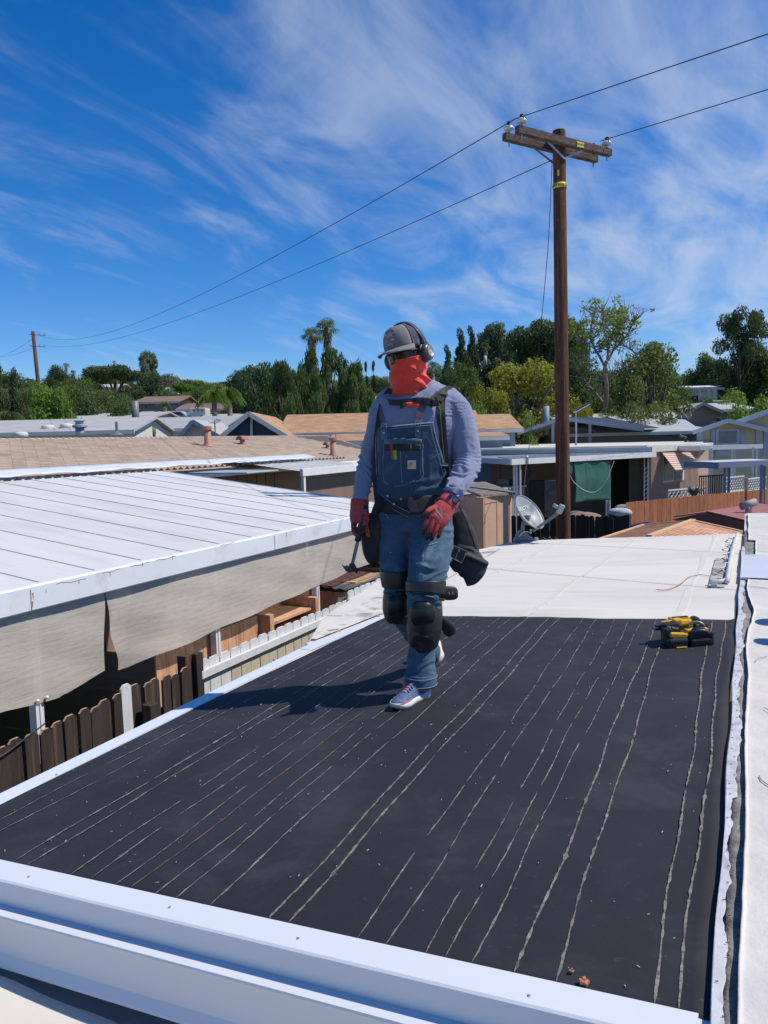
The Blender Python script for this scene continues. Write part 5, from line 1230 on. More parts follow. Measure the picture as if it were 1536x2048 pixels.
for e, nm in ((el, 'roof'), (er, 'roof')):
    eb = e+ridge_d*np.array([1, 1, 0]); rb_ = ap+ridge_d*np.array([1, 1, 0]); rb_[2] = ap[2]+.0
    MB().prism([ap, e, eb, rb_], (0, 0, .08)).build(nm, MRR, gh); d = (e-ap)/np.linalg.norm(e-ap); MB().beam(ap-FW*.05, e-FW*.05+d*.2, .06, .22, tuple(np.cross(FW, d))).build('fascia_board', MBGT, gh)
    if e is er:
        N = 26
        for i in range(1, N):
            t = i/N*.5; p = lerp(ap, rb_, t)+np.array([0, 0, .10]); q2 = lerp(e, eb, t)+np.array([0, 0, .10]); MB().beam(p, q2, .10, .03).build('roof_rib', pm('rib_dark', (.22, .23, .24), rough=.6) if i == 1 else bpy.data.materials['rib_dark'], gh)
for px in (1106, 1180): p = atD(px, 850, DG+.1); MB().bx((p[0]-.08, p[1]-.08, 0), (p[0]+.08, p[1]+.08, float(atD(px, 845, DG)[2]))).build('porch_post', MBGT, gh)
wa = atD(1080, 860, DG+2.35); wb_ = atD(1250, 860, DG+2.35)
for (x0, y0, x1, y1) in [(1131, 861, 1143, 884), (1151, 864, 1182, 884), (1185, 860, 1192, 884)]:
    w_ = rect_on(wa, wb_, x0, y0, x1, y1, .12, .05, 'window', MBGT, gh); rect_on(wa, wb_, x0+1.5, y0+2, x1-1.5, y1-1, .15, .02, 'pane', MGLASS, w_)
for px, py, D, s, lab in [(1298, 836, DG+7, .8, 'dark turbine roof vent on the grey ribbed roof'), (1330, 840, DG+6, .6, 'small dark vent right of the turbine vent on the grey roof')]:
    p = atD(px, py, D); v = thing('roof_vent', lab, 'vent', p); MB().lathe([(.16*s, -.5), (.16*s, .1)], p, n=10).build('neck', MSTEEL, v); MB().ell(p+np.array([0, 0, .25*s]), (.30*s, .30*s, .22*s), 12, 8).build('hood', MDG, v)
for k_, (px, py) in enumerate([(1357, 838), (1368, 836), (1376, 835)]):
    p = atD(px, py+5, DG+5); v = thing('small_dish', ['left', 'middle', 'right'][k_]+' of three small grey dishes on the grey roof', 'satellite dish', p, 'small dishes on the grey roof'); MB().tube([p-np.array([0, 0, .6]), p+np.array([0, 0, .1])], .04, 6).build('mast', MDG, v)
    MB().lathe([(.001, 0), (.2, .03), (.34, .10)], p+np.array([0, 0, .15]), tuple(-FW*.4-RW*.8+np.array([0, 0, .5])) if k_ != 1 else tuple(RW*.8+np.array([0, 0, .4])), 14, cap=False).build('reflector', MDISH, v, solid=.02)
# solar street light
sl_ = thing('solar_light', 'tilted solar panel lamp on a thin pole above the porch roof', 'lamp', (*hedge_xy(1153, 40), 0)); p = atD(1152, 820, 40)
MB().tube([(p[0], p[1], 0), (p[0], p[1], p[2])], .05, 8).build('pole', MSTEEL, sl_); a = atD(1149, 822, 40); b = atD(1178, 806, 40)
MB().beam(a, b, .5, .05).build('panel', pm('solar_panel', (.03, .035, .06), rough=.2), sl_); MB().beam(a-np.array([0, 0, .06]), b-np.array([0, 0, .06]), .54, .04).build('panel_frame', MW, sl_)
# chimney, blue cover, pale flat roof
o = MB().tube([atD(1092, 870, 52), atD(1092, 812, 52)], .22, 14).build('flue_pipe', pm('blue_grey_pipe', (.22, .26, .30), rough=.6), None, smooth=True); tag(o, 'blue grey cylindrical chimney pipe left of the utility pole', 'chimney')
pr = thing('pale_roof_house', 'house with a pale flat roof carrying a blue tarpaulin cover', 'house', (*hedge_xy(1035, 56), 0)); a = atD(995, 848, 54); b = atD(1100, 846, 56)
MB().prism([np.array([q_[0], q_[1], 0]) for q_ in (a, b, b+FW*7, a+FW*7)], (0, 0, a[2])).build('wall', MWB, pr); MB().prism([np.array([q_[0], q_[1], a[2]]) for q_ in (a-RW*.4-FW*.4, b-FW*.4, b+FW*7.4, a+FW*7.4-RW*.4)], (0, 0, .2)).build('roof', MFR, pr)
p = atD(1042, 842, 59); o = MB().lathe([(.95, 0), (1.02, .35), (.9, .42), (.001, .40)], (p[0], p[1], a[2]+.2), n=20).build('blue_cover', pm('blue_plastic', (.02, .14, .50), var=.1, s=2, rough=.45), None, smooth=True); tag(o, 'round bright blue covered tub on the pale flat roof', 'tub')

# ================================================================ hill side houses, vehicles, far pole
def gr(px, D):
    p = atD(px, 900, D); return np.array([p[0], p[1], terr(p[0], p[1])])
MTILE = pm('brown_far_roof', (.22, .13, .10), var=.15, s=.7, rough=.9); MTANW = pm('tan_stucco_far', (.46, .33, .20), var=.05, s=.4, rough=.9); MGRR = pm('grey_far_roof', (.40, .395, .38), var=.13, s=1.1, rough=.9, stretch=(.6, .6, 16), c2=(.33, .325, .31), s2=.5, t2=(.5, .7)); MGRR2 = pm('grey_far_roof_darker', (.35, .355, .36), var=.12, s=1.1, rough=.9, stretch=(.6, .6, 16))
MORR = pm('orange_tan_shingle', (.42, .26, .14), var=.16, s=1.2, rough=.95, stretch=(1, 1, 9), c2=(.33, .20, .11), s2=1.5, t2=(.45, .6)); MNAVY = pm('navy_siding', (.035, .055, .12), var=.06, s=1, rough=.8); MWF = pm('white_far_wall', (.62, .60, .56), var=.05, s=.5, rough=.85)
def house(label, x0, x1, D, ytop, yeave, deep, wall, roof, name='house', ridge='along', wins=(), zb=None, over=.5, trim=None, apx=None):
    """x0,x1,yeave,ytop as seen; ridge 'along' runs left-right, 'gable' faces the viewer"""
    a = atD(x0, yeave, D); b = atD(x1, yeave, D); b[2] = a[2] = (a[2]+b[2])/2; g0_ = min(terr(a[0], a[1]), terr(b[0], b[1]))-1 if zb is None else zb
    t = thing(name, label, 'house', (a[0], a[1], g0_))
    if ridge == 'along':
        dr = deep/2; r0 = atD(x0, ytop, D+dr); zr_ = float(atD((x0+x1)/2, ytop, D+dr)[2]); A = a-FW*over-RW*over; B = b-FW*over+RW*over
        Ra = a+FW*dr-RW*over; Rb = b+FW*dr+RW*over; Ra[2] = Rb[2] = zr_; C1 = a+FW*(deep+over)-RW*over; C2 = b+FW*(deep+over)+RW*over
        MB().prism([A, B, Rb, Ra], (0, 0, .12)).build('roof', roof, t); MB().prism([Ra, Rb, C2, C1], (0, 0, .12)).build('roof', roof, t)
        e = a+FW*dr; e[2] = zr_-.05; e2 = b+FW*dr; e2[2] = zr_-.05
        V = [a, b, b+FW*deep, a+FW*deep]; V = [np.array([q[0], q[1], g0_]) for q in V]+[np.array([q[0], q[1], a[2]]) for q in V]+[e, e2]
        MB().add(V, [(0, 1, 5, 4), (1, 2, 6, 9, 5), (2, 3, 7, 6), (3, 0, 4, 8, 7), (3, 2, 1, 0), (4, 5, 9, 8), (8, 9, 6, 7)]).build('wall', wall, t)
        MB().beam(A-FW*.02, B-FW*.02, .06, .2).build('fascia_board', trim or MWF, t)
    else:
        zr_ = ytop; ax = (x0+x1)/2 if apx is None else apx; p = atD(ax, ytop, D)
        MB().prism([np.array([a[0], a[1], g0_]), np.array([b[0], b[1], g0_]), b, p, a], FW*deep).build('wall', wall, t)
        gable_roof(t, a, p, b, deep, .22, over, trim or MWF, roof)
    for k, (wx0, wy0, wx1, wy1) in enumerate(wins):
        w_ = rect_on(a, b, wx0, wy0, wx1, wy1, .06, .06, 'window', MWF, t); rect_on(a, b, wx0+1, wy0+1, wx1-1, wy1-1, .09, .03, 'pane', MGLASS, w_)
    return t
# left middle distance
nh = house('navy gabled mobile home with white trim and an orange tan shingle roof', 447, 571, 38, 828, 872, 9, MNAVY, MORR, ridge='gable', trim=MWF, apx=501, zb=0, over=.25)
q = atD(503, 850, 37.95); MB().beam(atD(503, 832, 37.9), atD(503, 872, 37.9), .12, .05, tuple(FW)).build('gable_post', MWF, nh)
a = atD(571, 869, 38); b = atD(935, 869, 44); ra = atD(503, 828.5, 42.5); rb_ = atD(935, 830, 47); 
lo = house('long orange tan shingle roof with white gutter behind the tan house', 566, 960, 41, 829, 867, 9, MNAVY, MORR, zb=0, over=.3, wins=[(905, 880, 935, 896), (680, 882, 730, 898)])
house('lower navy porch with a tan shingle awning roof beside the long orange tan roof', 672, 800, 36, 872, 886, 4, MNAVY, MORR, zb=0, over=.3, wins=[(700, 892, 735, 915)])
rh = house('white trimmed blue porch with tan shingles right of the man', 962, 1030, 42, 832, 862, 8, pm('dusty_blue_wall', (.20, .27, .36), var=.05, s=1, rough=.8), MORR, zb=0, over=.4)
house('lower blue glazed porch with pale stacked roof in front of the tan shingles', 930, 1005, 38, 869, 877, 5, pm('blue_grey_glazing', (.16, .24, .32), var=.05, s=1, rough=.4), MORR, zb=0, over=.3)
for i, (lab, x0, x1, D, yt, ye, dp_, rm) in enumerate([
    ('pale grey roofed mobile home row at the far left behind the shingles', -80, 262, 42, 843, 868, 8, MGRR),
    ('long grey roof with small hatches in the middle distance on the left', 60, 292, 60, 830, 842, 12, MGRR),
    ('wide grey roofed home left of the navy gable', 232, 440, 50, 838, 861, 12, MGRR2),
    ('grey roof behind the navy gable with a pale skylight', 392, 560, 62, 830, 843, 10, MGRR)]):
    house(lab, x0, x1, D, yt, ye, dp_, MWF, rm, zb=0, over=.3)
house('small grey gabled annex left of the navy gable', 364, 438, 44, 843, 872, 7, MWF, MGRR, ridge='gable', trim=MBGT, zb=0, over=.3, apx=390)
for i, (px, py, D, lab) in enumerate([(42, 864, 41, 'white dome skylight on the grey roof, leftmost'), (133, 847, 43, 'white rectangular skylight on the left grey roof'), (235, 842, 50, 'pale dome skylight in the middle of the grey roofs'), (96, 850, 43, 'flat grey hatch left of the rectangular skylight'), (212, 836, 62, 'small white hatch near the ridge of the far grey roof'), (240, 834, 63, 'tiny white hatch right of the other far hatch'), (118, 836, 62, 'small hatch at the left of the far grey roof')]):
    p = atD(px, py, D); s = .35; o = MB().lathe([(s, -.3), (s, -.06), (s*.7, .0), (.01, .02)], p, n=10).build('skylight', MWF, None, smooth=True); tag(o, lab, 'skylight')
p = atD(160, 866, 38); v = thing('turbine_vent', 'blue grey round roof vent standing on the left grey roof', 'vent', p); MB().lathe([(.22, -.3), (.22, .25)], p, n=12).build('neck', MSTEEL, v, smooth=True); MB().lathe([(.28, .25), (.36, .3), (.36, .38), (.2, .42), (.2, .55), (.3, .6), (.01, .66)], p, n=12).build('hood', pm('blue_grey_metal', (.30, .35, .40), rough=.5), v)
p = atD(234, 866, 38); o = MB().lathe([(.35, -.1), (.12, .05), (.07, .1), (.06, .55), (.001, .56)], p, n=10).build('plumbing_vent', MDG, None); tag(o, 'thin dark plumbing vent with a cone base on the grey roof', 'vent')
p = atD(271, 832, 58); o = MB().lathe([(.28, -1), (.28, 1.1), (.001, 1.12)], p, n=12).build('flue_pipe', MDG, None, smooth=True); tag(o, 'grey flue pipe standing behind the left grey roofs', 'chimney')
p = atD(430, 858, 38); v = thing('tv_dish', 'small dark roof dish left of the navy gable', 'satellite dish', p); MB().tube([p-np.array([0, 0, .5]), p+np.array([0, 0, .4])], .03, 6).build('mast', MDG, v); MB().lathe([(.001, 0), (.2, .04), (.32, .10)], p+np.array([0, 0, .3]), (.2, -.3, .9), 14, cap=False).build('reflector', MDISH, v, solid=.02)
house('wide light grey roofed home right of the porch gable', 1126, 1392, 52, 829, 868, 10, MWB, MRR, zb=0, over=.3)
# hillside
sp = house('tan two storey house with dark solar panels on its brown roof', 276, 352, 82, 795, 806, 9, MTANW, MTILE, zb=None, wins=[(289, 809, 295, 817), (311, 807, 327, 813), (344, 810, 352, 816)])
for i in range(5):
    a = atD(290+i*11, 806, 84); b = atD(300+i*11, 806, 84); c = atD(290+i*11, 796.5, 86.4); d = atD(300+i*11, 796.5, 86.4); MB().prism([a, b, d, c], (0, 0, .12)).build('solar_panel', pm('dark_solar', (.02, .03, .06), rough=.15) if i == 0 else bpy.data.materials['dark_solar'], sp)
house('low brown roofed house behind the drooping trees', 362, 492, 78, 808, 820, 9, MTANW, MTILE)
house('pale bungalow with a flat roof high on the left hillside', 183, 232, 130, 770, 776, 8, MWF, MGRR)
house('second pale bungalow lower on the left hillside', 170, 228, 120, 782, 789, 8, MWF, MTILE)
house('cream house between the trees on the left hillside', 322, 345, 115, 776, 783, 8, MWF, MGRR)
house('distant white house on the skyline right of the brown tree', 356, 382, 190, 762, 768, 8, MWF, MWF)
house('pale house between the pepper trees and the man', 722, 748, 66, 796, 806, 9, MWF, MGRR)
house('grey trimmed house showing behind the bare tree', 1100, 1262, 92, 788, 796, 10, MWF, MGRR, wins=[(1216, 803, 1232, 816), (1190, 803, 1202, 812)])
pr2 = house('white porch house with brown fence on the right hillside', 1352, 1435, 80, 773, 779, 8, MWF, MWF, wins=[(1371, 783, 1386, 792)])
a = atD(1366, 792, 77); b = atD(1400, 792, 77); quad_box(a, b, float(a[2]), float(a[2])-1.2, .1, 'porch_fence', bpy.data.materials['dark_brown_slat'], pr2)
for px in (1399, 1417, 1430): p = atD(px, 776, 77); MB().bx((p[0]-.1, p[1]-.1, terr(p[0], p[1])-1), (p[0]+.1, p[1]+.1, p[2])).build('porch_post', MWF, pr2)
house('dark low roofed house among the trees at the right edge', 1418, 1560, 96, 764, 772, 8, MTANW, MGRR2)
house('grey gabled house with taupe walls above the white carport', 1366, 1500, 62, 809, 822, 9, MWB, MGRR, wins=[(1402, 832, 1408, 842), (1425, 834, 1443, 844)])
house('small grey gable in front of the taupe walled house', 1372, 1432, 61, 808, 822, 5, MWB, MGRR, ridge='gable', trim=MBGT, over=.4)
def rv(label, x0, x1, y0, y1, D):
    a = atD(x0, y1, D); b = atD(x1, y1, D); z1 = float(atD(x0, y0, D)[2]); t = thing('motorhome', label, 'motorhome', (a[0], a[1], a[2])); H = z1-a[2]; L = b-a
    def P(u, z): q_ = a+L*u; return np.array([q_[0], q_[1], a[2]+H*z])
    MB().prism([P(0, .12), P(1, .12), P(1, .95), P(.9, 1), P(.22, 1), P(.12, .72), P(0, .60)], FW*2.2).build('body', MWF, t, bevel=.06)
    for u in (.35, .55, .75): MB().prism([P(u, .6)-FW*.03, P(u+.12, .6)-FW*.03, P(u+.12, .82)-FW*.03, P(u, .82)-FW*.03], FW*.02).build('window', MGLASS, t)
    MB().prism([P(.02, .6)-FW*.03, P(.1, .6)-FW*.03, P(.12, .72)-FW*.03, P(.05, .68)-FW*.03], FW*.02).build('cab_window', MGLASS, t)
    for u in (.15, .78): MB().lathe([(H*.13, 0), (H*.13, .25), (.01, .26)], P(u, .1)-FW*.05, tuple(FW), 14).build('wheel', MBLK, t)
    MB().bx(P(.5, 1)-.0, P(.6, 1.06)+FW*.5).build('roof_unit', MWF, t); return t
rv('white motorhome parked between the drooping trees on the left', 373, 412, 816, 836, 72)
rv('white motorhome roof showing above the taupe walled house', 1415, 1460, 801, 818, 70)
def car(label, px, py, D, col, L=3.9):
    py += 6
    p = atD(px, py, D); z = p[2]; t = thing('parked_car', label, 'car', (p[0], p[1], z-.7)); sx_ = [(-.5, .25), (.5, .25), (.5, .55), (.32, .62), (.18, .95), (-.22, .95), (-.36, .62), (-.5, .58)]
    MB().prism([p+RW*(u*L)+np.array([0, 0, v*1.45-.9]) for u, v in sx_], FW*1.7).build('body', pm('car_paint', col, rough=.3), t, bevel=.08)
    MB().prism([p-FW*.02+RW*(u*L)+np.array([0, 0, v*1.45-.9]) for u, v in [(-.30, .66), (.24, .66), (.15, .88), (-.20, .88)]], FW*.02).build('window', MGLASS, t)
    for u in (-.3, .3): MB().lathe([(.32, 0), (.32, .2), (.01, .21)], p+RW*(u*L)+np.array([0, 0, -.58])-FW*.05, tuple(FW), 12).build('wheel', MBLK, t)
car('silver car parked below the solar panelled house', 300, 826, 76, (.5, .52, .55)); car('pale blue car parked left of the motorhome', 348, 826, 75, (.35, .42, .5))
car('dark teal car parked below the white porch house', 1378, 812, 72, (.03, .12, .12)); car('green grey car left of the teal car below the porch', 1352, 808, 76, (.12, .16, .14))
# far utility poles
fp0 = atD(84, 838, DFP); fdir = fpt+np.array([0, 0, .3])-fp0; fp1 = fpt+np.array([0, 0, .25])
fpo = thing('utility_pole', 'distant brown wooden utility pole leaning slightly at the far left', 'utility pole', (fp0[0], fp0[1], terr(fp0[0], fp0[1])))
MB().tube([fp0-fdir*.4, fp1], [.24, .17], 12).build('pole', MPOLE, fpo, smooth=True)
for py, w_ in ((669, 1), (692, 1)):
    c = atD(67, py, DFP-.3); MB().beam(c-RW*.35, c+RW*1.2+np.array([0, 0, -.12]), .05, .05).build('crossarm', MARM, fpo)
    for s_ in (-.3, .6, 1.1): MB().lathe([(.04, 0), (.06, .06), (.02, .14)], c+RW*s_+np.array([0, 0, .0]), n=8).build('insulator', MDG, fpo)
for (px, y0, D, lab) in [(56, 755, 150, 'thin distant utility pole at the left hill'), (103, 757, 150, 'small distant pole right of the brown leaning pole'), (200, 770, 118, 'grey pole standing among the hillside trees on the left'), (261, 795, 84, 'brown pole left of the solar panelled house'), (1468, 765, 85, 'dark pole in front of the right hillside trees'), (742, 798, 64, 'grey street pole left of the man')]:
    p = atD(px, y0, D); z = terr(p[0], p[1]); t = thing('distant_pole', lab, 'pole', (p[0], p[1], z)); MB().tube([(p[0], p[1], z-1), tuple(p)], .14, 6).build('pole', MPOLE, t); MB().beam(p-RW*1.0-np.array([0, 0, .4]), p+RW*1.0-np.array([0, 0, .4]), .12, .12).build('crossarm', MARM, t)
wire('overhead_cable', atD(-40, 716, 80), atD(66, 676, DFP), .6, .012, 'faint cable running left from the top of the far brown pole', 12); wire('overhead_cable', atD(-40, 716, 70), atD(68, 695, DFP), .3, .012, 'lower faint cable running left from the far brown pole', 12)
wire('overhead_cable', atD(1060, 738, 60), atD(1560, 752, 90), 1.2, .03, 'pale cable crossing in front of the trees on the right', 24); wire('overhead_cable', atD(1340, 770, 84), atD(1560, 750, 88), .6, .03, 'thin cable over the right hillside houses', 16)

# ================================================================ trees
def leaf_cloud(centres, radii, n, size, flat=1.0, droop=0.0, rs=1, shell=.45, asp=.6):
    """separate small leaf clump faces spread through a set of ellipsoids"""
    g_ = np.random.default_rng(rs); K = len(centres); C = np.array(centres, float); Rr = np.array(radii, float)
    w = (Rr**2).prod(1)**(1/3); idx = g_.choice(K, n, p=w/w.sum())
    d = g_.normal(size=(n, 3)); d /= np.linalg.norm(d, axis=1)[:, None]; rad = shell+(1-shell)*g_.random(n)**.6
    ctr = C[idx]+d*Rr[idx]*rad[:, None]*(1+.10*g_.normal(size=n))[:, None]
    nn = d*.6+g_.normal(size=(n, 3))*.7; nn[:, 2] += .25*flat; nn /= np.linalg.norm(nn, axis=1)[:, None]
    t = np.cross(nn, g_.normal(size=(n, 3))); 
    if droop: t = t*(1-droop)+np.array([0, 0, -1.])*droop*np.linalg.norm(t, axis=1)[:, None]; 
    t /= np.linalg.norm(t, axis=1)[:, None]; b = np.cross(nn, t); b /= np.linalg.norm(b, axis=1)[:, None]
    s = size*(.6+.8*g_.random(n)); t *= s[:, None]*(1+droop*1.6); b *= (s*asp)[:, None]
    V = np.stack([ctr-t, ctr-t*.1+b, ctr+t, ctr-t*.1-b], 1).reshape(-1, 3); return V
def quads_mesh(name, V, mat):
    me = bpy.data.meshes.new(name); n = len(V)//4; me.vertices.add(len(V)); me.vertices.foreach_set('co', V.astype(np.float32).ravel()); me.loops.add(n*4); me.loops.foreach_set('vertex_index', np.arange(n*4, dtype=np.int32)); me.polygons.add(n); me.polygons.foreach_set('loop_start', np.arange(0, n*4, 4, dtype=np.int32)); me.update(calc_edges=True); me.materials.append(mat); return me
def blobs(rs, n, rx, rz, z0, z1, r0, r1, taper=0, round_=1):
    rr = random.Random(rs); C = []; R = []
    for i in range(n):
        z = rr.uniform(z0, z1); f = (z-z0)/(z1-z0); lim = rx*(math.sqrt(max(.05, 1-(2*f-1)**2*.75)) if round_ else (1-taper*f)); a = rr.uniform(0, 6.28); q_ = lim*math.sqrt(rr.random())*.82; r = rr.uniform(r0, r1)*(1-.5*taper*f)
        C.append((q_*math.cos(a), q_*math.sin(a), z)); R.append((r, r, r*rr.uniform(.6, .85)*rz))
    return C, R
LG = leafmat('leaf_mid_green', (0.065, 0.111, 0.026), (0.163, 0.240, 0.058)); LD = leafmat('leaf_dark_green', (0.046, 0.081, 0.031), (0.119, 0.176, 0.063), trans=.2); LB = leafmat('leaf_bright_green', (0.111, 0.195, 0.029), (0.247, 0.377, 0.065), trans=.35)
LY = leafmat('leaf_yellow_green', (0.111, 0.137, 0.019), (0.390, 0.364, 0.039), trans=.3); LE = leafmat('leaf_grey_green', (0.091, 0.124, 0.065), (0.208, 0.260, 0.156)); LO = leafmat('leaf_olive', (0.091, 0.124, 0.029), (0.234, 0.273, 0.078)); LBR = leafmat('leaf_brownish', (0.104, 0.065, 0.039), (0.208, 0.130, 0.078)); LPM = leafmat('palm_frond', (0.052, 0.091, 0.026), (0.169, 0.221, 0.065)); LDP = leafmat('dead_frond', (0.182, 0.130, 0.078), (0.364, 0.286, 0.195), trans=.1)
MTR = pm('tree_bark', (.10, .075, .055), var=.3, s=2, rough=.95, coord='pos'); MTRG = pm('grey_bark', (.20, .165, .13), var=.25, s=2, rough=.95)
def trunk_mesh(name, rs, kind='oak', h0=.45, spread=.55, r=.045, mat=None, lean=0):
    rr = random.Random(rs); m = MB(); 
    top = (lean, 0, h0); m.tube([(0, 0, -.06), (lean*.4+rr.uniform(-.01, .01), 0, h0*.5), top], [r*1.3, r, r*.8], 8)
    for i in range(7):
        a = i*2.4+rr.uniform(-.4, .4); s_ = spread*rr.uniform(.35, .62); z = rr.uniform(.60, .84); b_ = (top[0]*.8, 0, h0*rr.uniform(.7, 1)); mid = (b_[0]+math.cos(a)*s_*.4, math.sin(a)*s_*.4, b_[2]+(z-b_[2])*.45)
        e = (b_[0]+math.cos(a)*s_, math.sin(a)*s_, z); m.tube([b_, mid, e], [r*.6, r*.4, r*.15], 6)
        for k in range(2):
            a2 = a+rr.uniform(-1, 1); m.tube([mid, (mid[0]+math.cos(a2)*s_*.5, mid[1]+math.sin(a2)*s_*.3, mid[2]+.14)], [r*.3, r*.08], 5)
    me = m.mesh(name, smooth=True); me.materials.append(mat or MTR); return me
KIND = {}
def defkind(name, leaf, cents, n, size, trunk, **k):
    V = leaf_cloud(cents[0], cents[1], n, size, **k); KIND[name] = (quads_mesh('crown_'+name, V, leaf), trunk)
c = blobs(1, 32, .44, 1, .12, .92, .13, .23); defkind('broad', LG, c, 15000, .016, trunk_mesh('t1', 1), rs=1)
c = blobs(2, 30, .44, 1, .12, .92, .12, .22); defkind('dense', LD, c, 15000, .016, trunk_mesh('t2', 2, h0=.3), rs=2)
c = blobs(3, 24, .46, 1, .08, .90, .12, .22); defkind('bright', LB, c, 12000, .018, trunk_mesh('t3', 3, h0=.3), rs=3)
c = blobs(4, 40, .46, 1, .04, .92, .09, .17); defkind('yellow', LY, c, 14000, .015, trunk_mesh('t4', 4, h0=.35), rs=4)
c = blobs(5, 22, .40, 1, .35, .95, .08, .16); defkind('eucalyptus', LE, c, 6500, .016, trunk_mesh('t5', 5, h0=.4, mat=MTRG, r=.025), rs=5, droop=.4)
c = blobs(6, 30, .38, 1, .02, .98, .10, .17, taper=.85, round_=0); defkind('conifer', LD, c, 13000, .014, trunk_mesh('t6', 6, h0=.5, spread=.2, r=.03), rs=6)
c = blobs(7, 14, .11, 2.0, .06, .95, .06, .09, taper=.5, round_=0); defkind('cypress', LD, c, 8000, .012, trunk_mesh('t7', 7, h0=.3, spread=.05, r=.02), rs=7)
C_, R2 = [], []; rr = random.Random(8)
for i in range(46):
    a = rr.uniform(0, 6.28); z = rr.uniform(.10, .93); q_ = (.44 if z < .6 else .44*math.sqrt(max(.04, 1-((z-.55)/.42)**2)))*math.sqrt(rr.uniform(.25, 1)); C_.append((q_*math.cos(a), q_*math.sin(a), z)); R2.append((.085, .085, .11))
defkind('pepper', leafmat('leaf_pepper_green', (.06, .10, .028), (.17, .24, .07)), (C_, R2), 19000, .011, trunk_mesh('t8', 8, h0=.4), rs=8, droop=.6, shell=.35)
C_, R2 = [], []
for i in range(13):
    a = i*2.4; q_ = .42*math.sqrt((i+.5)/13); C_.append((q_*math.cos(a), q_*math.sin(a), .82-.3*q_*q_+rr.uniform(-.05, .05))); R2.append((.15, .15, .09))
defkind('umbrella', LD, (C_, R2), 11000, .014, trunk_mesh('t9', 9, h0=.45, spread=.4, r=.035), rs=9)
C_, R2 = [], []
for i in range(30):
    a = rr.uniform(0, 6.3); z = rr.uniform(.36, .95); q_ = .40*math.sqrt(rr.random())*math.sqrt(max(.1, 1-((z-.62)/.40)**2)); C_.append((q_*math.cos(a), q_*math.sin(a), z)); R2.append((.11, .11, .07))
defkind('pine', LD, (C_, R2), 12000, .012, trunk_mesh('t10', 10, h0=.55, spread=.38, r=.022), rs=10)
c = blobs(11, 12, .42, 1, .30, .92, .09, .17); defkind('olive', LO, blobs(12, 26, .44, 1, .18, .92, .11, .20), 13000, .015, trunk_mesh('t11', 11, h0=.35), rs=11)
defkind('brown', LBR, c, 4500, .014, trunk_mesh('t12', 12, mat=MTRG), rs=12)
defkind('bush', LO, blobs(13, 20, .48, 1, .05, .80, .12, .24), 9000, .020, trunk_mesh('t13', 13, h0=.2, r=.02), rs=13)
defkind('greenbush', LB, blobs(14, 20, .48, 1, .05, .80, .12, .24), 9000, .020, trunk_mesh('t14', 14, h0=.2, r=.02), rs=14)
def tree(kind, x, ytop, halfw, D, label, group=None, name='tree', zb=None):
    cr, tr = KIND[kind]; g_ = gr(x, D); top = atD(x, ytop, D); z0 = g_[2]-.3 if zb is None else zb; H = float(top[2]-z0)/.97; W = 2*halfw/FOC*D/(.66 if kind not in ('cypress', 'conifer', 'pine') else (.30 if kind == 'cypress' else .72))
    t = thing(name, label, name if name in ('bush',) else 'tree', (g_[0], g_[1], z0), group)
    rot = random.random()*6.28
    for nm, me in (('trunk', tr), ('crown', cr)):
        o = bpy.data.objects.new(nm, me); COL.objects.link(o); o.parent = t; o.scale = (W, W, H); o.rotation_euler = (0, 0, rot)
    return t
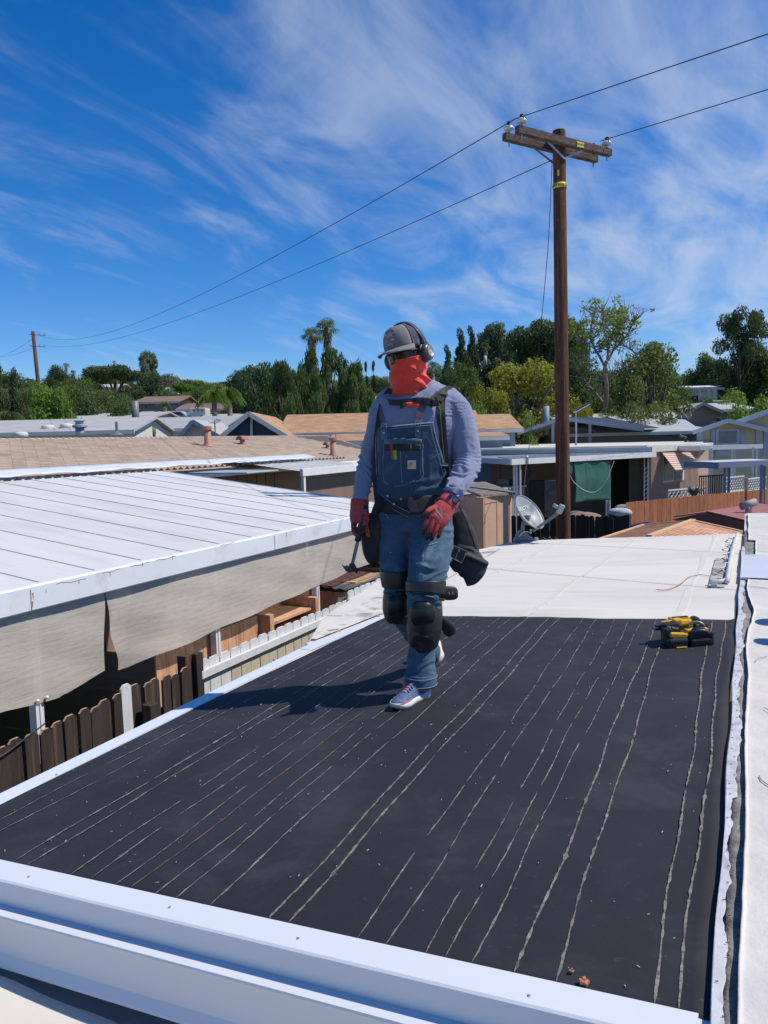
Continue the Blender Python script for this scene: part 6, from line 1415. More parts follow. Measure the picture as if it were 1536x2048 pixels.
T = [
 ('dense', 1075, 745, 46, 80, 'dark tree in front of the big pine, lower down'), ('dense', 985, 735, 36, 84, 'dark green tree below the airy eucalyptus'), ('broad', 1120, 760, 34, 76, 'mid green tree low behind the utility pole'), ('dense', 900, 750, 34, 80, 'dark tree under the pointed conifers'),
 ('conifer', 8, 735, 30, 66, 'dark pointed conifer at the extreme left edge'), ('conifer', 38, 742, 26, 68, 'dark conifer second from the left edge'), ('conifer', -20, 740, 30, 62, 'dark conifer cut by the left frame edge'),
 ('bright', 92, 772, 46, 58, 'rounded bright green tree behind the far brown pole'), ('bright', 128, 783, 26, 57, 'smaller rounded bright green tree right of the far brown pole'),
 ('dense', 122, 734, 20, 125, 'dark tree on the skyline left of the tall thin palm'), ('broad', 183, 748, 24, 115, 'mid green rounded tree on the skyline right of the thin palms'),
 ('umbrella', 237, 724, 39, 112, 'wide dark umbrella shaped pine on the left skyline'), ('eucalyptus', 308, 712, 22, 108, 'tall narrow grey green tree on the left skyline'), ('dense', 312, 748, 26, 100, 'dark tree below the tall narrow grey green tree'),
 ('brown', 344, 738, 15, 135, 'brownish half bare tree on the left skyline'), ('dense', 160, 775, 34, 90, 'dark green tree on the hillside left of the pale bungalows'), ('broad', 150, 765, 40, 98, 'mid green tree on the hillside above the left bungalows'),
 ('broad', 205, 792, 34, 78, 'mid green tree below the pale bungalows'), ('broad', 165, 785, 36, 74, 'leafy green tree left of the tree below the bungalows'), ('dense', 238, 793, 30, 80, 'dark tree just left of the solar panelled house'), ('dense', 268, 775, 30, 96, 'dark tree above the solar panelled house'),
 ('dense', 300, 766, 34, 100, 'dense dark tree behind the solar panelled house'), ('bright', 372, 768, 34, 104, 'bright green round tree above the motorhome'), ('bright', 412, 764, 28, 110, 'bright green tree left of the drooping trees on the hill'), ('broad', 340, 788, 26, 92, 'mid green tree right of the solar panels'),
 ('dense', 498, 738, 34, 72, 'dark olive tree right of the drooping trees'), ('dense', 535, 733, 44, 68, 'large dark rounded tree left of the pepper trees'), ('dense', 480, 744, 22, 100, 'small dark tree on the skyline above the drooping trees'),
 ('pepper', 580, 730, 40, 62, 'green weeping pepper tree left of the fan palms'), ('pepper', 655, 706, 50, 64, 'tall weeping pepper tree below the fan palms'), ('pepper', 703, 732, 38, 61, 'weeping pepper tree left of the man'), ('pepper', 620, 742, 36, 58, 'weeping pepper tree between its two larger neighbours'), ('dense', 560, 760, 30, 75, 'dark tree filling behind the pepper trees'),
 ('cypress', 722, 728, 7, 120, 'leftmost of three slim cypresses behind the man'), ('cypress', 737, 726, 7, 122, 'middle of three slim cypresses behind the man'), ('cypress', 752, 724, 7, 124, 'rightmost of three slim cypresses behind the man'), ('bush', 738, 770, 16, 90, 'small yellowish tree right of the pepper trees'),
 ('broad', 872, 738, 26, 92, 'mid green tree just right of the headphones'), ('conifer', 898, 695, 24, 84, 'dark pointed conifer right of the man, left one'), ('conifer', 926, 664, 30, 86, 'tallest dark conifer right of the man'), ('conifer', 946, 658, 26, 88, 'dark conifer beside the tallest one right of the man'),
 ('eucalyptus', 985, 659, 40, 96, 'airy grey green eucalyptus right of the conifers'), ('eucalyptus', 1000, 690, 30, 100, 'lower airy eucalyptus behind the yellow green tree'), ('broad', 930, 735, 30, 74, 'mid green tree below the dark conifers'), ('broad', 875, 790, 30, 64, 'low green tree behind the man shoulder'),
 ('yellow', 1030, 723, 84, 56, 'large yellow green flowering tree left of the utility pole'), ('yellow', 985, 772, 34, 52, 'lower yellow green tree left of the large one'), ('greenbush', 938, 800, 34, 50, 'bright green shrub right of the man shoulder'), ('greenbush', 965, 812, 26, 49, 'small bright green shrub near the blue tub'),
 ('umbrella', 1088, 628, 50, 84, 'big dark pine directly behind the utility pole'), ('dense', 1070, 680, 46, 86, 'dark mass of foliage under the big pine'), ('dense', 1112, 690, 50, 88, 'dark tree right of the big pine behind the pole'), ('broad', 1148, 650, 28, 72, 'mid green tree directly right of the utility pole'), ('broad', 1160, 730, 34, 70, 'green tree low right of the utility pole'), ('dense', 1190, 745, 40, 84, 'dark green tree behind the bare branched tree'),
 ('olive', 1305, 700, 62, 60, 'wide olive green tree right of the bare branched tree'), ('dense', 1295, 690, 30, 98, 'small dark tree crown on the skyline above the olive green tree'), ('olive', 1262, 760, 36, 58, 'smaller olive tree left of the wide olive tree'), ('broad', 1340, 745, 30, 66, 'mid green tree at the right side of the wide olive tree'),
 ('broad', 1405, 714, 24, 92, 'rounded green tree left of the tall pine at the right'), ('dense', 1435, 722, 30, 90, 'dark tree below left of the tall pine at the right'), ('pine', 1477, 622, 48, 78, 'tall airy pine with visible limbs at the right'), ('dense', 1490, 690, 40, 80, 'dark mass below the tall pine at the right'), ('broad', 1530, 715, 34, 78, 'green tree at the extreme right edge'), ('dense', 1525, 735, 36, 90, 'dark tree behind the green one at the right edge'), ('dense', 1385, 745, 30, 95, 'dark tree behind the porch house'),
 ('greenbush', 1455, 775, 34, 70, 'bright green bush on the right hillside'), ('greenbush', 1478, 800, 32, 56, 'bright green bush above the yellow house'), ('greenbush', 1518, 790, 34, 58, 'leafy green bush at the right edge above the yellow house'), ('greenbush', 1440, 795, 24, 66, 'small bright bush right of the porch house'),
 ('bush', 1185, 795, 26, 57, 'olive bush at the foot of the bare branched tree'), ('bush', 1225, 800, 30, 56, 'olive bush right of the foot of the bare tree'), ('bush', 1275, 790, 34, 55, 'dull green bush behind the grey ribbed roof'), ('bush', 1325, 795, 34, 55, 'dull green bush behind the turbine vents'), ('bush', 1150, 790, 26, 60, 'olive bush behind the solar lamp'), ('yellow', 1168, 806, 22, 54, 'small yellow green bush by the solar lamp'),
 ('greenbush', 1062, 822, 20, 50, 'small bright shrub right of the blue tub'), ('greenbush', 1062, 872, 14, 44, 'shrub in the gap below the pale flat roof'), ('bush', 450, 802, 20, 74, 'low shrub by the motorhome'), ('bush', 395, 798, 26, 86, 'low shrub above the motorhome'), ('greenbush', 306, 846, 7, 46, 'small sapling growing among the grey roofs')]
for k in T:
    tree(*k, name='bush' if 'bush' in k[0] else 'tree', zb=(2.5 if k[1] == 306 else None))
# skyline filler trees: each a tree of its own
rr = random.Random(77)
FL = []
for i in range(46):
    x = -30+i*35+rr.uniform(-8, 8); kd = rr.choice(['dense', 'broad', 'broad', 'olive', 'dense']); D = rr.uniform(125, 175)
    FL.append((kd, x, rr.uniform(748, 768) if x < 800 else rr.uniform(735, 756), rr.uniform(22, 34), D))
NAMED = [(k[1], k[5]) for k in T]
def near_label(x, what, seen={}):
    n = min(NAMED, key=lambda q: abs(q[0]-x)); side = 'right' if x > n[0] else 'left'
    core = ' '.join(n[1].split()[:9]); lab = what+' '+side+' behind the '+core; lab = ' '.join(lab.split()[:16])
    k = seen.get(lab, 0); seen[lab] = k+1
    return lab if k == 0 else ' '.join((['second', 'third', 'fourth', 'fifth'][min(k-1, 3)]+' '+lab).split()[:16])
KA = {'dense': 'dark', 'broad': 'mid green', 'olive': 'olive', 'bush': 'low olive'}
for i, f in enumerate(FL): tree(*f, near_label(f[1], 'distant '+KA[f[0]]+' tree'), 'distant trees along the skyline')
for i in range(30):
    x = -30+i*54+rr.uniform(-12, 12); D = rr.uniform(84, 112); kd = rr.choice(['dense', 'broad', 'olive']); tree(kd, x, rr.uniform(778, 792) if x < 800 else rr.uniform(765, 785), rr.uniform(26, 40), D, near_label(x, 'mid slope '+KA[kd]+' tree'), 'trees on the middle slope')
for i in range(24):
    x = -20+i*68+rr.uniform(-15, 15); D = rr.uniform(62, 72)
    if 380 < x < 500 or 280 < x < 380: continue
    kd = rr.choice(['bush', 'broad', 'dense']); tree(kd, x, rr.uniform(800, 812) if x < 800 else rr.uniform(792, 806), rr.uniform(22, 34), D, near_label(x, 'short '+KA[kd]+' tree'), 'low trees at the foot of the hill')
# bare branched tree with sparse bright leaves
bt = thing('bare_tree', 'leaning tree with bare grey limbs and sparse bright yellow green leaves', 'tree', gr(1210, 58)); bb = gr(1210, 58)
def PT(px, py, dd=0): return atD(px, py, 58+dd)
m = MB(); rr = random.Random(31); tips = []
limbs = [([(1208, 832), (1212, 800), (1213, 770), (1209, 742), (1213, 722)], 10, 7), ([(1206, 806), (1190, 785), (1172, 765), (1160, 742), (1155, 715)], 6, 2), ([(1213, 740), (1200, 715), (1188, 695), (1180, 668), (1186, 640), (1190, 622)], 6, 1.2), ([(1213, 725), (1224, 705), (1238, 690), (1252, 672), (1262, 655), (1270, 640)], 5, 1.2), ([(1213, 728), (1216, 700), (1212, 675), (1206, 650), (1203, 618)], 5, 1), ([(1238, 690), (1250, 692), (1264, 700), (1272, 712)], 3, .8), ([(1224, 705), (1236, 670), (1240, 645), (1252, 622)], 3.4, .8), ([(1188, 695), (1172, 688), (1160, 680), (1152, 662)], 3, .8), ([(1216, 700), (1226, 668), (1228, 640)], 3, .8), ([(1212, 770), (1222, 752), (1236, 745), (1250, 728)], 3, .8)]
for P, w0, w1 in limbs:
    dd = 0; Q = []; ddd = rr.uniform(-.7, .7)
    for i, (x, y) in enumerate(P): Q.append(PT(x, y, dd)); dd += ddd
    Q = smoothpath(Q, 4); n = len(Q); s_ = 58/FOC/2; m.tube(Q, [(w0+(w1-w0)*i/(n-1))*s_ for i in range(n)], 7)
    for i in range(4, n, 1):
        for k in range(3 if w0 < 7 else 1):
            L_ = rr.uniform(.4, 1.5); d = Vector((rr.gauss(0, 1), rr.gauss(0, 1), rr.uniform(0, 1.4))).normalized(); a = Q[i]; b_ = a+d*L_*.6; c_ = a+d*L_+Vector((0, 0, .25)); m.tube([a, b_, c_], [.035, .022, .008], 4); tips.append(c_)
            if rr.random() < .5: e_ = b_+Vector((rr.gauss(0, .4), rr.gauss(0, .4), .4)); m.tube([b_, e_], [.018, .006], 4); tips.append(e_)
m.build('trunk', MTRG, bt, smooth=True)
LYG = leafmat('leaf_spring_green', (.12, .19, .02), (.26, .34, .05), trans=.4)
tp_ = [t for t in tips if t.z > PT(1205, 690)[2]-rr.uniform(0, 2) and ((t-Vector(PT(1200, 640))).length < 2.6 or rr.random() < .22)]
C_ = [tuple(t) for t in tp_]; R2 = [(.30, .30, .24)]*len(C_)
o = bpy.data.objects.new('crown', quads_mesh('crown_bare', leaf_cloud(C_, R2, 2600, .10, rs=5)-np.array(wloc(bt)), LYG)); COL.objects.link(o); o.parent = bt
# palms
def palm(label, x, ytop, halfw, D, skirt=True, kind='fan', group=None, trunkw=.22, zb=None, n=34, leaf=None):
    g_ = gr(x, D); t = thing('palm_tree', label, 'palm tree', g_, group); top = atD(x, ytop, D); r = halfw/FOC*D; hz_ = float(top[2])-r*.75; c = np.array([g_[0], g_[1], hz_])
    m = MB().tube([tuple(g_-[0, 0, .5]), (g_[0]+.1, g_[1], g_[2]+(hz_-g_[2])*.5), tuple(c)], [trunkw*1.3, trunkw, trunkw*.9], 10); m.build('trunk', MTRG, t, smooth=True)
    rr = random.Random(int(x*3+D)); 
    def fan(m, dirv, L, blades, w, dr):
        dirv = Vector(dirv).normalized(); side = dirv.cross(Vector((0, 0, 1)));
        if side.length < .1: side = Vector((1, 0, 0))
        side.normalize(); up = side.cross(dirv); st = Vector(c)+dirv*L*.45
        m.tube([c, tuple(st)], [.02*L, .014*L], 3, cap=False)
        for k in range(blades):
            a = (k/(blades-1)-.5)*2.9; d = (dirv*math.cos(a)+side*math.sin(a)).normalized(); tip = st+d*L*.55+Vector((0, 0, -dr*L*.28)); mid = st+d*L*.32+up*.02; pr_ = d.cross(up).normalized()*w*L
            m.add([st, mid+pr_, tip, mid-pr_], [(0, 1, 2, 3)])
    m = MB()
    if kind == 'fan':
        for i in range(n):
            el_ = rr.uniform(-.35, 1.35); a = i*2.4+rr.uniform(-.2, .2); fan(m, (math.cos(a)*math.cos(el_), math.sin(a)*math.cos(el_), math.sin(el_)), r*rr.uniform(.7, 1.2), 9, .026, 1)
    else:
        for i in range(n):
            a = i*2.4; el_ = rr.uniform(.15, 1.2); L = r*1.25; P = []; d = Vector((math.cos(a), math.sin(a), 0))
            for j in range(7): s_ = j/6; P.append(Vector(c)+d*(L*s_*math.cos(el_)*1.05)+Vector((0, 0, L*(math.sin(el_)*s_-(.95)*s_*s_))))
            for j in range(1, 7):
                for q_ in range(3):
                    for sg in (-1, 1):
                        b_ = P[j-1].lerp(P[j], q_/3); sd = d.cross(Vector((0, 0, 1)))*sg; tip = b_+(sd*.45+d*.2+Vector((0, 0, -.75-.4*rr.random())))*(L*.42*(1-.45*j/6)); w = Vector(d)*L*.018; m.add([b_-w, b_+w, tip+w*.4, tip-w*.4], [(0, 1, 2, 3)])
    m.build('crown', leaf or LPM, t)
    if skirt:
        m = MB()
        for i in range(110):
            a = rr.uniform(0, 6.3); z = -rr.uniform(.0, 1.7)*r; rad_ = r*(.42-.22*(-z/(1.5*r))); b_ = Vector(c)+Vector((math.cos(a)*rad_*.6, math.sin(a)*rad_*.6, z*.6)); tip = Vector(c)+Vector((math.cos(a)*rad_, math.sin(a)*rad_, z-r*.45)); w = Vector((-math.sin(a), math.cos(a), 0))*r*.09; m.add([b_-w, b_+w, tip+w*.5, tip-w*.5], [(0, 1, 2, 3)])
        m.build('dead_fronds', LDP, t)
    return t
palm('tall fan palm with a brown skirt of dead fronds, right one of the pair', 661, 638, 27, 88, n=46, trunkw=.3)
palm('fan palm with a thick skirt of dead fronds, left lower one of the pair', 631, 655, 25, 86, n=46, trunkw=.3)
palm('tall thin palm on the left skyline', 143, 724, 9, 140, skirt=False, n=22); palm('shorter palm right of the tall thin palm on the left skyline', 155, 740, 9, 138, n=22)
palm('small palm crown above the umbrella pine', 239, 721, 5, 120, skirt=False, n=16)
palm('low palm with spreading fronds at the far left behind the grey roofs', 22, 804, 34, 47, skirt=False, kind='queen', n=26, trunkw=.3)
palm('drooping queen palm on the left, first of the pair', 432, 764, 30, 60, skirt=False, kind='queen', n=60, leaf=LB); palm('drooping queen palm on the left, second of the pair', 462, 760, 28, 62, skirt=False, kind='queen', n=60, leaf=LB)
palm('small drooping palm in front of the tan two storey house', 333, 797, 13, 76, skirt=False, kind='queen', n=26)
palm('palm standing in front of the airy eucalyptus', 972, 685, 13, 90, n=26); palm('palm with pale fronds behind the man shoulder', 868, 722, 18, 80, skirt=False, n=26)
p = atD(970, 722, 88); o = MB().lathe([(.2, -.5), (.2, .5), (.15, .55), (.01, .6)], p, n=12).build('white_tank', MWF, None, smooth=True); tag(o, 'white cylinder glimpsed among the eucalyptus trees', 'tank')

# ================================================================ the man
from mathutils import noise as mn
MSHIRT = pm('blue_grey_jersey', (.20, .228, .335), var=.05, s=9, rough=.9, bump=.5, bs=26, bdist=.007, sheen=.2)
def denim(name, c, c2, c3):
    return pm(name, c, var=.14, s=7, rough=.9, c2=c2, s2=6, t2=(.50, .70), c3=c3, s3=38, t3=(.70, .80), bump=.55, bs=34, bdist=.005, sheen=.1)
MDEN = denim('worn_denim', (.045, .100, .155), (.110, .190, .255), (.21, .27, .31))
MDENB = denim('dark_bib_denim', (.032, .072, .115), (.065, .125, .175), (.14, .19, .23))
MSTI = pm('pale_stitching', (.34, .40, .44), var=.2, s=30, rough=.9)
MSKIN = pm('skin', (.42, .22, .15), var=.08, s=9, rough=.55, bump=.1, bs=120, bdist=.001)
MREDG = pm('red_gaiter_cloth', (.74, .050, .030), var=.07, s=6, rough=.8, bump=.6, bs=16, bdist=.012, stretch=(1, 1, 2.2), sheen=.2)
MGLV = pm('red_work_glove', (.42, .050, .050), var=.15, s=12, rough=.75, c2=(.50, .13, .12), s2=9, t2=(.52, .68), bump=.3, bs=160, bdist=.001)
MGLT = pm('blackened_glove_tip', (.045, .028, .026), var=.4, s=20, rough=.8, c2=(.25, .05, .045), s2=22, t2=(.55, .68))
MNYL = pm('black_nylon', (.017, .017, .020), var=.2, s=12, rough=.7, bump=.35, bs=220, bdist=.001, sheen=.1)
MSTRAPG = pm('black_strap_webbing', (.022, .023, .022), var=.15, s=30, rough=.7, bump=.4, bs=300, bdist=.0008)
MSUS = pm('purple_grey_suspender', (.115, .085, .120), var=.1, s=20, rough=.85, bump=.3, bs=300, bdist=.0008)
MCAPG = pm('grey_cap_cotton', (.195, .185, .175), var=.08, s=9, rough=.9, bump=.3, bs=260, bdist=.001)
MCAPN = pm('mottled_navy_mesh', (.050, .052, .095), var=.25, s=20, rough=.85, c2=(.16, .16, .22), s2=22, t2=(.55, .68), c3=(.20, .13, .14), s3=30, t3=(.66, .74), bump=.6, bs=320, bdist=.0012)
MLENS = pm('dark_lens', (.006, .006, .008), var=.1, s=2, rough=.12, spec=.4)
MHP = pm('headphone_grey', (.055, .065, .072), var=.06, s=5, rough=.35)
MPAD = pm('knee_pad_shell', (.020, .021, .023), var=.25, s=12, rough=.45, bump=.2, bs=60, bdist=.002, c2=(.06, .06, .058), s2=14, t2=(.60, .74))
MYLB = pm('tan_yellow_logo', (.55, .33, .05), rough=.6)
MSHOE = pm('blue_knit_shoe', (.080, .125, .225), var=.15, s=30, rough=.85, bump=.5, bs=240, bdist=.0015, c2=(.15, .19, .34), s2=60, t2=(.52, .62))
MSOLE = pm('white_foam_sole', (.66, .65, .62), var=.06, s=12, rough=.8, c2=(.45, .42, .38), s2=14, t2=(.58, .72))
MORNG = pm('orange_rubber', (.62, .17, .07), var=.1, s=20, rough=.7)
MORT = pm('orange_tool_grip', (.55, .085, .025), rough=.5)

def J(px, py, D): return Vector([float(q) for q in atD(px, py, D)])
VF = Vector([float(q) for q in FW]); VR = Vector([float(q) for q in RW]); VU = Vector((0, 0, 1))
def cr(P, k=5):
    """Catmull-Rom through rows of numbers"""
    P = [np.array(p, float) for p in P]; O = []
    for i in range(len(P)-1):
        a = P[max(i-1, 0)]; b = P[i]; c = P[i+1]; d = P[min(i+2, len(P)-1)]
        for j in range(k): t = j/k; O.append(.5*((2*b)+(c-a)*t+(2*a-5*b+4*c-d)*t*t+(3*b-a-3*c+d)*t**3))
    O.append(P[-1]); return O
def limb(m, rows, n=24, k=5, grow=0.0, sq=2.0, cap=True, horiz=False):
    """rows: (px, py, D, half width px, half depth m) ; rings follow the path"""
    O = cr(rows, k); C = [J(r[0], r[1], r[2]) for r in O]; V = []
    for i, r in enumerate(O):
        t = (C[min(i+1, len(C)-1)]-C[max(i-1, 0)]).normalized()
        if horiz: t = Vector((0, 0, -1))
        a = t.cross(VF).normalized(); b = a.cross(t).normalized(); w = r[3]/FOC*r[2]+grow; d = r[4]+grow
        for q in range(n):
            an = 2*math.pi*q/n; c_, s_ = math.cos(an), math.sin(an); c_ = math.copysign(abs(c_)**(2/sq), c_); s_ = math.copysign(abs(s_)**(2/sq), s_); V.append(C[i]+a*w*c_+b*d*s_)
    F = [(i*n+q, i*n+(q+1) % n, (i+1)*n+(q+1) % n, (i+1)*n+q) for i in range(len(C)-1) for q in range(n)]
    if cap: F += [tuple(range(n-1, -1, -1)), tuple((len(C)-1)*n+q for q in range(n))]
    return m.add(V, F)
def fuse(name, m, voxel, mat, parent, smooth=2, fold=None, sub=0):
    """closed shapes melted into one continuous surface"""
    me = m.mesh(name, (0, 0, 0)); ob = bpy.data.objects.new(name, me); COL.objects.link(ob)
    r = ob.modifiers.new('r', 'REMESH'); r.mode = 'VOXEL'; r.voxel_size = voxel; 
    if smooth: s_ = ob.modifiers.new('s', 'SMOOTH'); s_.iterations = smooth; s_.factor = .6
    dg = bpy.context.evaluated_depsgraph_get(); me2 = bpy.data.meshes.new_from_object(ob.evaluated_get(dg)); bpy.data.objects.remove(ob)
    if fold is not None:
        nrm = [v.normal.copy() for v in me2.vertices]
        for v, n_ in zip(me2.vertices, nrm): v.co += n_*fold(v.co, n_)
    org = wloc(parent)
    for v in me2.vertices: v.co -= org
    me2.polygons.foreach_set('use_smooth', [True]*len(me2.polygons)); me2.materials.clear(); me2.materials.append(mat); me2.update(); me2.name = name
    o = bpy.data.objects.new(name, me2); COL.objects.link(o); o.parent = parent; return o
def proj(p):
    c = CAMM.T @ (np.array(p)-CC); return CX+FOC*c[0]/-c[2], CY-FOC*c[1]/-c[2]
def ridge(v): return 1-abs(v)*2
def gauss(d, s): return math.exp(-(d/s)**2)

footc = (onroof(820, 1405)+onroof(880, 1326))/2
man = thing('person', 'man in denim bib overalls, red neck gaiter, cap and headphones walking on the roof', 'person', (footc[0], footc[1], roofz(footc[0])))
HD = 3.86
torso = [(828, 1040, 3.94, 74, .115), (828, 1005, 3.94, 71, .110), (828, 960, 3.93, 72, .112), (827, 910, 3.92, 75, .118), (828, 865, 3.91, 78, .122), (832, 830, 3.91, 84, .120), (836, 806, 3.92, 82, .108), (833, 792, 3.93, 56, .088), (826, 780, 3.93, 34, .072)]
armL = [(893, 797, 3.92, 20.8, .060), (912, 820, 3.92, 28.8, .072), (922, 860, 3.92, 29.8, .070), (931, 900, 3.91, 28.8, .066), (934, 930, 3.88, 27.8, .064), (922, 957, 3.80, 24.8, .058), (908, 982, 3.72, 20.8, .050), (898, 1001, 3.66, 18.4, .044)]
armR = [(775, 800, 3.93, 19.4, .058), (760, 822, 3.94, 20.8, .068), (752, 862, 3.95, 19.8, .066), (741, 902, 3.96, 19.8, .062), (733, 935, 3.95, 19.8, .058), (727, 965, 3.92, 18.9, .052), (722, 990, 3.90, 16.9, .044), (720, 1008, 3.88, 15.4, .040)]
legL = [(862, 1020, 3.93, 43, .105), (862, 1050, 3.91, 44, .108), (861, 1090, 3.86, 44, .105), (857, 1130, 3.80, 41, .095), (852, 1165, 3.76, 37, .085), (849, 1205, 3.74, 34, .075), (848, 1250, 3.76, 31, .066), (845, 1290, 3.765, 27, .062), (842, 1330, 3.76, 29, .068), (841, 1366, 3.755, 31, .080)]
legR = [(793, 1020, 3.93, 41, .105), (790, 1050, 3.94, 40, .105), (788, 1085, 3.93, 38, .098), (790, 1120, 3.92, 33, .088), (793, 1160, 3.91, 27, .078), (797, 1200, 3.92, 25, .070), (808, 1235, 3.98, 22, .062), (826, 1265, 4.08, 20, .056), (848, 1292, 4.22, 19, .054), (866, 1306, 4.32, 19, .054)]
hips = [(828, 985, 3.94, 70, .108), (828, 1010, 3.94, 74, .118), (828, 1040, 3.94, 78, .125), (828, 1065, 3.93, 76, .115)]
# ---- body: one continuous skin surface (mostly covered)
m = MB(); G = -.016
limb(m, torso, grow=G); limb(m, armL+[(886, 1018, 3.63, 14, .03)], grow=-.014); limb(m, armR+[(719, 1022, 3.87, 13, .028)], grow=-.012); limb(m, legL+[(836, 1392, 3.75, 20, .05)], grow=-.018); limb(m, legR+[(874, 1316, 4.36, 16, .05)], grow=-.014); limb(m, hips, grow=-.02)
limb(m, [(828, 800, 3.93, 30, .065), (826, 770, 3.91, 26, .060), (824, 740, 3.89, 26, .062)])
hc = J(812, 712, HD); YAW, PIT_, ROL = R_(-33), R_(13), R_(9)
# head frame: x towards its own left ear (photo right), y backwards, z up; turned to the left and down
Hx = VR.copy(); Hy = VF.copy(); Hz = VU.copy()
Rt = Matrix.Rotation(YAW, 3, VU); Hx = Rt @ Hx; Hy = Rt @ Hy
Rp = Matrix.Rotation(PIT_, 3, Hx); Hy = Rp @ Hy; Hz = Rp @ Hz
Rr2 = Matrix.Rotation(-ROL, 3, Hy); Hx = Rr2 @ Hx; Hz = Rr2 @ Hz
HM = Matrix((Hx, Hy, Hz)).transposed()
def HP(x, y, z): return hc+HM @ Vector((x, y, z))
m.ell(HP(0, .015, .015), (.077, .098, .108), 24, 16, HM); m.ell(HP(0, -.012, -.050), (.054, .062, .062), 20, 12, HM); m.ell(HP(0, -.084, -.006), (.012, .016, .022), 12, 8, HM)
for s_ in (-1, 1): m.ell(HP(s_*.033, -.078, .018), (.016, .012, .010), 10, 8, HM); m.ell(HP(s_*.078, .018, -.005), (.010, .020, .032), 10, 8, HM)
m.ell(HP(0, -.080, .034), (.050, .016, .014), 14, 8, HM); m.ell(HP(0, -.068, -.060), (.022, .010, .008), 12, 8, HM)
fuse('body', m, .0085, MSKIN, man, 2)
m = MB(); m.ell(HP(0, .032, .012), (.082, .094, .082), 20, 12, HM); m.build('hair', pm('dark_hair', (.035, .025, .02), var=.3, s=60, rough=.9, bump=.6, bs=200, bdist=.002), man, smooth=True)
# ---- shirt
def shirt_fold(p, n):
    x, y = proj(p); w = 0
    q = Vector((x*.03, y*.03, p.y*5))
    w += .0020*mn.noise(q*1.3)
    # sleeve wrinkles, gathered at elbows and cuffs
    if x > 880:
        s_ = (x*(.45-.5*gauss(y-860, 40))+y)*.085+3.2*mn.noise(Vector((x*.022, y*.022, 1)))+1.2*mn.noise(Vector((x*.06, y*.06, 8))); amp = .0012+.0052*gauss(y-945, 40)+.0050*gauss(y-985, 22)+.0030*gauss(y-815, 30); w += 1.7*amp*(1-2*abs(math.sin(s_*1.45)))*max(.1, .6+1.6*mn.noise(q*1.2))
        w += .006*ridge(mn.noise(Vector(((x-y*.35)*.035, (y+x*.2)*.014, 4))))*gauss(y-870, 80)
    elif x < 762:
        s_ = y*.10-x*.06+3.0*mn.noise(Vector((x*.03, y*.022, 2))); amp = .0012+.0048*gauss(y-925, 38)+.0045*gauss(y-985, 22); w += amp*(1-2*abs(math.sin(s_*1.8)))*max(.1, .55+1.6*mn.noise(q*1.6))
    else: w += .006*ridge(mn.noise(Vector((x*.03, y*.012, 5))))
    return w
m = MB(); limb(m, torso); limb(m, armL); limb(m, armR)
limb(m, [(868, 800, 3.94, 34, .07), (900, 803, 3.93, 26, .066), (920, 825, 3.92, 20, .05)]); limb(m, [(800, 800, 3.94, 34, .07), (772, 806, 3.94, 24, .062), (758, 830, 3.94, 16, .05)])
shirt = fuse('shirt', m, .0056, MSHIRT, man, 2, shirt_fold); sm_ = shirt.modifiers.new('s', 'SMOOTH'); sm_.iterations = 3; sm_.factor = .5
# ---- trousers
def tr_fold(p, n):
    x, y = proj(p); q = Vector((x*.03, y*.03, p.y*6)); w = .0022*mn.noise(q*1.2)
    fr = 1.0 if x > 822 else 0
    amp = .0022+.0085*gauss(y-1145, 28)+.0065*gauss(y-1340, 26)+.0050*gauss(y-1060, 34)+.005*gauss(y-1190, 14)
    s_ = y*.13+(x-850)*.06*(1 if fr else -1)+3.6*mn.noise(Vector((x*.025, y*.02, 7))); w += .8*amp*(1-2*abs(math.sin(s_*1.15)))*max(.1, .55+1.6*mn.noise(q*1.5))
    w += .0055*ridge(mn.noise(Vector(((x+y*.5)*.03, (y-x*.5)*.012, 9))))
    return w
m = MB(); limb(m, hips); limb(m, legL); limb(m, legR); limb(m, [(828, 955, 3.935, 69, .110), (828, 990, 3.94, 71, .112), (828, 1020, 3.94, 76, .120)])
trs = fuse('overalls', m, .0060, MDEN, man, 2, tr_fold); sm_ = trs.modifiers.new('s', 'SMOOTH'); sm_.iterations = 3; sm_.factor = .5
m = MB(); limb(m, [(841, 1346, 3.757, 33, .082), (841, 1356, 3.756, 33.5, .084), (841, 1370, 3.755, 32.5, .084)], k=3, n=30); m.build('cuff', MDEN, trs, smooth=True)
for yy in (1350, 1366):
    m = MB(); rows = []; 
    P = [J(841, yy, 3.755)+VR*(.0845*math.cos(a))-VF*(.0865*math.sin(a)) for a in np.linspace(0, math.pi, 22)]; m.tube(P, .0011, 4); m.build('stitching', MSTI, trs)
def limb_front(rows, py, px, off=.004):
    """front surface point of a lofted part at a pixel"""
    ys = [r[1] for r in rows]; 
    c = [float(np.interp(py, ys, [r[k] for r in rows])) for k in (0, 2, 3, 4)]
    if ys[0] > ys[-1]: c = [float(np.interp(py, ys[::-1], [r[k] for r in rows][::-1])) for k in (0, 2, 3, 4)]
    u = max(-.97, min(.97, (px-c[0])/c[2])); return J(px, py, c[1]-c[3]*math.sqrt(1-u*u)-off)
# outer seam, fly and pocket stitching
def stitch(pts, rows, r=.0011, off=.008, name='stitching', par=None, mat=None):
    P = smoothpath([tuple(limb_front(rows, y, x, off)) for x, y in pts], 5); return MB().tube(P, r, 4).build(name, mat or MSTI, par or trs)
stitch([(897, 1040), (900, 1070), (897, 1110), (890, 1145)], legL, off=.006); stitch([(848, 1092), (870, 1086), (896, 1078)], legL, off=.012); stitch([(846, 1122), (850, 1096), (880, 1094)], legL, off=.012)
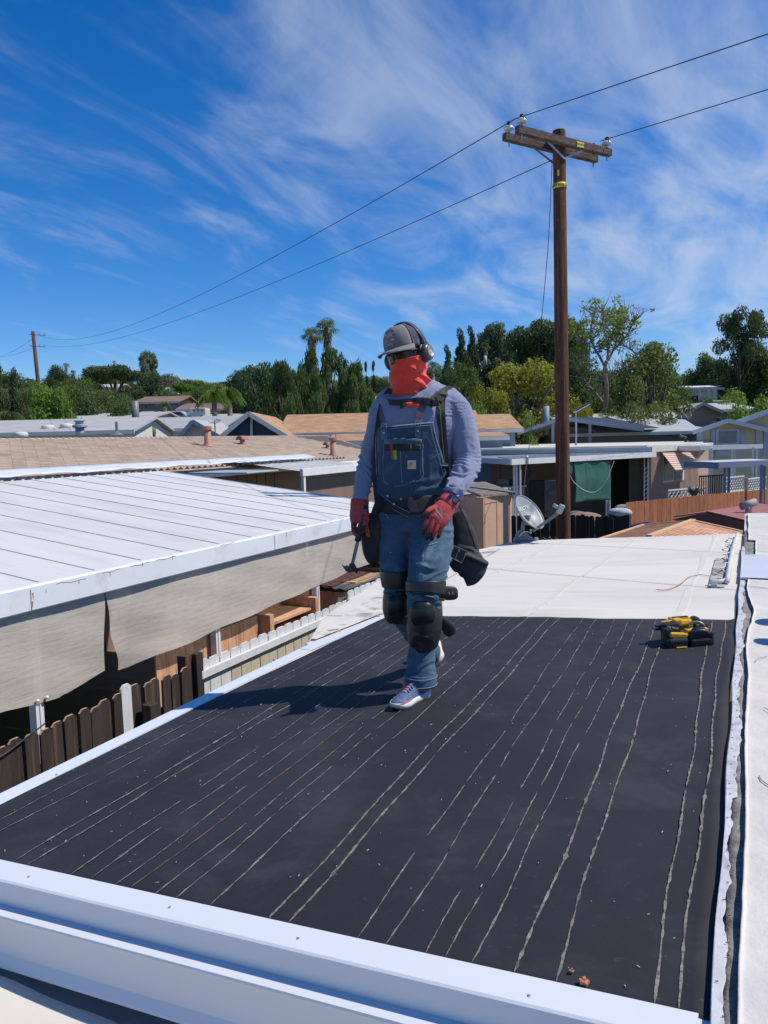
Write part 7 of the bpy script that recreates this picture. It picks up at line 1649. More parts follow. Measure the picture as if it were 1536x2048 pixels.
# ---- bib
torsoA = sorted(torso, key=lambda r: r[1])
def bibp(u, v):
    yt = 857-13*u; y = yt+(1012-yt)*v
    xl = float(np.interp(y, [850, 1000], [751, 754])); xr = float(np.interp(y, [845, 875, 910, 950, 1000], [867, 873, 884, 893, 899])); x = xl+(xr-xl)*u
    p = limb_front(torsoA, y, x, .018)
    w = -.001+.003*mn.noise(Vector((x*.03, y*.05, 3)))+.0045*(1-2*abs(math.sin(y*.12+x*.02+1.5*mn.noise(Vector((x*.03, y*.03, 1))))))*gauss(y-982, 24)+.005*(1-2*abs(math.sin((y+x*.8)*.07+mn.noise(Vector((x*.04, y*.04, 2))))))*gauss(x-874, 18)*gauss(y-925, 50)+.003*ridge(mn.noise(Vector((x*.05, y*.02, 6))))
    return tuple(p-VF*w)
m = MB(); m.grid(bibp, 50, 60); bib = m.build('bib', MDENB, man, smooth=True, solid=.004)
def bp(px, py, off=0): return limb_front(torsoA, py, px, .0265+off)
def bline(pts, r=.0011, mat=None, name='stitching', off=0): return MB().tube(smoothpath([tuple(bp(x, y, off)) for x, y in pts], 5), r, 4).build(name, mat or MSTI, bib)
bline([(752, 857), (790, 852), (830, 848), (866, 845)], .0022); bline([(752, 862), (790, 857), (830, 853), (864, 850)]); bline([(866, 846), (872, 875), (883, 912), (892, 950)], .0018); bline([(861, 850), (867, 878), (878, 915), (887, 950)])
bline([(752, 858), (751, 900), (753, 950)], .0015); bline([(757, 860), (756, 900), (758, 950)])
bline([(768, 888), (771, 886), (800, 884), (843, 888), (845, 900)], .0012); bline([(845, 900), (846, 940), (847, 950), (838, 961), (826, 962)], .0013); bline([(801, 902), (802, 930), (804, 965)], .0010); bline([(768, 890), (766, 930), (770, 965), (800, 972), (826, 962)], .0009)
def bpatch(name, pts, mat, off, th=.002, bulge=0, par=None, bev=0):
    P = [bp(x, y, off) for x, y in pts]; n = (P[1]-P[0]).cross(P[2]-P[0]).normalized(); n = n if n.dot(VF) > 0 else -n
    return MB().prism([tuple(q) for q in P], tuple(n*th)).build(name, mat, par or bib, bevel=bev)
m = MB(); m.grid(lambda u, v: tuple(bp(769+75*u, 879-3*math.sin(u*3.1)+(9+3*math.sin(u*3.1))*v, .004+.006*math.sin(v*3.1))), 20, 5); m.build('pocket_flap', MDEN, bib, smooth=True, solid=.003)
m = MB(); m.grid(lambda u, v: tuple(bp(770+72*u, 889+12*v, .001+.001*math.sin(v*3.1))), 16, 4); m.build('zip_band', MNYL, bib, smooth=True, solid=.002)
MB().tube([tuple(bp(822, 888, .006)), tuple(bp(822, 896, .008))], .0028, 6).build('zip_pull', MSTEEL, bib)
bpatch('carpenter_pencil', [(779, 888), (784, 887), (788, 918), (783, 919)], pm('red_pencil', (.40, .045, .03), rough=.6), .006, .004); bpatch('green_marker', [(786, 901), (792, 900), (794, 918), (788, 920)], pm('green_marker', (.16, .42, .03), rough=.5), .006, .004)
lg = bpatch('logo_patch', [(815, 921), (832, 921), (832, 938), (815, 938)], pm('white_label', (.55, .55, .58), var=.05, rough=.7), .001, .0015)
lc = bp(823.5, 929.5, .0042); m = MB(); P = []
for k in range(15):
    a = R_(35+k*290/14); rr_ = .0105+.0022*math.sin(a*2); P.append(lc+VR*rr_*math.cos(a)+VU*rr_*math.sin(a)*1.05)
m.tube(P, [.0012+.0040*math.sin(math.pi*k/14) for k in range(15)], 5); m.ell(lc-VR*.001, (.0062, .002, .0068), 10, 6); m.build('logo_mark', pm('golden_orange', (.65, .27, .03), rough=.6), lg)
for x, y in ((836, 864), (768, 868)):
    tb_ = bpatch('strap_tab', [(x-7, y-11), (x+6, y-12), (x+6, y+9), (x, y+13), (x-7, y+10)], MDEN, .004, .003); c = bp(x-.5, y-2, .010); MB().lathe([(.0055, 0), (.0055, .002), (.002, .003), (.0005, .0032)], c, tuple(-VF), 12).build('button', MSTEEL, tb_)
    MB().tube([tuple(bp(x-6, y-12, .008)), tuple(bp(x-5, y-22, .008)), tuple(bp(x+4, y-22, .008)), tuple(bp(x+5, y-12, .008))], .0018, 6).build('wire_clasp', MSTEEL, bib)
for x, y, r in ((812, 912, .003), (823, 978, .0016), (806, 903, .0016), (761, 947, .0018)): MB().ell(bp(x, y, .001), (r, .0008, r*.6), 8, 5).build('paint_fleck', MSOLE, bib)
# paint flecks on the trousers
rr = random.Random(12)
for (x, y) in [(772, 1030), (775, 1035), (757, 1038), (763, 1110), (768, 1115), (792, 1140), (797, 1137), (781, 1105), (857, 1100)]:
    rows = legR if x < 822 else legL; p = limb_front(rows, y, x, .006); r = rr.uniform(.0015, .003); MB().ell(p, (r, .001, r), 7, 5).build('paint_fleck', MSOLE, trs)
# ---- straps
def strap(name, pts, w, mat, th=.003, off=.006, par=None, rows=None, k=6, front=None):
    """ribbon lying on the chest; pts = (px, py) or (px, py, D)"""
    P = []
    for q in pts: P.append(tuple(J(*q)) if len(q) == 3 else tuple(limb_front(rows or torsoA, q[1], q[0], off)))
    P = smoothpath(P, k); V = []; n = len(P)
    for i in range(n):
        t = (P[min(i+1, n-1)]-P[max(i-1, 0)]).normalized(); s_ = t.cross(VF); s_.normalize(); nn = s_.cross(t).normalized()
        for a, b in ((-1, -1), (1, -1), (1, 1), (-1, 1)): V.append(P[i]+s_*(w/2*a)+nn*(th/2*b))
    F = [(i*4+a, i*4+(a+1) % 4, (i+1)*4+(a+1) % 4, (i+1)*4+a) for i in range(n-1) for a in range(4)]+[(3, 2, 1, 0), tuple((n-1)*4+a for a in range(4))]
    return MB().add(V, F).build(name, mat, par or man)
strap('suspender', [(833, 842), (840, 825), (849, 806), (858, 790), (863, 781, 3.86), (866, 772, 3.90)], .034, MSUS, .003, .012)
strap('suspender', [(769, 846), (764, 830), (766, 812), (772, 796), (780, 782, 3.89)], .030, MSUS, .003, .012)
strap('harness_strap', [(884, 788, 3.82), (882, 802), (882, 830), (885, 870), (888, 910), (891, 950), (893, 1000)], .043, MSTRAPG, .004, .018)
strap('harness_piping', [(879, 806), (882, 840), (885, 880), (888, 915), (890, 950), (891, 975)], .0028, pm('yellow_cord', (.30, .27, .12), rough=.7), .002, .0225)
strap('shoulder_pad', [(876, 800, 3.815), (885, 787, 3.835), (897, 781, 3.885), (909, 784, 3.95)], .046, MSTRAPG, .012)
strap('shoulder_pad', [(858, 812, 3.80), (866, 800, 3.81), (878, 787, 3.84)], .036, MSTRAPG, .010)
strap('harness_strap', [(781, 778, 3.87), (771, 795), (762, 820), (757, 850), (753, 890), (751, 930), (752, 970), (755, 1000)], .032, MSTRAPG, .004, .016)
strap('chest_strap', [(772, 803), (790, 805), (812, 804), (838, 801), (868, 806)], .030, MSTRAPG, .005, .026)
strap('chest_strap_tail', [(812, 806), (806, 812), (800, 814)], .018, MSTRAPG, .003, .032)
for (x, y, w, h) in [(840, 801, .050, .032), (853, 803, .030, .036), (871, 806, .036, .034), (889, 931, .040, .026), (891, 968, .036, .060)]:
    p = limb_front(torsoA, y, x, .034 if y < 820 else .026); MB().box(p, (w, .014, h), Matrix.Rotation(math.atan2(FW[1], FW[0])-math.pi/2, 3, 'Z')).build('buckle', MBLK, man, bevel=.005)
p = limb_front(torsoA, 931, 889, .036); MB().tube([tuple(p-VR*.018), tuple(p+VR*.018)], .003, 6).build('buckle_bar', MSTEEL, man)
# ---- belt
m = MB(); limb(m, [(828, 988, 3.94, 74, .128), (828, 1000, 3.94, 77, .133), (828, 1024, 3.94, 78, .136)], n=40, k=3, cap=False); blt = m.build('tool_belt', MNYL, man, smooth=True, solid=.006)
hipA = [(828, 980, 3.94, 74, .128), (828, 1000, 3.94, 77, .133), (828, 1070, 3.94, 80, .138)]
def bel(name, pts, off, th, mat): 
    P = [limb_front(hipA, y, x, off) for x, y in pts]; n = (P[1]-P[0]).cross(P[2]-P[0]).normalized(); n = n if n.dot(VF) > 0 else -n; return MB().prism([tuple(q) for q in P], tuple(n*th)).build(name, mat, blt, bevel=.004)
bel('belt_pad', [(816, 994), (868, 993), (873, 1010), (868, 1024), (820, 1026), (814, 1012)], .014, .012, pm('charcoal_padding', (.032, .028, .034), var=.1, rough=.8, bump=.3, bs=160, bdist=.001))
strap('belt_strap', [(758, 992), (776, 1006), (795, 1018), (818, 1030)], .034, MNYL, .004, .012, blt, hipA); strap('belt_edge_stitch', [(760, 988), (778, 1002), (797, 1014), (819, 1025)], .0018, MSTI, .001, .016, blt, hipA); strap('belt_edge_stitch', [(757, 997), (775, 1011), (794, 1023), (816, 1034)], .0014, MSTI, .001, .016, blt, hipA)
for x, y in ((775, 992), (802, 998), (788, 1008)):
    MB().lathe([(.0065, 0), (.0065, .003), (.001, .004)], limb_front(hipA, y, x, .014), tuple(-VF), 10).build('rivet', MSTEEL if x != 802 else MYLB, blt)
strap('hammer_loop', [(868, 1022), (872, 1000), (880, 996), (884, 1012)], .004, MSTEEL, .003, .020, blt, hipA)
# ---- pouches
def slab(name, pts, D, dep, mat, par, bulge=0.0, bev=.012, sub=0, tilt=0.0):
    P = [J(x, y, D+tilt*(x-pts[0][0])) for x, y in pts]; return MB().prism([tuple(q) for q in P], tuple(VF*dep)).build(name, mat, par, bevel=bev)
def softbag(name, rows, mat, par, sq=3.2):
    m = MB(); limb(m, rows, n=26, k=4, sq=sq); 
    def f(p, n): x, y = proj(p); return .004*mn.noise(Vector((x*.05, y*.05, p.y*8)))
    return fuse(name, m, .007, mat, par, 2, f)
pl_ = softbag('left_pouch', [(748, 1028, 3.93, 20, .055), (746, 1050, 3.92, 24, .065), (745, 1080, 3.92, 23, .066), (748, 1108, 3.92, 20, .056), (752, 1122, 3.92, 16, .044)], MNYL, man)
strap('pouch_strap', [(757, 1000, 3.80), (751, 1015, 3.84), (745, 1032, 3.86)], .026, MNYL, .004, par=pl_)
og = MB().beam(J(729, 1034, 3.835), J(737, 1073, 3.85), .018, .014, tuple(VF)).build('knife_handle', MORT, pl_, bevel=.003); MB().beam(J(731, 1040, 3.824), J(735, 1066, 3.838), .004, .004, tuple(VF)).build('knife_slide', MPAD, og)
pr_ = softbag('right_pouch', [(912, 1022, 3.98, 14, .04), (921, 1050, 3.98, 22, .055), (927, 1080, 3.98, 28, .065), (926, 1105, 3.98, 34, .07)], MNYL, man)
strap('bag_edge', [(918, 1012, 3.93), (929, 1035, 3.91), (940, 1065, 3.90), (951, 1098, 3.90)], .008, MSTRAPG, .006, par=pr_)
p2 = softbag('nail_bag', [(907, 1092, 3.96, 20, .05), (920, 1108, 3.96, 31, .06), (934, 1124, 3.95, 33, .064), (940, 1138, 3.95, 30, .066), (938, 1156, 3.95, 20, .055)], pm('charcoal_bag', (.036, .033, .040), var=.15, rough=.8, bump=.3, bs=160, bdist=.001), man)
m = MB(); limb(m, [(899, 1092, 3.94, 6, .03), (925, 1106, 3.92, 9, .05), (952, 1118, 3.92, 9, .05), (973, 1128, 3.93, 6, .03)], n=16); m.build('bag_rim', MNYL, p2, smooth=True)
m = MB(); limb(m, [(968, 1126, 3.94, 9, .03), (958, 1140, 3.94, 14, .05), (944, 1156, 3.94, 14, .05), (930, 1163, 3.94, 10, .04)], n=16); m.build('bag_fold', pm('plum_grey_lining', (.05, .043, .056), var=.1, rough=.85), p2, smooth=True)
fp_ = slab('front_pocket', [(905, 1090), (936, 1103), (925, 1128), (898, 1114)], 3.868, .02, MNYL, p2, bev=.004)
for a_, b_ in (((905, 1092), (899, 1113)), ((899, 1113), (923, 1126)), ((923, 1126), (934, 1104)), ((918, 1098), (910, 1120))):
    MB().tube([tuple(J(a_[0], a_[1], 3.862)), tuple(J(b_[0], b_[1], 3.862))], .0011, 4).build('stitching', MSTI, fp_)
for x, y in ((907, 1093), (919, 1099), (931, 1106)): MB().tube([tuple(J(x, y, 3.86)), tuple(J(x-1.5, y+5, 3.86))], .0016, 4).build('rivet_stitch', MYLB, fp_)
# ---- gaiter
def gait(u, v):
    a = 2*math.pi*u; y = 716+88*v; w = float(np.interp(v, [0, .25, .5, .75, .9, 1], [37, 38, 39, 43, 41, 33])); c = float(np.interp(v, [0, .3, .6, 1], [815, 816, 821, 821])); d = float(np.interp(v, [0, .25, .5, .75, 1], [.108, .110, .104, .102, .090])); Dc = HD+.002+.075*v
    s_ = math.sin(a); c_ = math.cos(a); top = (1-v)*(10*c_*(c_ > 0)*-1*0+6*(-s_ if s_ < 0 else -1.2*s_))
    x = c+w*c_; yy = y+(-9*(1-v)*max(0, c_))+5*(1-v)*max(0, -c_)+14*v*v*max(0, s_)*.6
    fold = .0075*math.sin(13*(v*1.2+.42*c_)+3*s_)*(.35+.9*max(0, c_))*min(1, v*4)*(.5+.5*v)+.002*mn.noise(Vector((c_*3, v*7, s_*3)))+.021*(1-2*abs(math.sin(8.5*v-2.6*c_+.6*math.sin(5*c_))))*max(0, v-.30)*(.5+.5*c_)+.004*(1-2*abs(math.sin(5*v+2.2*c_)))*(.5-.5*c_)
    fold += .0075*(1-2*abs(math.sin(math.pi*(v*4.0-1.15*c_+.35*math.sin(2.3*c_+1)))))*(.25+.75*max(0, c_+.25))*min(1, (v+.08)*1.8)
    p = J(x, yy, Dc-d*s_); o_ = (VR*c_-VF*s_); 
    nose = .012*gauss(a-2.1, .24)*gauss(v-.10, .15)
    return tuple(p+o_*(fold+nose))
m = MB(); m.grid(gait, 170, 90); m.build('neck_gaiter', MREDG, man, smooth=True, solid=.003, weld=.0004)
m = MB(); m.grid(lambda u, v: tuple(limb_front(torsoA, 803+10*v, 808+30*u, .014+.01*math.sin(v*3)))if True else 0, 12, 5); m.build('gaiter_tail', MREDG, man, smooth=True, solid=.004)
# ---- glasses
m = MB(); gl = None
def lens(s_):
    m = MB()
    def f(u, v):
        a = (u-.5)*1.15+s_*.60; r = .092; x = r*math.sin(a)*1.0; y = -.020-r*math.cos(a)*1.0+.012; z = .040-.050*v*(1-.18*abs(u-.5)*2)-.004*abs(u-.5); return tuple(HP(x*.86, y, z-.012))
    m.grid(f, 14, 8); return m
g1q = lens(-1).build('glasses', MLENS, man, smooth=True, solid=.004); lens(1).build('lens', MLENS, g1q, smooth=True, solid=.004)
MB().tube([HP(-.014, -.104, .022), HP(0, -.110, .024), HP(.014, -.104, .022)], .005, 8).build('bridge', MBLK, g1q)
for s_ in (-1, 1): MB().tube([HP(s_*.070, -.066, .024), HP(s_*.081, -.04, .020), HP(s_*.083, .02, .012)], [.0065, .006, .004], 8).build('temple', MBLK, g1q)
# ---- cap
m = MB()
def capf(u, v, o=0.0):
    a = 2*math.pi*u; th = v*math.pi/2*1.0; rx = .094+o; ry = .110+o; rz = .105+o; fr = max(0, -math.sin(a))
    zz_ = rz*math.cos(th)**(.80)*(1+.0*fr) if th < math.pi/2-.01 else 0; k_ = math.sin(th)**(.82)
    return HP(rx*k_*math.cos(a), .010+ry*k_*math.sin(a), .046+zz_+.010*fr*math.sin(th*2)-.026*(1-fr)*(v**6)*.7)
NU, NV = 48, 18
V = [tuple(capf(i/NU, j/NV)) for j in range(NV+1) for i in range(NU)]
Ff = []; Fb = []
for j in range(NV):
    for i in range(NU):
        a = 2*math.pi*(i+.5)/NU; f_ = (j*NU+i, (j+1)*NU+i, (j+1)*NU+(i+1) % NU, j*NU+(i+1) % NU); (Ff if math.sin(a) < -.45 else Fb).append(f_)
cp_ = MB().add(V, Fb).build('cap', MCAPN, man, smooth=True, solid=.002)
MB().add([tuple(HP(0, 0, 0)+(Vector(v)-HP(0, 0, 0))*1.006) for v in V], Ff).build('front_panel', MCAPG, cp_, smooth=True, solid=.003)
for s_ in (-1, 1):
    P = []
    a = -math.pi/2+s_*(math.acos(.45))
    for j in range(1, NV+1): P.append(capf((a/(2*math.pi)) % 1, j/NV, .0035))
    MB().tube(P, .0016, 5).build('seam', MCAPG, cp_)
MB().ell(capf(0, 0), (.007, .007, .004), 10, 6).build('top_button', MCAPN, cp_)
def brim(u, v):
    a = -math.pi/2+(u-.5)*2.35; rx = .094; ry = .110; b0 = Vector((rx*math.cos(a), .010+ry*math.sin(a), .047)); ext = .078*math.cos((u-.5)*2.6)**.7 if abs(u-.5) < .5 else 0
    q = b0+Vector((math.cos(a)*.25, math.sin(a), 0)).normalized()*ext*v; q.z += -.010*v-.16*(q.x*q.x)*8*.16*v-.012*v*(abs(u-.5)*2)**2; return HP(*q)
m = MB(); m.grid(lambda u, v: tuple(brim(.02+.96*u, v)), 34, 10); m.build('brim', MCAPG, cp_, smooth=True, solid=.005)
m = MB(); m.tube([brim(.02+.96*i/40, 1.0) for i in range(41)], .0032, 6); m.build('brim_edge', MCAPG, cp_, smooth=True)
# embroidery
me_ = text_mesh('Pacific', .030, .0006, .0006)
def on_cap(a, v, o=.006): return capf((a/(2*math.pi)) % 1, v, o)
def wrap_cap(me, a0, v0):
    for v in me.vertices:
        a = a0+v.co.x/.104; vv = v0-v.co.y/.125; q = on_cap(a, vv, .0045+v.co.z); v.co = q-wloc(man)
    return me
def emb(body, size, a0, v0, mat, name='lettering'):
    me = wrap_cap(text_mesh(body, size, .0005, .0001), a0, v0); me.materials.clear(); me.materials.append(mat); o = bpy.data.objects.new(name, me); COL.objects.link(o); o.parent = cp_; o.location = -cp_.location; return o
MEMB = pm('pink_thread', (.62, .36, .33), rough=.8); MEMW = pm('pale_thread', (.42, .44, .52), rough=.8)
emb('Pacific', .030, -math.pi/2-.16, .66, MEMB); emb('mobile home', .014, -math.pi/2-.14, .80, MEMW); emb('roofing', .013, -math.pi/2-.10, .89, MEMW)
P = [on_cap(-math.pi/2-.16+x/.104, .66-y/.125, .006) for x, y in [(-.062, .012), (-.03, .036), (-.008, .054), (.02, .036), (.055, .020)]]; MB().tube(P, .0010, 4).build('roof_outline', MEMW, cp_)
# ---- headphones
hp = None
def hband(t, o=0.0):
    a = math.pi*t; return HP(.110*math.cos(a)*(1+o), .030, .012+.150*math.sin(a)*(1+o))
P = [hband(t) for t in np.linspace(.03, .97, 30)]
V = []
for i, p in enumerate(P):
    t = (P[min(i+1, 29)]-P[max(i-1, 0)]).normalized(); n_ = t.cross(Hy).normalized()
    for a_, b_ in ((-1, -1), (1, -1), (1, 1), (-1, 1)): V.append(p+Hy*(.014*a_)+n_*(.004*b_))
hp = MB().add([tuple(v) for v in V], [(i*4+a, i*4+(a+1) % 4, (i+1)*4+(a+1) % 4, (i+1)*4+a) for i in range(29) for a in range(4)]+[(3, 2, 1, 0), (116, 117, 118, 119)]).build('headphones', MHP, man, smooth=False, bevel=.002)
for s_ in (-1, 1):
    ax = tuple(Hx*s_); c_ = HP(s_*.080, .022, -.010)
    MB().lathe([(.034, 0), (.047, .004), (.049, .018), (.042, .022)], c_, ax, 26).build('ear_cushion', MBLK, hp, smooth=True)
    MB().lathe([(.042, .021), (.045, .028), (.043, .038), (.033, .048), (.026, .049), (.001, .049)], c_, ax, 30).build('ear_cup', MHP, hp, smooth=True)
    MB().lathe([(.0245, .0490), (.0275, .0505), (.0245, .052), (.0235, .050)], c_, ax, 30).build('cup_ring', pm('rose_metal', (.55, .42, .38), rough=.35, metal=.5) if s_ < 0 else bpy.data.materials['rose_metal'], hp, smooth=True)
    MB().lathe([(.006, .0495), (.006, .051), (.001, .0515)], c_, ax, 12).build('cup_logo', MWF, hp)
    MB().tube([c_+Hx*s_*.036+Hz*.03, HP(s_*.118, .028, .03), hband(.03 if s_ > 0 else .97)], [.010, .008, .006], 8).build('yoke', MHP, hp, smooth=True)

# ---- gloves (five separate fingers each)
def finger(m, pts, r0, r1, n=10):
    P = smoothpath([tuple(p) for p in pts], 4); k = len(P); rs = [r0+(r1-r0)*i/(k-1) for i in range(k)]; m.tube(P, rs, n); m.ell(P[-1], (r1, r1, r1), 10, 8); return m
# his left hand (photo right), back of the hand towards the camera, resting on the thigh
m = MB(); limb(m, [(900, 1000, 3.665, 17, .030), (893, 1012, 3.64, 20, .026), (884, 1024, 3.625, 23, .022), (875, 1036, 3.615, 24, .019), (868, 1044, 3.61, 22, .017)], n=20)
FG = [([(862, 1030, 3.612), (852, 1046, 3.605), (848, 1058, 3.615), (846, 1067, 3.64)], .0135, .010), ([(868, 1038, 3.608), (860, 1056, 3.60), (856, 1069, 3.612), (854, 1077, 3.64)], .0138, .010), ([(877, 1044, 3.61), (871, 1060, 3.602), (867, 1071, 3.615), (864, 1079, 3.64)], .0130, .0095), ([(886, 1046, 3.618), (882, 1059, 3.615), (879, 1068, 3.625), (876, 1074, 3.645)], .0118, .0085)]
for P, a, b in FG: finger(m, [J(*q) for q in P], a, b)
finger(m, [J(876, 1014, 3.63), J(862, 1018, 3.60), J(851, 1027, 3.585), J(844, 1034, 3.59)], .0150, .0105)
gl1 = fuse('glove', m, .0036, MGLV, man, 2, lambda p, n: .0009*mn.noise(p*70))
def tipmask(o, pts, rad):
    me = o.data; me.materials.append(MGLT); org = wloc(man)
    for pg in me.polygons:
        c = pg.center+org
        if any((c-q).length < rad*(1+.5*mn.noise(c*60)) for q in pts): pg.material_index = 1
tipmask(gl1, [J(*P[-1]) for P, a, b in FG]+[J(*P[-2]) for P, a, b in FG[:2]]+[J(844, 1034, 3.59), J(850, 1029, 3.59)], .024)
m = MB(); limb(m, [(903, 997, 3.668, 19, .036), (897, 1005, 3.652, 20.5, .034), (893, 1010, 3.645, 20, .030)], n=24, k=3); m.build('glove_cuff', MGLV, gl1, smooth=True)
pc = J(878, 1026, 3.598)
me_ = text_mesh('Milwaukee', .013, .0004, .0004); o = put_text('print', me_, pm('white_print', (.72, .62, .60), rough=.8), gl1, tuple(pc-VF*.0035), tuple(VR*.62-VU*.78), tuple(VR*.78+VU*.62)); 
me_ = text_mesh('GRIP 9', .011, .0004, .0003); put_text('print', me_, bpy.data.materials['white_print'], gl1, tuple(pc-VF*.0035-VR*.012-VU*.010), tuple(VR*.62-VU*.78), tuple(VR*.78+VU*.62))
# his right hand (photo left), gripping the hammer
m = MB(); limb(m, [(720, 1002, 3.885, 16, .032), (719, 1018, 3.875, 19, .034), (719, 1034, 3.868, 20, .034), (720, 1046, 3.865, 18, .030)], n=20)
for i, (y0, D_) in enumerate([(1043, 3.845), (1048, 3.860), (1052, 3.878), (1055, 3.895)]):
    finger(m, [J(711, y0-6, D_), J(706, y0+7, D_-.006), J(713, y0+15, D_-.022), J(724, y0+12, D_-.020), J(728, y0+4, D_-.012)], .0135-.001*i, .0100-.0006*i)
finger(m, [J(730, 1020, 3.85), J(734, 1036, 3.832), J(729, 1050, 3.820), J(721, 1057, 3.822)], .0150, .0105)
gl2 = fuse('glove', m, .0036, MGLV, man, 2, lambda p, n: .0009*mn.noise(p*70)); tipmask(gl2, [J(712, 1062, 3.82), J(724, 1062, 3.82), J(706, 1056, 3.84), J(721, 1057, 3.80)], .026)
m = MB(); limb(m, [(720, 1000, 3.888, 18, .042), (719, 1010, 3.882, 18.5, .040), (719, 1014, 3.88, 18, .038)], n=24, k=3); m.build('glove_cuff', MGLV, gl2, smooth=True)
# ---- watch
w0 = J(905, 990, 3.69); MW2 = pm('navy_watch', (.022, .045, .13), rough=.45)
m = MB(); limb(m, [(908, 984, 3.70, 21.5, .050), (904, 991, 3.685, 21, .048), (901, 997, 3.672, 20.5, .046)], n=28, k=2); wt_ = m.build('watch_strap', MW2, man, smooth=True)
ctr = J(911, 1000, 3.628); ax3 = Matrix.Rotation(math.atan2(FW[1], FW[0])-math.pi/2, 3, 'Z') @ Matrix.Rotation(R_(40), 3, 'Y') @ Matrix.Rotation(R_(-18), 3, 'Z')
MB().box(ctr, (.036, .016, .040), ax3).build('watch_case', MW2, wt_, bevel=.005); MB().box(ctr-ax3 @ Vector((0, .0085, 0)), (.022, .002, .020), ax3).build('watch_display', pm('lcd', (.20, .27, .32), rough=.15), wt_)
MB().box(ctr-VR*.026+VU*.016, (.018, .018, .034), ax3).build('strap_link', MW2, wt_, bevel=.004)

# ---- knee pads
def kneepad(rows, band, pad, D0, tabs, side=1):
    k0 = thing('knee_pad', None, None, J(pad[0], pad[1], D0)-wloc(man)); k0.parent = man
    m = MB(); limb(m, [(*band[0], D0+.075*0+.05, band[2], band[3]), (*band[1], D0+.05, band[2]*.99, band[3])], n=30, k=4, cap=False); m.build('upper_band', MPAD, k0, smooth=True, solid=.006)
    return k0
KDL = 3.74
kp = bpy.data.objects.new('knee_pad', None); COL.objects.link(kp); kp.parent = man; kp.location = Vector([float(q) for q in J(850, 1230, KDL)])-wloc(man)
m = MB(); limb(m, [(851, 1162, 3.765, 38.5, .095), (851, 1173, 3.76, 38.5, .096), (850, 1187, 3.752, 37, .092)], n=34, k=4, cap=False); m.build('upper_band', MPAD, kp, smooth=True, solid=.008)
m = MB(); limb(m, [(851, 1189, 3.752, 39.5, .094), (850, 1194, 3.75, 38.5, .093)], n=34, k=2, cap=False); m.build('band_lip', MPAD, kp, smooth=True, solid=.004)
def shell(u, v, off=0, s=1, cx=850, y0=1200, y1=1304, hw=33, D0=3.765, dep=.085):
    th = (u-.5)*math.pi*1.04; w = hw*(float(np.interp(v, [0, .25, .6, .85, 1], [.93, 1.0, .96, .80, .45]))); y = y0+(y1-y0)*v; x = cx-3*v+w*math.sin(th); d = (dep+.02*math.sin(v*3.0)+off)*math.cos(th)*float(np.interp(v, [0, .3, .8, 1], [.95, 1.05, .95, .72]))
    return tuple(J(x, y, D0-d))
m = MB(); m.grid(lambda u, v: shell(u, v), 34, 26); m.build('shell', MPAD, kp, smooth=True, solid=.008)
MCAPP = pm('smooth_knee_cap', (.014, .015, .017), var=.15, s=9, rough=.32, c2=(.05, .05, .05), s2=16, t2=(.62, .72))
def dome(x, y, rw, rh, D0, dep, nm, mat, par): 
    m = MB()
    def f(u, v):
        r = v; a = 2*math.pi*u; px = x+rw*r*math.copysign(abs(math.cos(a))**.8, math.cos(a)); py = y+rh*r*math.copysign(abs(math.sin(a))**.8, math.sin(a)); return tuple(J(px, py, D0-dep*(1-r**2.6)))
    m.grid(f, 30, 10); return m.build(nm, mat, par, smooth=True, solid=.004, weld=.0003)
dome(845, 1228, 25, 27, 3.664, .026, 'knee_cap', MCAPP, kp); dome(846, 1272, 22, 18, 3.674, .016, 'lower_cap', MCAPP, kp); dome(850, 1197, 28, 9, 3.668, .010, 'top_gather', MDEN, kp)
strap('yellow_tag', [(868, 1212, 3.664), (869, 1222, 3.664), (870, 1230, 3.668)], .006, MYLB, .002, par=kp)
for i in range(5): P = [shell(.12+.76*k/12, .70+.055*i, .009) for k in range(13)]; MB().tube(P, .0016, 4).build('rib', MPAD, kp)
for i, s_ in ((0, .06), (1, .94)): P = [shell(s_, .05+.8*k/10, .010) for k in range(11)]; MB().tube(P, .0022, 5).build('edge_piping', MPAD, kp)
m = MB(); limb(m, [(880, 1186, 3.80, 12, .012), (896, 1186, 3.81, 15, .011), (910, 1187, 3.82, 13, .009), (916, 1187, 3.82, 7, .006)], n=18); m.build('strap_tab', MPAD, kp, smooth=True)
for x in (898, 905): MB().tube([tuple(J(x, 1184, 3.797)), tuple(J(x+1, 1189, 3.797))], .0014, 4).build('white_mark', MWF, kp)
m = MB(); limb(m, [(882, 1238, 3.80, 9, .012), (892, 1250, 3.81, 12, .011), (900, 1262, 3.82, 13, .009), (905, 1270, 3.82, 8, .006)], n=18); m.build('strap_tab', MPAD, kp, smooth=True)
strap('orange_cord', [(810, 1234, 3.70), (818, 1229, 3.69), (821, 1214, 3.675)], .0035, MYLB, .003, par=kp)
MB().lathe([(.006, 0), (.006, .003), (.001, .004)], J(869, 1172, 3.675), tuple(-VF), 10).build('rivet', MSTEEL, kp)
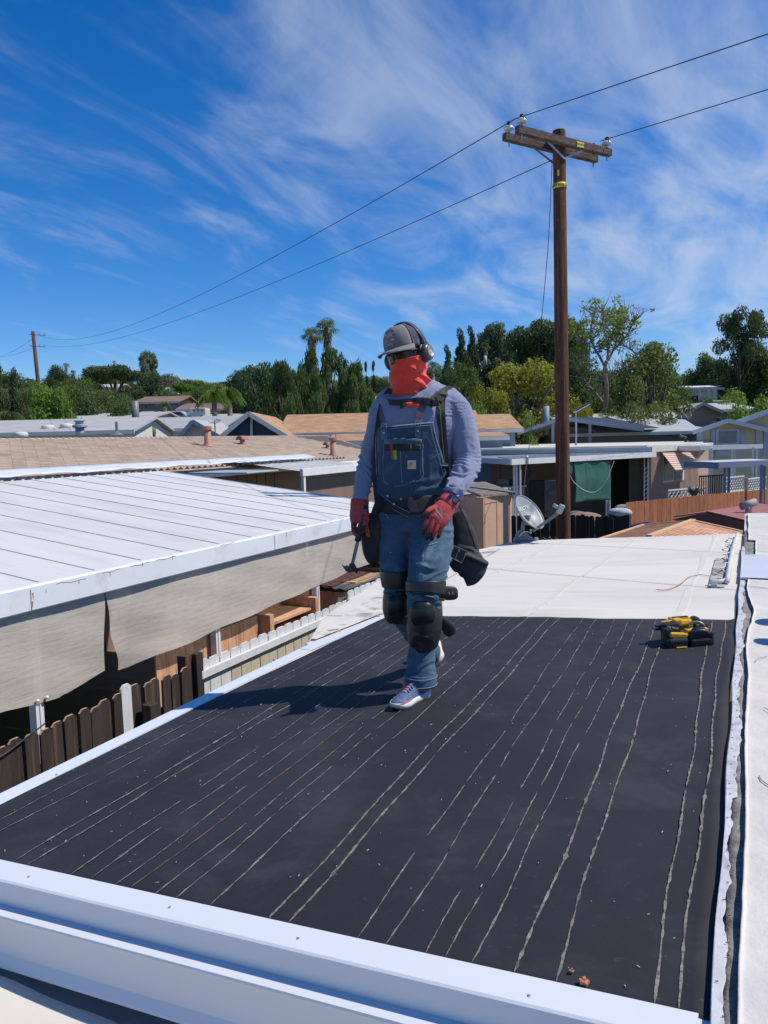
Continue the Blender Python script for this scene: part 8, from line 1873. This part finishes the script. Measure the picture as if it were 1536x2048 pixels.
# rear knee pad
kp2 = bpy.data.objects.new('knee_pad', None); COL.objects.link(kp2); kp2.parent = man; kp2.location = Vector([float(q) for q in J(795, 1200, 3.9)])-wloc(man)
m = MB(); limb(m, [(794, 1142, 3.915, 31, .090), (794, 1155, 3.912, 31, .090), (795, 1170, 3.912, 29, .086)], n=30, k=4, cap=False); m.build('upper_band', MPAD, kp2, smooth=True, solid=.008)
m = MB(); m.grid(lambda u, v: shell(u, v, 0, 1, 797, 1182, 1246, 28, 3.915, .075), 30, 20); m.build('shell', MPAD, kp2, smooth=True, solid=.008)
dome(793, 1212, 19, 22, 3.830, .020, 'knee_cap', MCAPP, kp2)
strap('yellow_tag', [(805, 1198, 3.833), (805, 1208, 3.834), (805, 1214, 3.836)], .008, MYLB, .002, par=kp2)
m = MB(); limb(m, [(796, 1178, 3.915, 29, .084), (797, 1184, 3.915, 29, .084)], n=30, k=2, cap=False); m.build('band_lip', MPAD, kp2, smooth=True, solid=.005)

# ---- shoes
def shoe(heel, toe, up, width, nm, label=None):
    heel = Vector(heel); toe = Vector(toe); L = (toe-heel).length; d = (toe-heel).normalized(); up = Vector(up).normalized(); s_ = d.cross(up).normalized(); up = s_.cross(d)
    def P(t, x, z): return heel+d*(t*L)+s_*x+up*z
    root = bpy.data.objects.new(nm, None); COL.objects.link(root); root.parent = man; root.location = heel-wloc(man)
    def hw(t): return width*float(np.interp(t, [0, .08, .25, .5, .72, .88, .97, 1], [.45, .66, .72, .70, .98, .90, .55, .25]))
    # sole
    V = []; n = 30; ts = [i/(n-1) for i in range(n)]
    def zbot(t): return .004+.020*max(0, (t-.72)/.28)**2+.014*max(0, (.12-t)/.12)**1.5
    def ztop(t): return .036+.016*max(0, (.18-t)/.18)+.006*max(0, (t-.85)/.15)
    for t in ts:
        w = hw(t)
        for x, z in ((-w, zbot(t)+.008), (-w*.85, zbot(t)), (w*.85, zbot(t)), (w, zbot(t)+.008), (w*1.03, (zbot(t)+ztop(t))/2), (w*.97, ztop(t)), (-w*.97, ztop(t)), (-w*1.03, (zbot(t)+ztop(t))/2)): V.append(P(t, x, z))
    k = 8; F = [(i*k+a, i*k+(a+1) % k, (i+1)*k+(a+1) % k, (i+1)*k+a) for i in range(n-1) for a in range(k)]+[tuple(range(k-1, -1, -1)), tuple((n-1)*k+a for a in range(k))]
    MB().add([tuple(v) for v in V], F).build('sole', MSOLE, root, smooth=True)
    V = []
    for t in ts:
        w = hw(t)*.82
        for x, z in ((-w, zbot(t)-.004), (w, zbot(t)-.004), (w, zbot(t)+.003), (-w, zbot(t)+.003)): V.append(P(t, x, z))
    k = 4; F = [(i*k+a, i*k+(a+1) % k, (i+1)*k+(a+1) % k, (i+1)*k+a) for i in range(n-1) for a in range(k)]+[(3, 2, 1, 0), tuple((n-1)*k+a for a in range(k))]
    MB().add([tuple(v) for v in V], F).build('outsole', MORNG, root)
    # upper
    m = MB(); V = []; n2 = 22; kk = 20
    for i in range(n2):
        t = .02+.965*i/(n2-1); w = hw(t)*.95; top = float(np.interp(t, [0, .1, .3, .42, .6, .8, .93, 1], [.105, .112, .104, .100, .078, .062, .050, .036]))
        for q in range(kk):
            a = math.pi*2*q/kk; x = w*math.copysign(abs(math.cos(a))**.75, math.cos(a)); z = .030+(top-.030)*max(0, math.sin(a))**.8 if math.sin(a) > 0 else .030-.004; V.append(P(t, x*(1-.25*max(0, math.sin(a))), z))
    F = [(i*kk+a, i*kk+(a+1) % kk, (i+1)*kk+(a+1) % kk, (i+1)*kk+a) for i in range(n2-1) for a in range(kk)]+[tuple(range(kk-1, -1, -1)), tuple((n2-1)*kk+a for a in range(kk))]
    m.add([tuple(v) for v in V], F); up_ = m.build('upper', MSHOE, root, smooth=True)
    def surf(t, a):
        w = hw(t)*.95; top = float(np.interp(t, [0, .1, .3, .42, .6, .8, .93, 1], [.105, .112, .104, .100, .078, .062, .050, .036])); x = w*math.copysign(abs(math.cos(a))**.75, math.cos(a)); z = .030+(top-.030)*max(0, math.sin(a))**.8; return P(t, x*(1-.25*max(0, math.sin(a)))*1.03, z+.002)
    for i, t in enumerate((.40, .46, .52, .58, .64)):
        m = MB(); m.tube([surf(t+.02*math.cos(a*2), a) for a in np.linspace(.9, 2.24, 9)], .0034, 6); m.build('lace', pm('blue_lace', (.05, .07, .26), rough=.8) if 'blue_lace' not in bpy.data.materials else bpy.data.materials['blue_lace'], up_, smooth=True)
    m = MB(); m.grid(lambda u, v: tuple(surf(.44+.24*u, 1.28+.58*v)+up*.001), 8, 6); m.build('tongue', pm('peach_tongue', (.50, .22, .17), rough=.8) if 'peach_tongue' not in bpy.data.materials else bpy.data.materials['peach_tongue'], up_, smooth=True)
    for sg in (0, math.pi):
        f = lambda a: a if sg == 0 else math.pi-a
        m = MB(); m.tube([surf(.28, f(.75)), surf(.44, f(.45)), surf(.30, f(.18))], .0035, 5); m.tube([surf(.44, f(.45)), surf(.36, f(.45))], .003, 5); m.build('side_chevron', MORNG, up_)
        m = MB(); m.tube([surf(t, f(.12)) for t in np.linspace(.62, .97, 12)], .003, 5); m.build('mudguard_edge', MORNG, up_)
        for j in range(10): MB().ell(surf(.46+.05*j, f(.42+.1*(j % 2))), (.0022, .0022, .0022), 6, 5).build('perforation', MWF, up_)
    MB().lathe([(.036, 0), (.038, .012), (.036, .022)], P(.17, 0, .088), tuple(up), 18).build('collar', MSHOE, up_, smooth=True); MB().lathe([(.031, 0), (.032, .035)], P(.17, 0, .088), tuple(up), 14).build('sock', MNYL, root, smooth=True)
    return root
h_ = onroof(856, 1391, .002); t_ = onroof(787, 1424, .002); shoe(h_, t_, (-.066, 0, 1), .050, 'shoe')
shoe(np.array(J(877, 1284, 4.46)), np.array(J(886, 1330, 4.30)), tuple(-VR*.9-VF*.35+VU*.2), .050, 'shoe')

# ================================================================ the hammer in his hand
hm = thing('roofing_hammer', 'dark flat roofing hammer held head down in the right glove', 'hammer', J(704, 1140, 3.84))
MTOOL = pm('dark_tool_steel', (.05, .052, .065), var=.25, s=20, rough=.4, metal=.5, c2=(.14, .14, .16), s2=18, t2=(.6, .7)); MGRP = pm('navy_rubber_grip', (.020, .028, .060), rough=.6, var=.1)
MB().tube([J(733, 1012, 3.852), J(728, 1030, 3.850), J(722, 1050, 3.848), J(717, 1072, 3.845), J(715, 1082, 3.845)], [.013, .0155, .0150, .0150, .0165], 12).build('grip', MGRP, hm, smooth=True)
MB().beam(J(716, 1080, 3.845), J(703, 1136, 3.842), .017, .011, tuple(VF)).build('shaft', MTOOL, hm, bevel=.002)
MB().beam(J(715, 1084, 3.838), J(705, 1130, 3.835), .004, .002, tuple(VF)).build('shaft_groove', MSTEEL, hm)
MB().prism([tuple(J(x, y, 3.825)) for x, y in [(699, 1128), (708, 1128), (713, 1136), (712, 1144), (700, 1144), (695, 1138)]], tuple(VF*.034)).build('head', MTOOL, hm, bevel=.003)
MB().prism([tuple(J(x, y, 3.820)) for x, y in [(700, 1137), (694, 1139), (686, 1133), (684, 1131), (692, 1143), (703, 1146)]], tuple(VF*.040)).build('blade', MTOOL, hm, bevel=.002)
MB().prism([tuple(J(x, y, 3.80)) for x, y in [(700, 1134), (692, 1131), (689, 1133), (698, 1142), (706, 1144)]], tuple(VF*.014)).build('claw', MTOOL, hm, bevel=.002)
MB().tube([J(711, 1140, 3.842), J(716, 1142, 3.842)], [.013, .014], 10).build('poll', MTOOL, hm)

# ================================================================ cordless roofing nailer on the felt
ng = thing('coil_nailer', 'yellow and black cordless coil roofing nailer lying on the black felt', 'nail gun', onroof(1380, 1294))
MYW = pm('tool_yellow', (.74, .42, .015), var=.05, s=9, rough=.4); MNB = pm('tool_black', (.016, .016, .018), var=.2, s=20, rough=.5, bump=.2, bs=200, bdist=.001)
gx = Vector(RW)*math.cos(.0); gx = (Vector((RW[0], RW[1], 0))+Vector((0, 0, .0661*RW[0]))).normalized(); gz = Vector((-.066, 0, 1)).normalized(); gy = gz.cross(gx).normalized(); gx = gy.cross(gz); GM = Matrix((gx, gy, gz)).transposed(); go = Vector([float(q) for q in onroof(1390, 1297)])
def GP(x, y, z): return go+GM @ Vector((x, y, z))
def gbox(nm, c, d, mat, par=ng, rot=0, bev=.006): return MB().box(GP(*c), d, GM @ Matrix.Rotation(rot, 3, 'Y')).build(nm, mat, par, bevel=bev)
gbox('base_grip', (-.085, .06, .030), (.115, .10, .055), MNB, bev=.012)
gbox('handle', (-.070, .055, .070), (.105, .035, .030), MYW, rot=.12, bev=.008)
gbox('handle_grip', (-.065, .045, .046), (.10, .030, .022), MNB, rot=.15)
gbox('battery', (-.125, .09, .060), (.040, .085, .105), MNB, bev=.008)
b_ = gbox('motor_cover', (-.088, .12, .098), (.095, .06, .070), MNB, bev=.012)
put_text('print', text_mesh('20V MAX', .017, .0004, .0004), MWF, b_, tuple(GP(-.088, .088, .108)), tuple(gx*1-gz*.25), tuple(gz))
gbox('nose_piece', (-.150, .16, .100), (.040, .030, .035), MTOOL)
MB().tube([GP(-.172, .16, .10), GP(-.145, .16, .10)], .016, 12).build('nose_tip', MSTEEL, ng, smooth=True)
gbox('barrel', (-.02, .18, .104), (.155, .085, .062), MYW, bev=.022); gbox('barrel_step', (-.105, .17, .108), (.03, .06, .040), MYW, bev=.01)
gbox('side_seam', (-.02, .137, .100), (.12, .004, .005), MNB, bev=.001); gbox('yellow_shoulder', (-.045, .13, .135), (.05, .05, .03), MYW, bev=.01)
gbox('barrel_top', (-.01, .19, .134), (.115, .05, .022), MYW, bev=.006); gbox('barrel_vent', (-.01, .175, .147), (.09, .018, .004), MNB, bev=.001)
gbox('rear_cap', (.080, .18, .100), (.040, .07, .080), MNB, bev=.012); gbox('hook', (.105, .13, .065), (.016, .09, .100), MNB, bev=.004)
MB().tube([GP(.07, .15, .092), GP(.105, .15, .093)], .012, 12).build('exhaust', MSTEEL, ng, smooth=True)
dr = MB().lathe([(.001, 0), (.060, 0), (.066, .008), (.066, .050), (.060, .058), (.001, .060)], GP(.045, .012, .040), tuple(gy*1.0+gz*.15), 30).build('coil_magazine', MNB, ng, smooth=False, bevel=.003)
gbox('magazine_body', (.045, .035, .028), (.128, .065, .052), MNB, bev=.014); gbox('magazine_lid', (.040, .070, .090), (.125, .05, .018), MYW, bev=.006)
MB().tube([GP(.045+.045*math.cos(a), .078+.030*math.sin(a)*.5, .100+.028*math.sin(a)) for a in np.linspace(0, math.pi, 12)], .010, 8).build('coil_guard', pm('smoked_plastic', (.12, .10, .08), rough=.3), ng, smooth=True)
for i in range(7): MB().box(GP(.108, .03, .018+.010*i), (.012, .05, .005), GM).build('cooling_fin', MNB, ng)
gbox('yellow_foot', (-.075, .0, .012), (.06, .012, .006), MYLB, bev=.002)
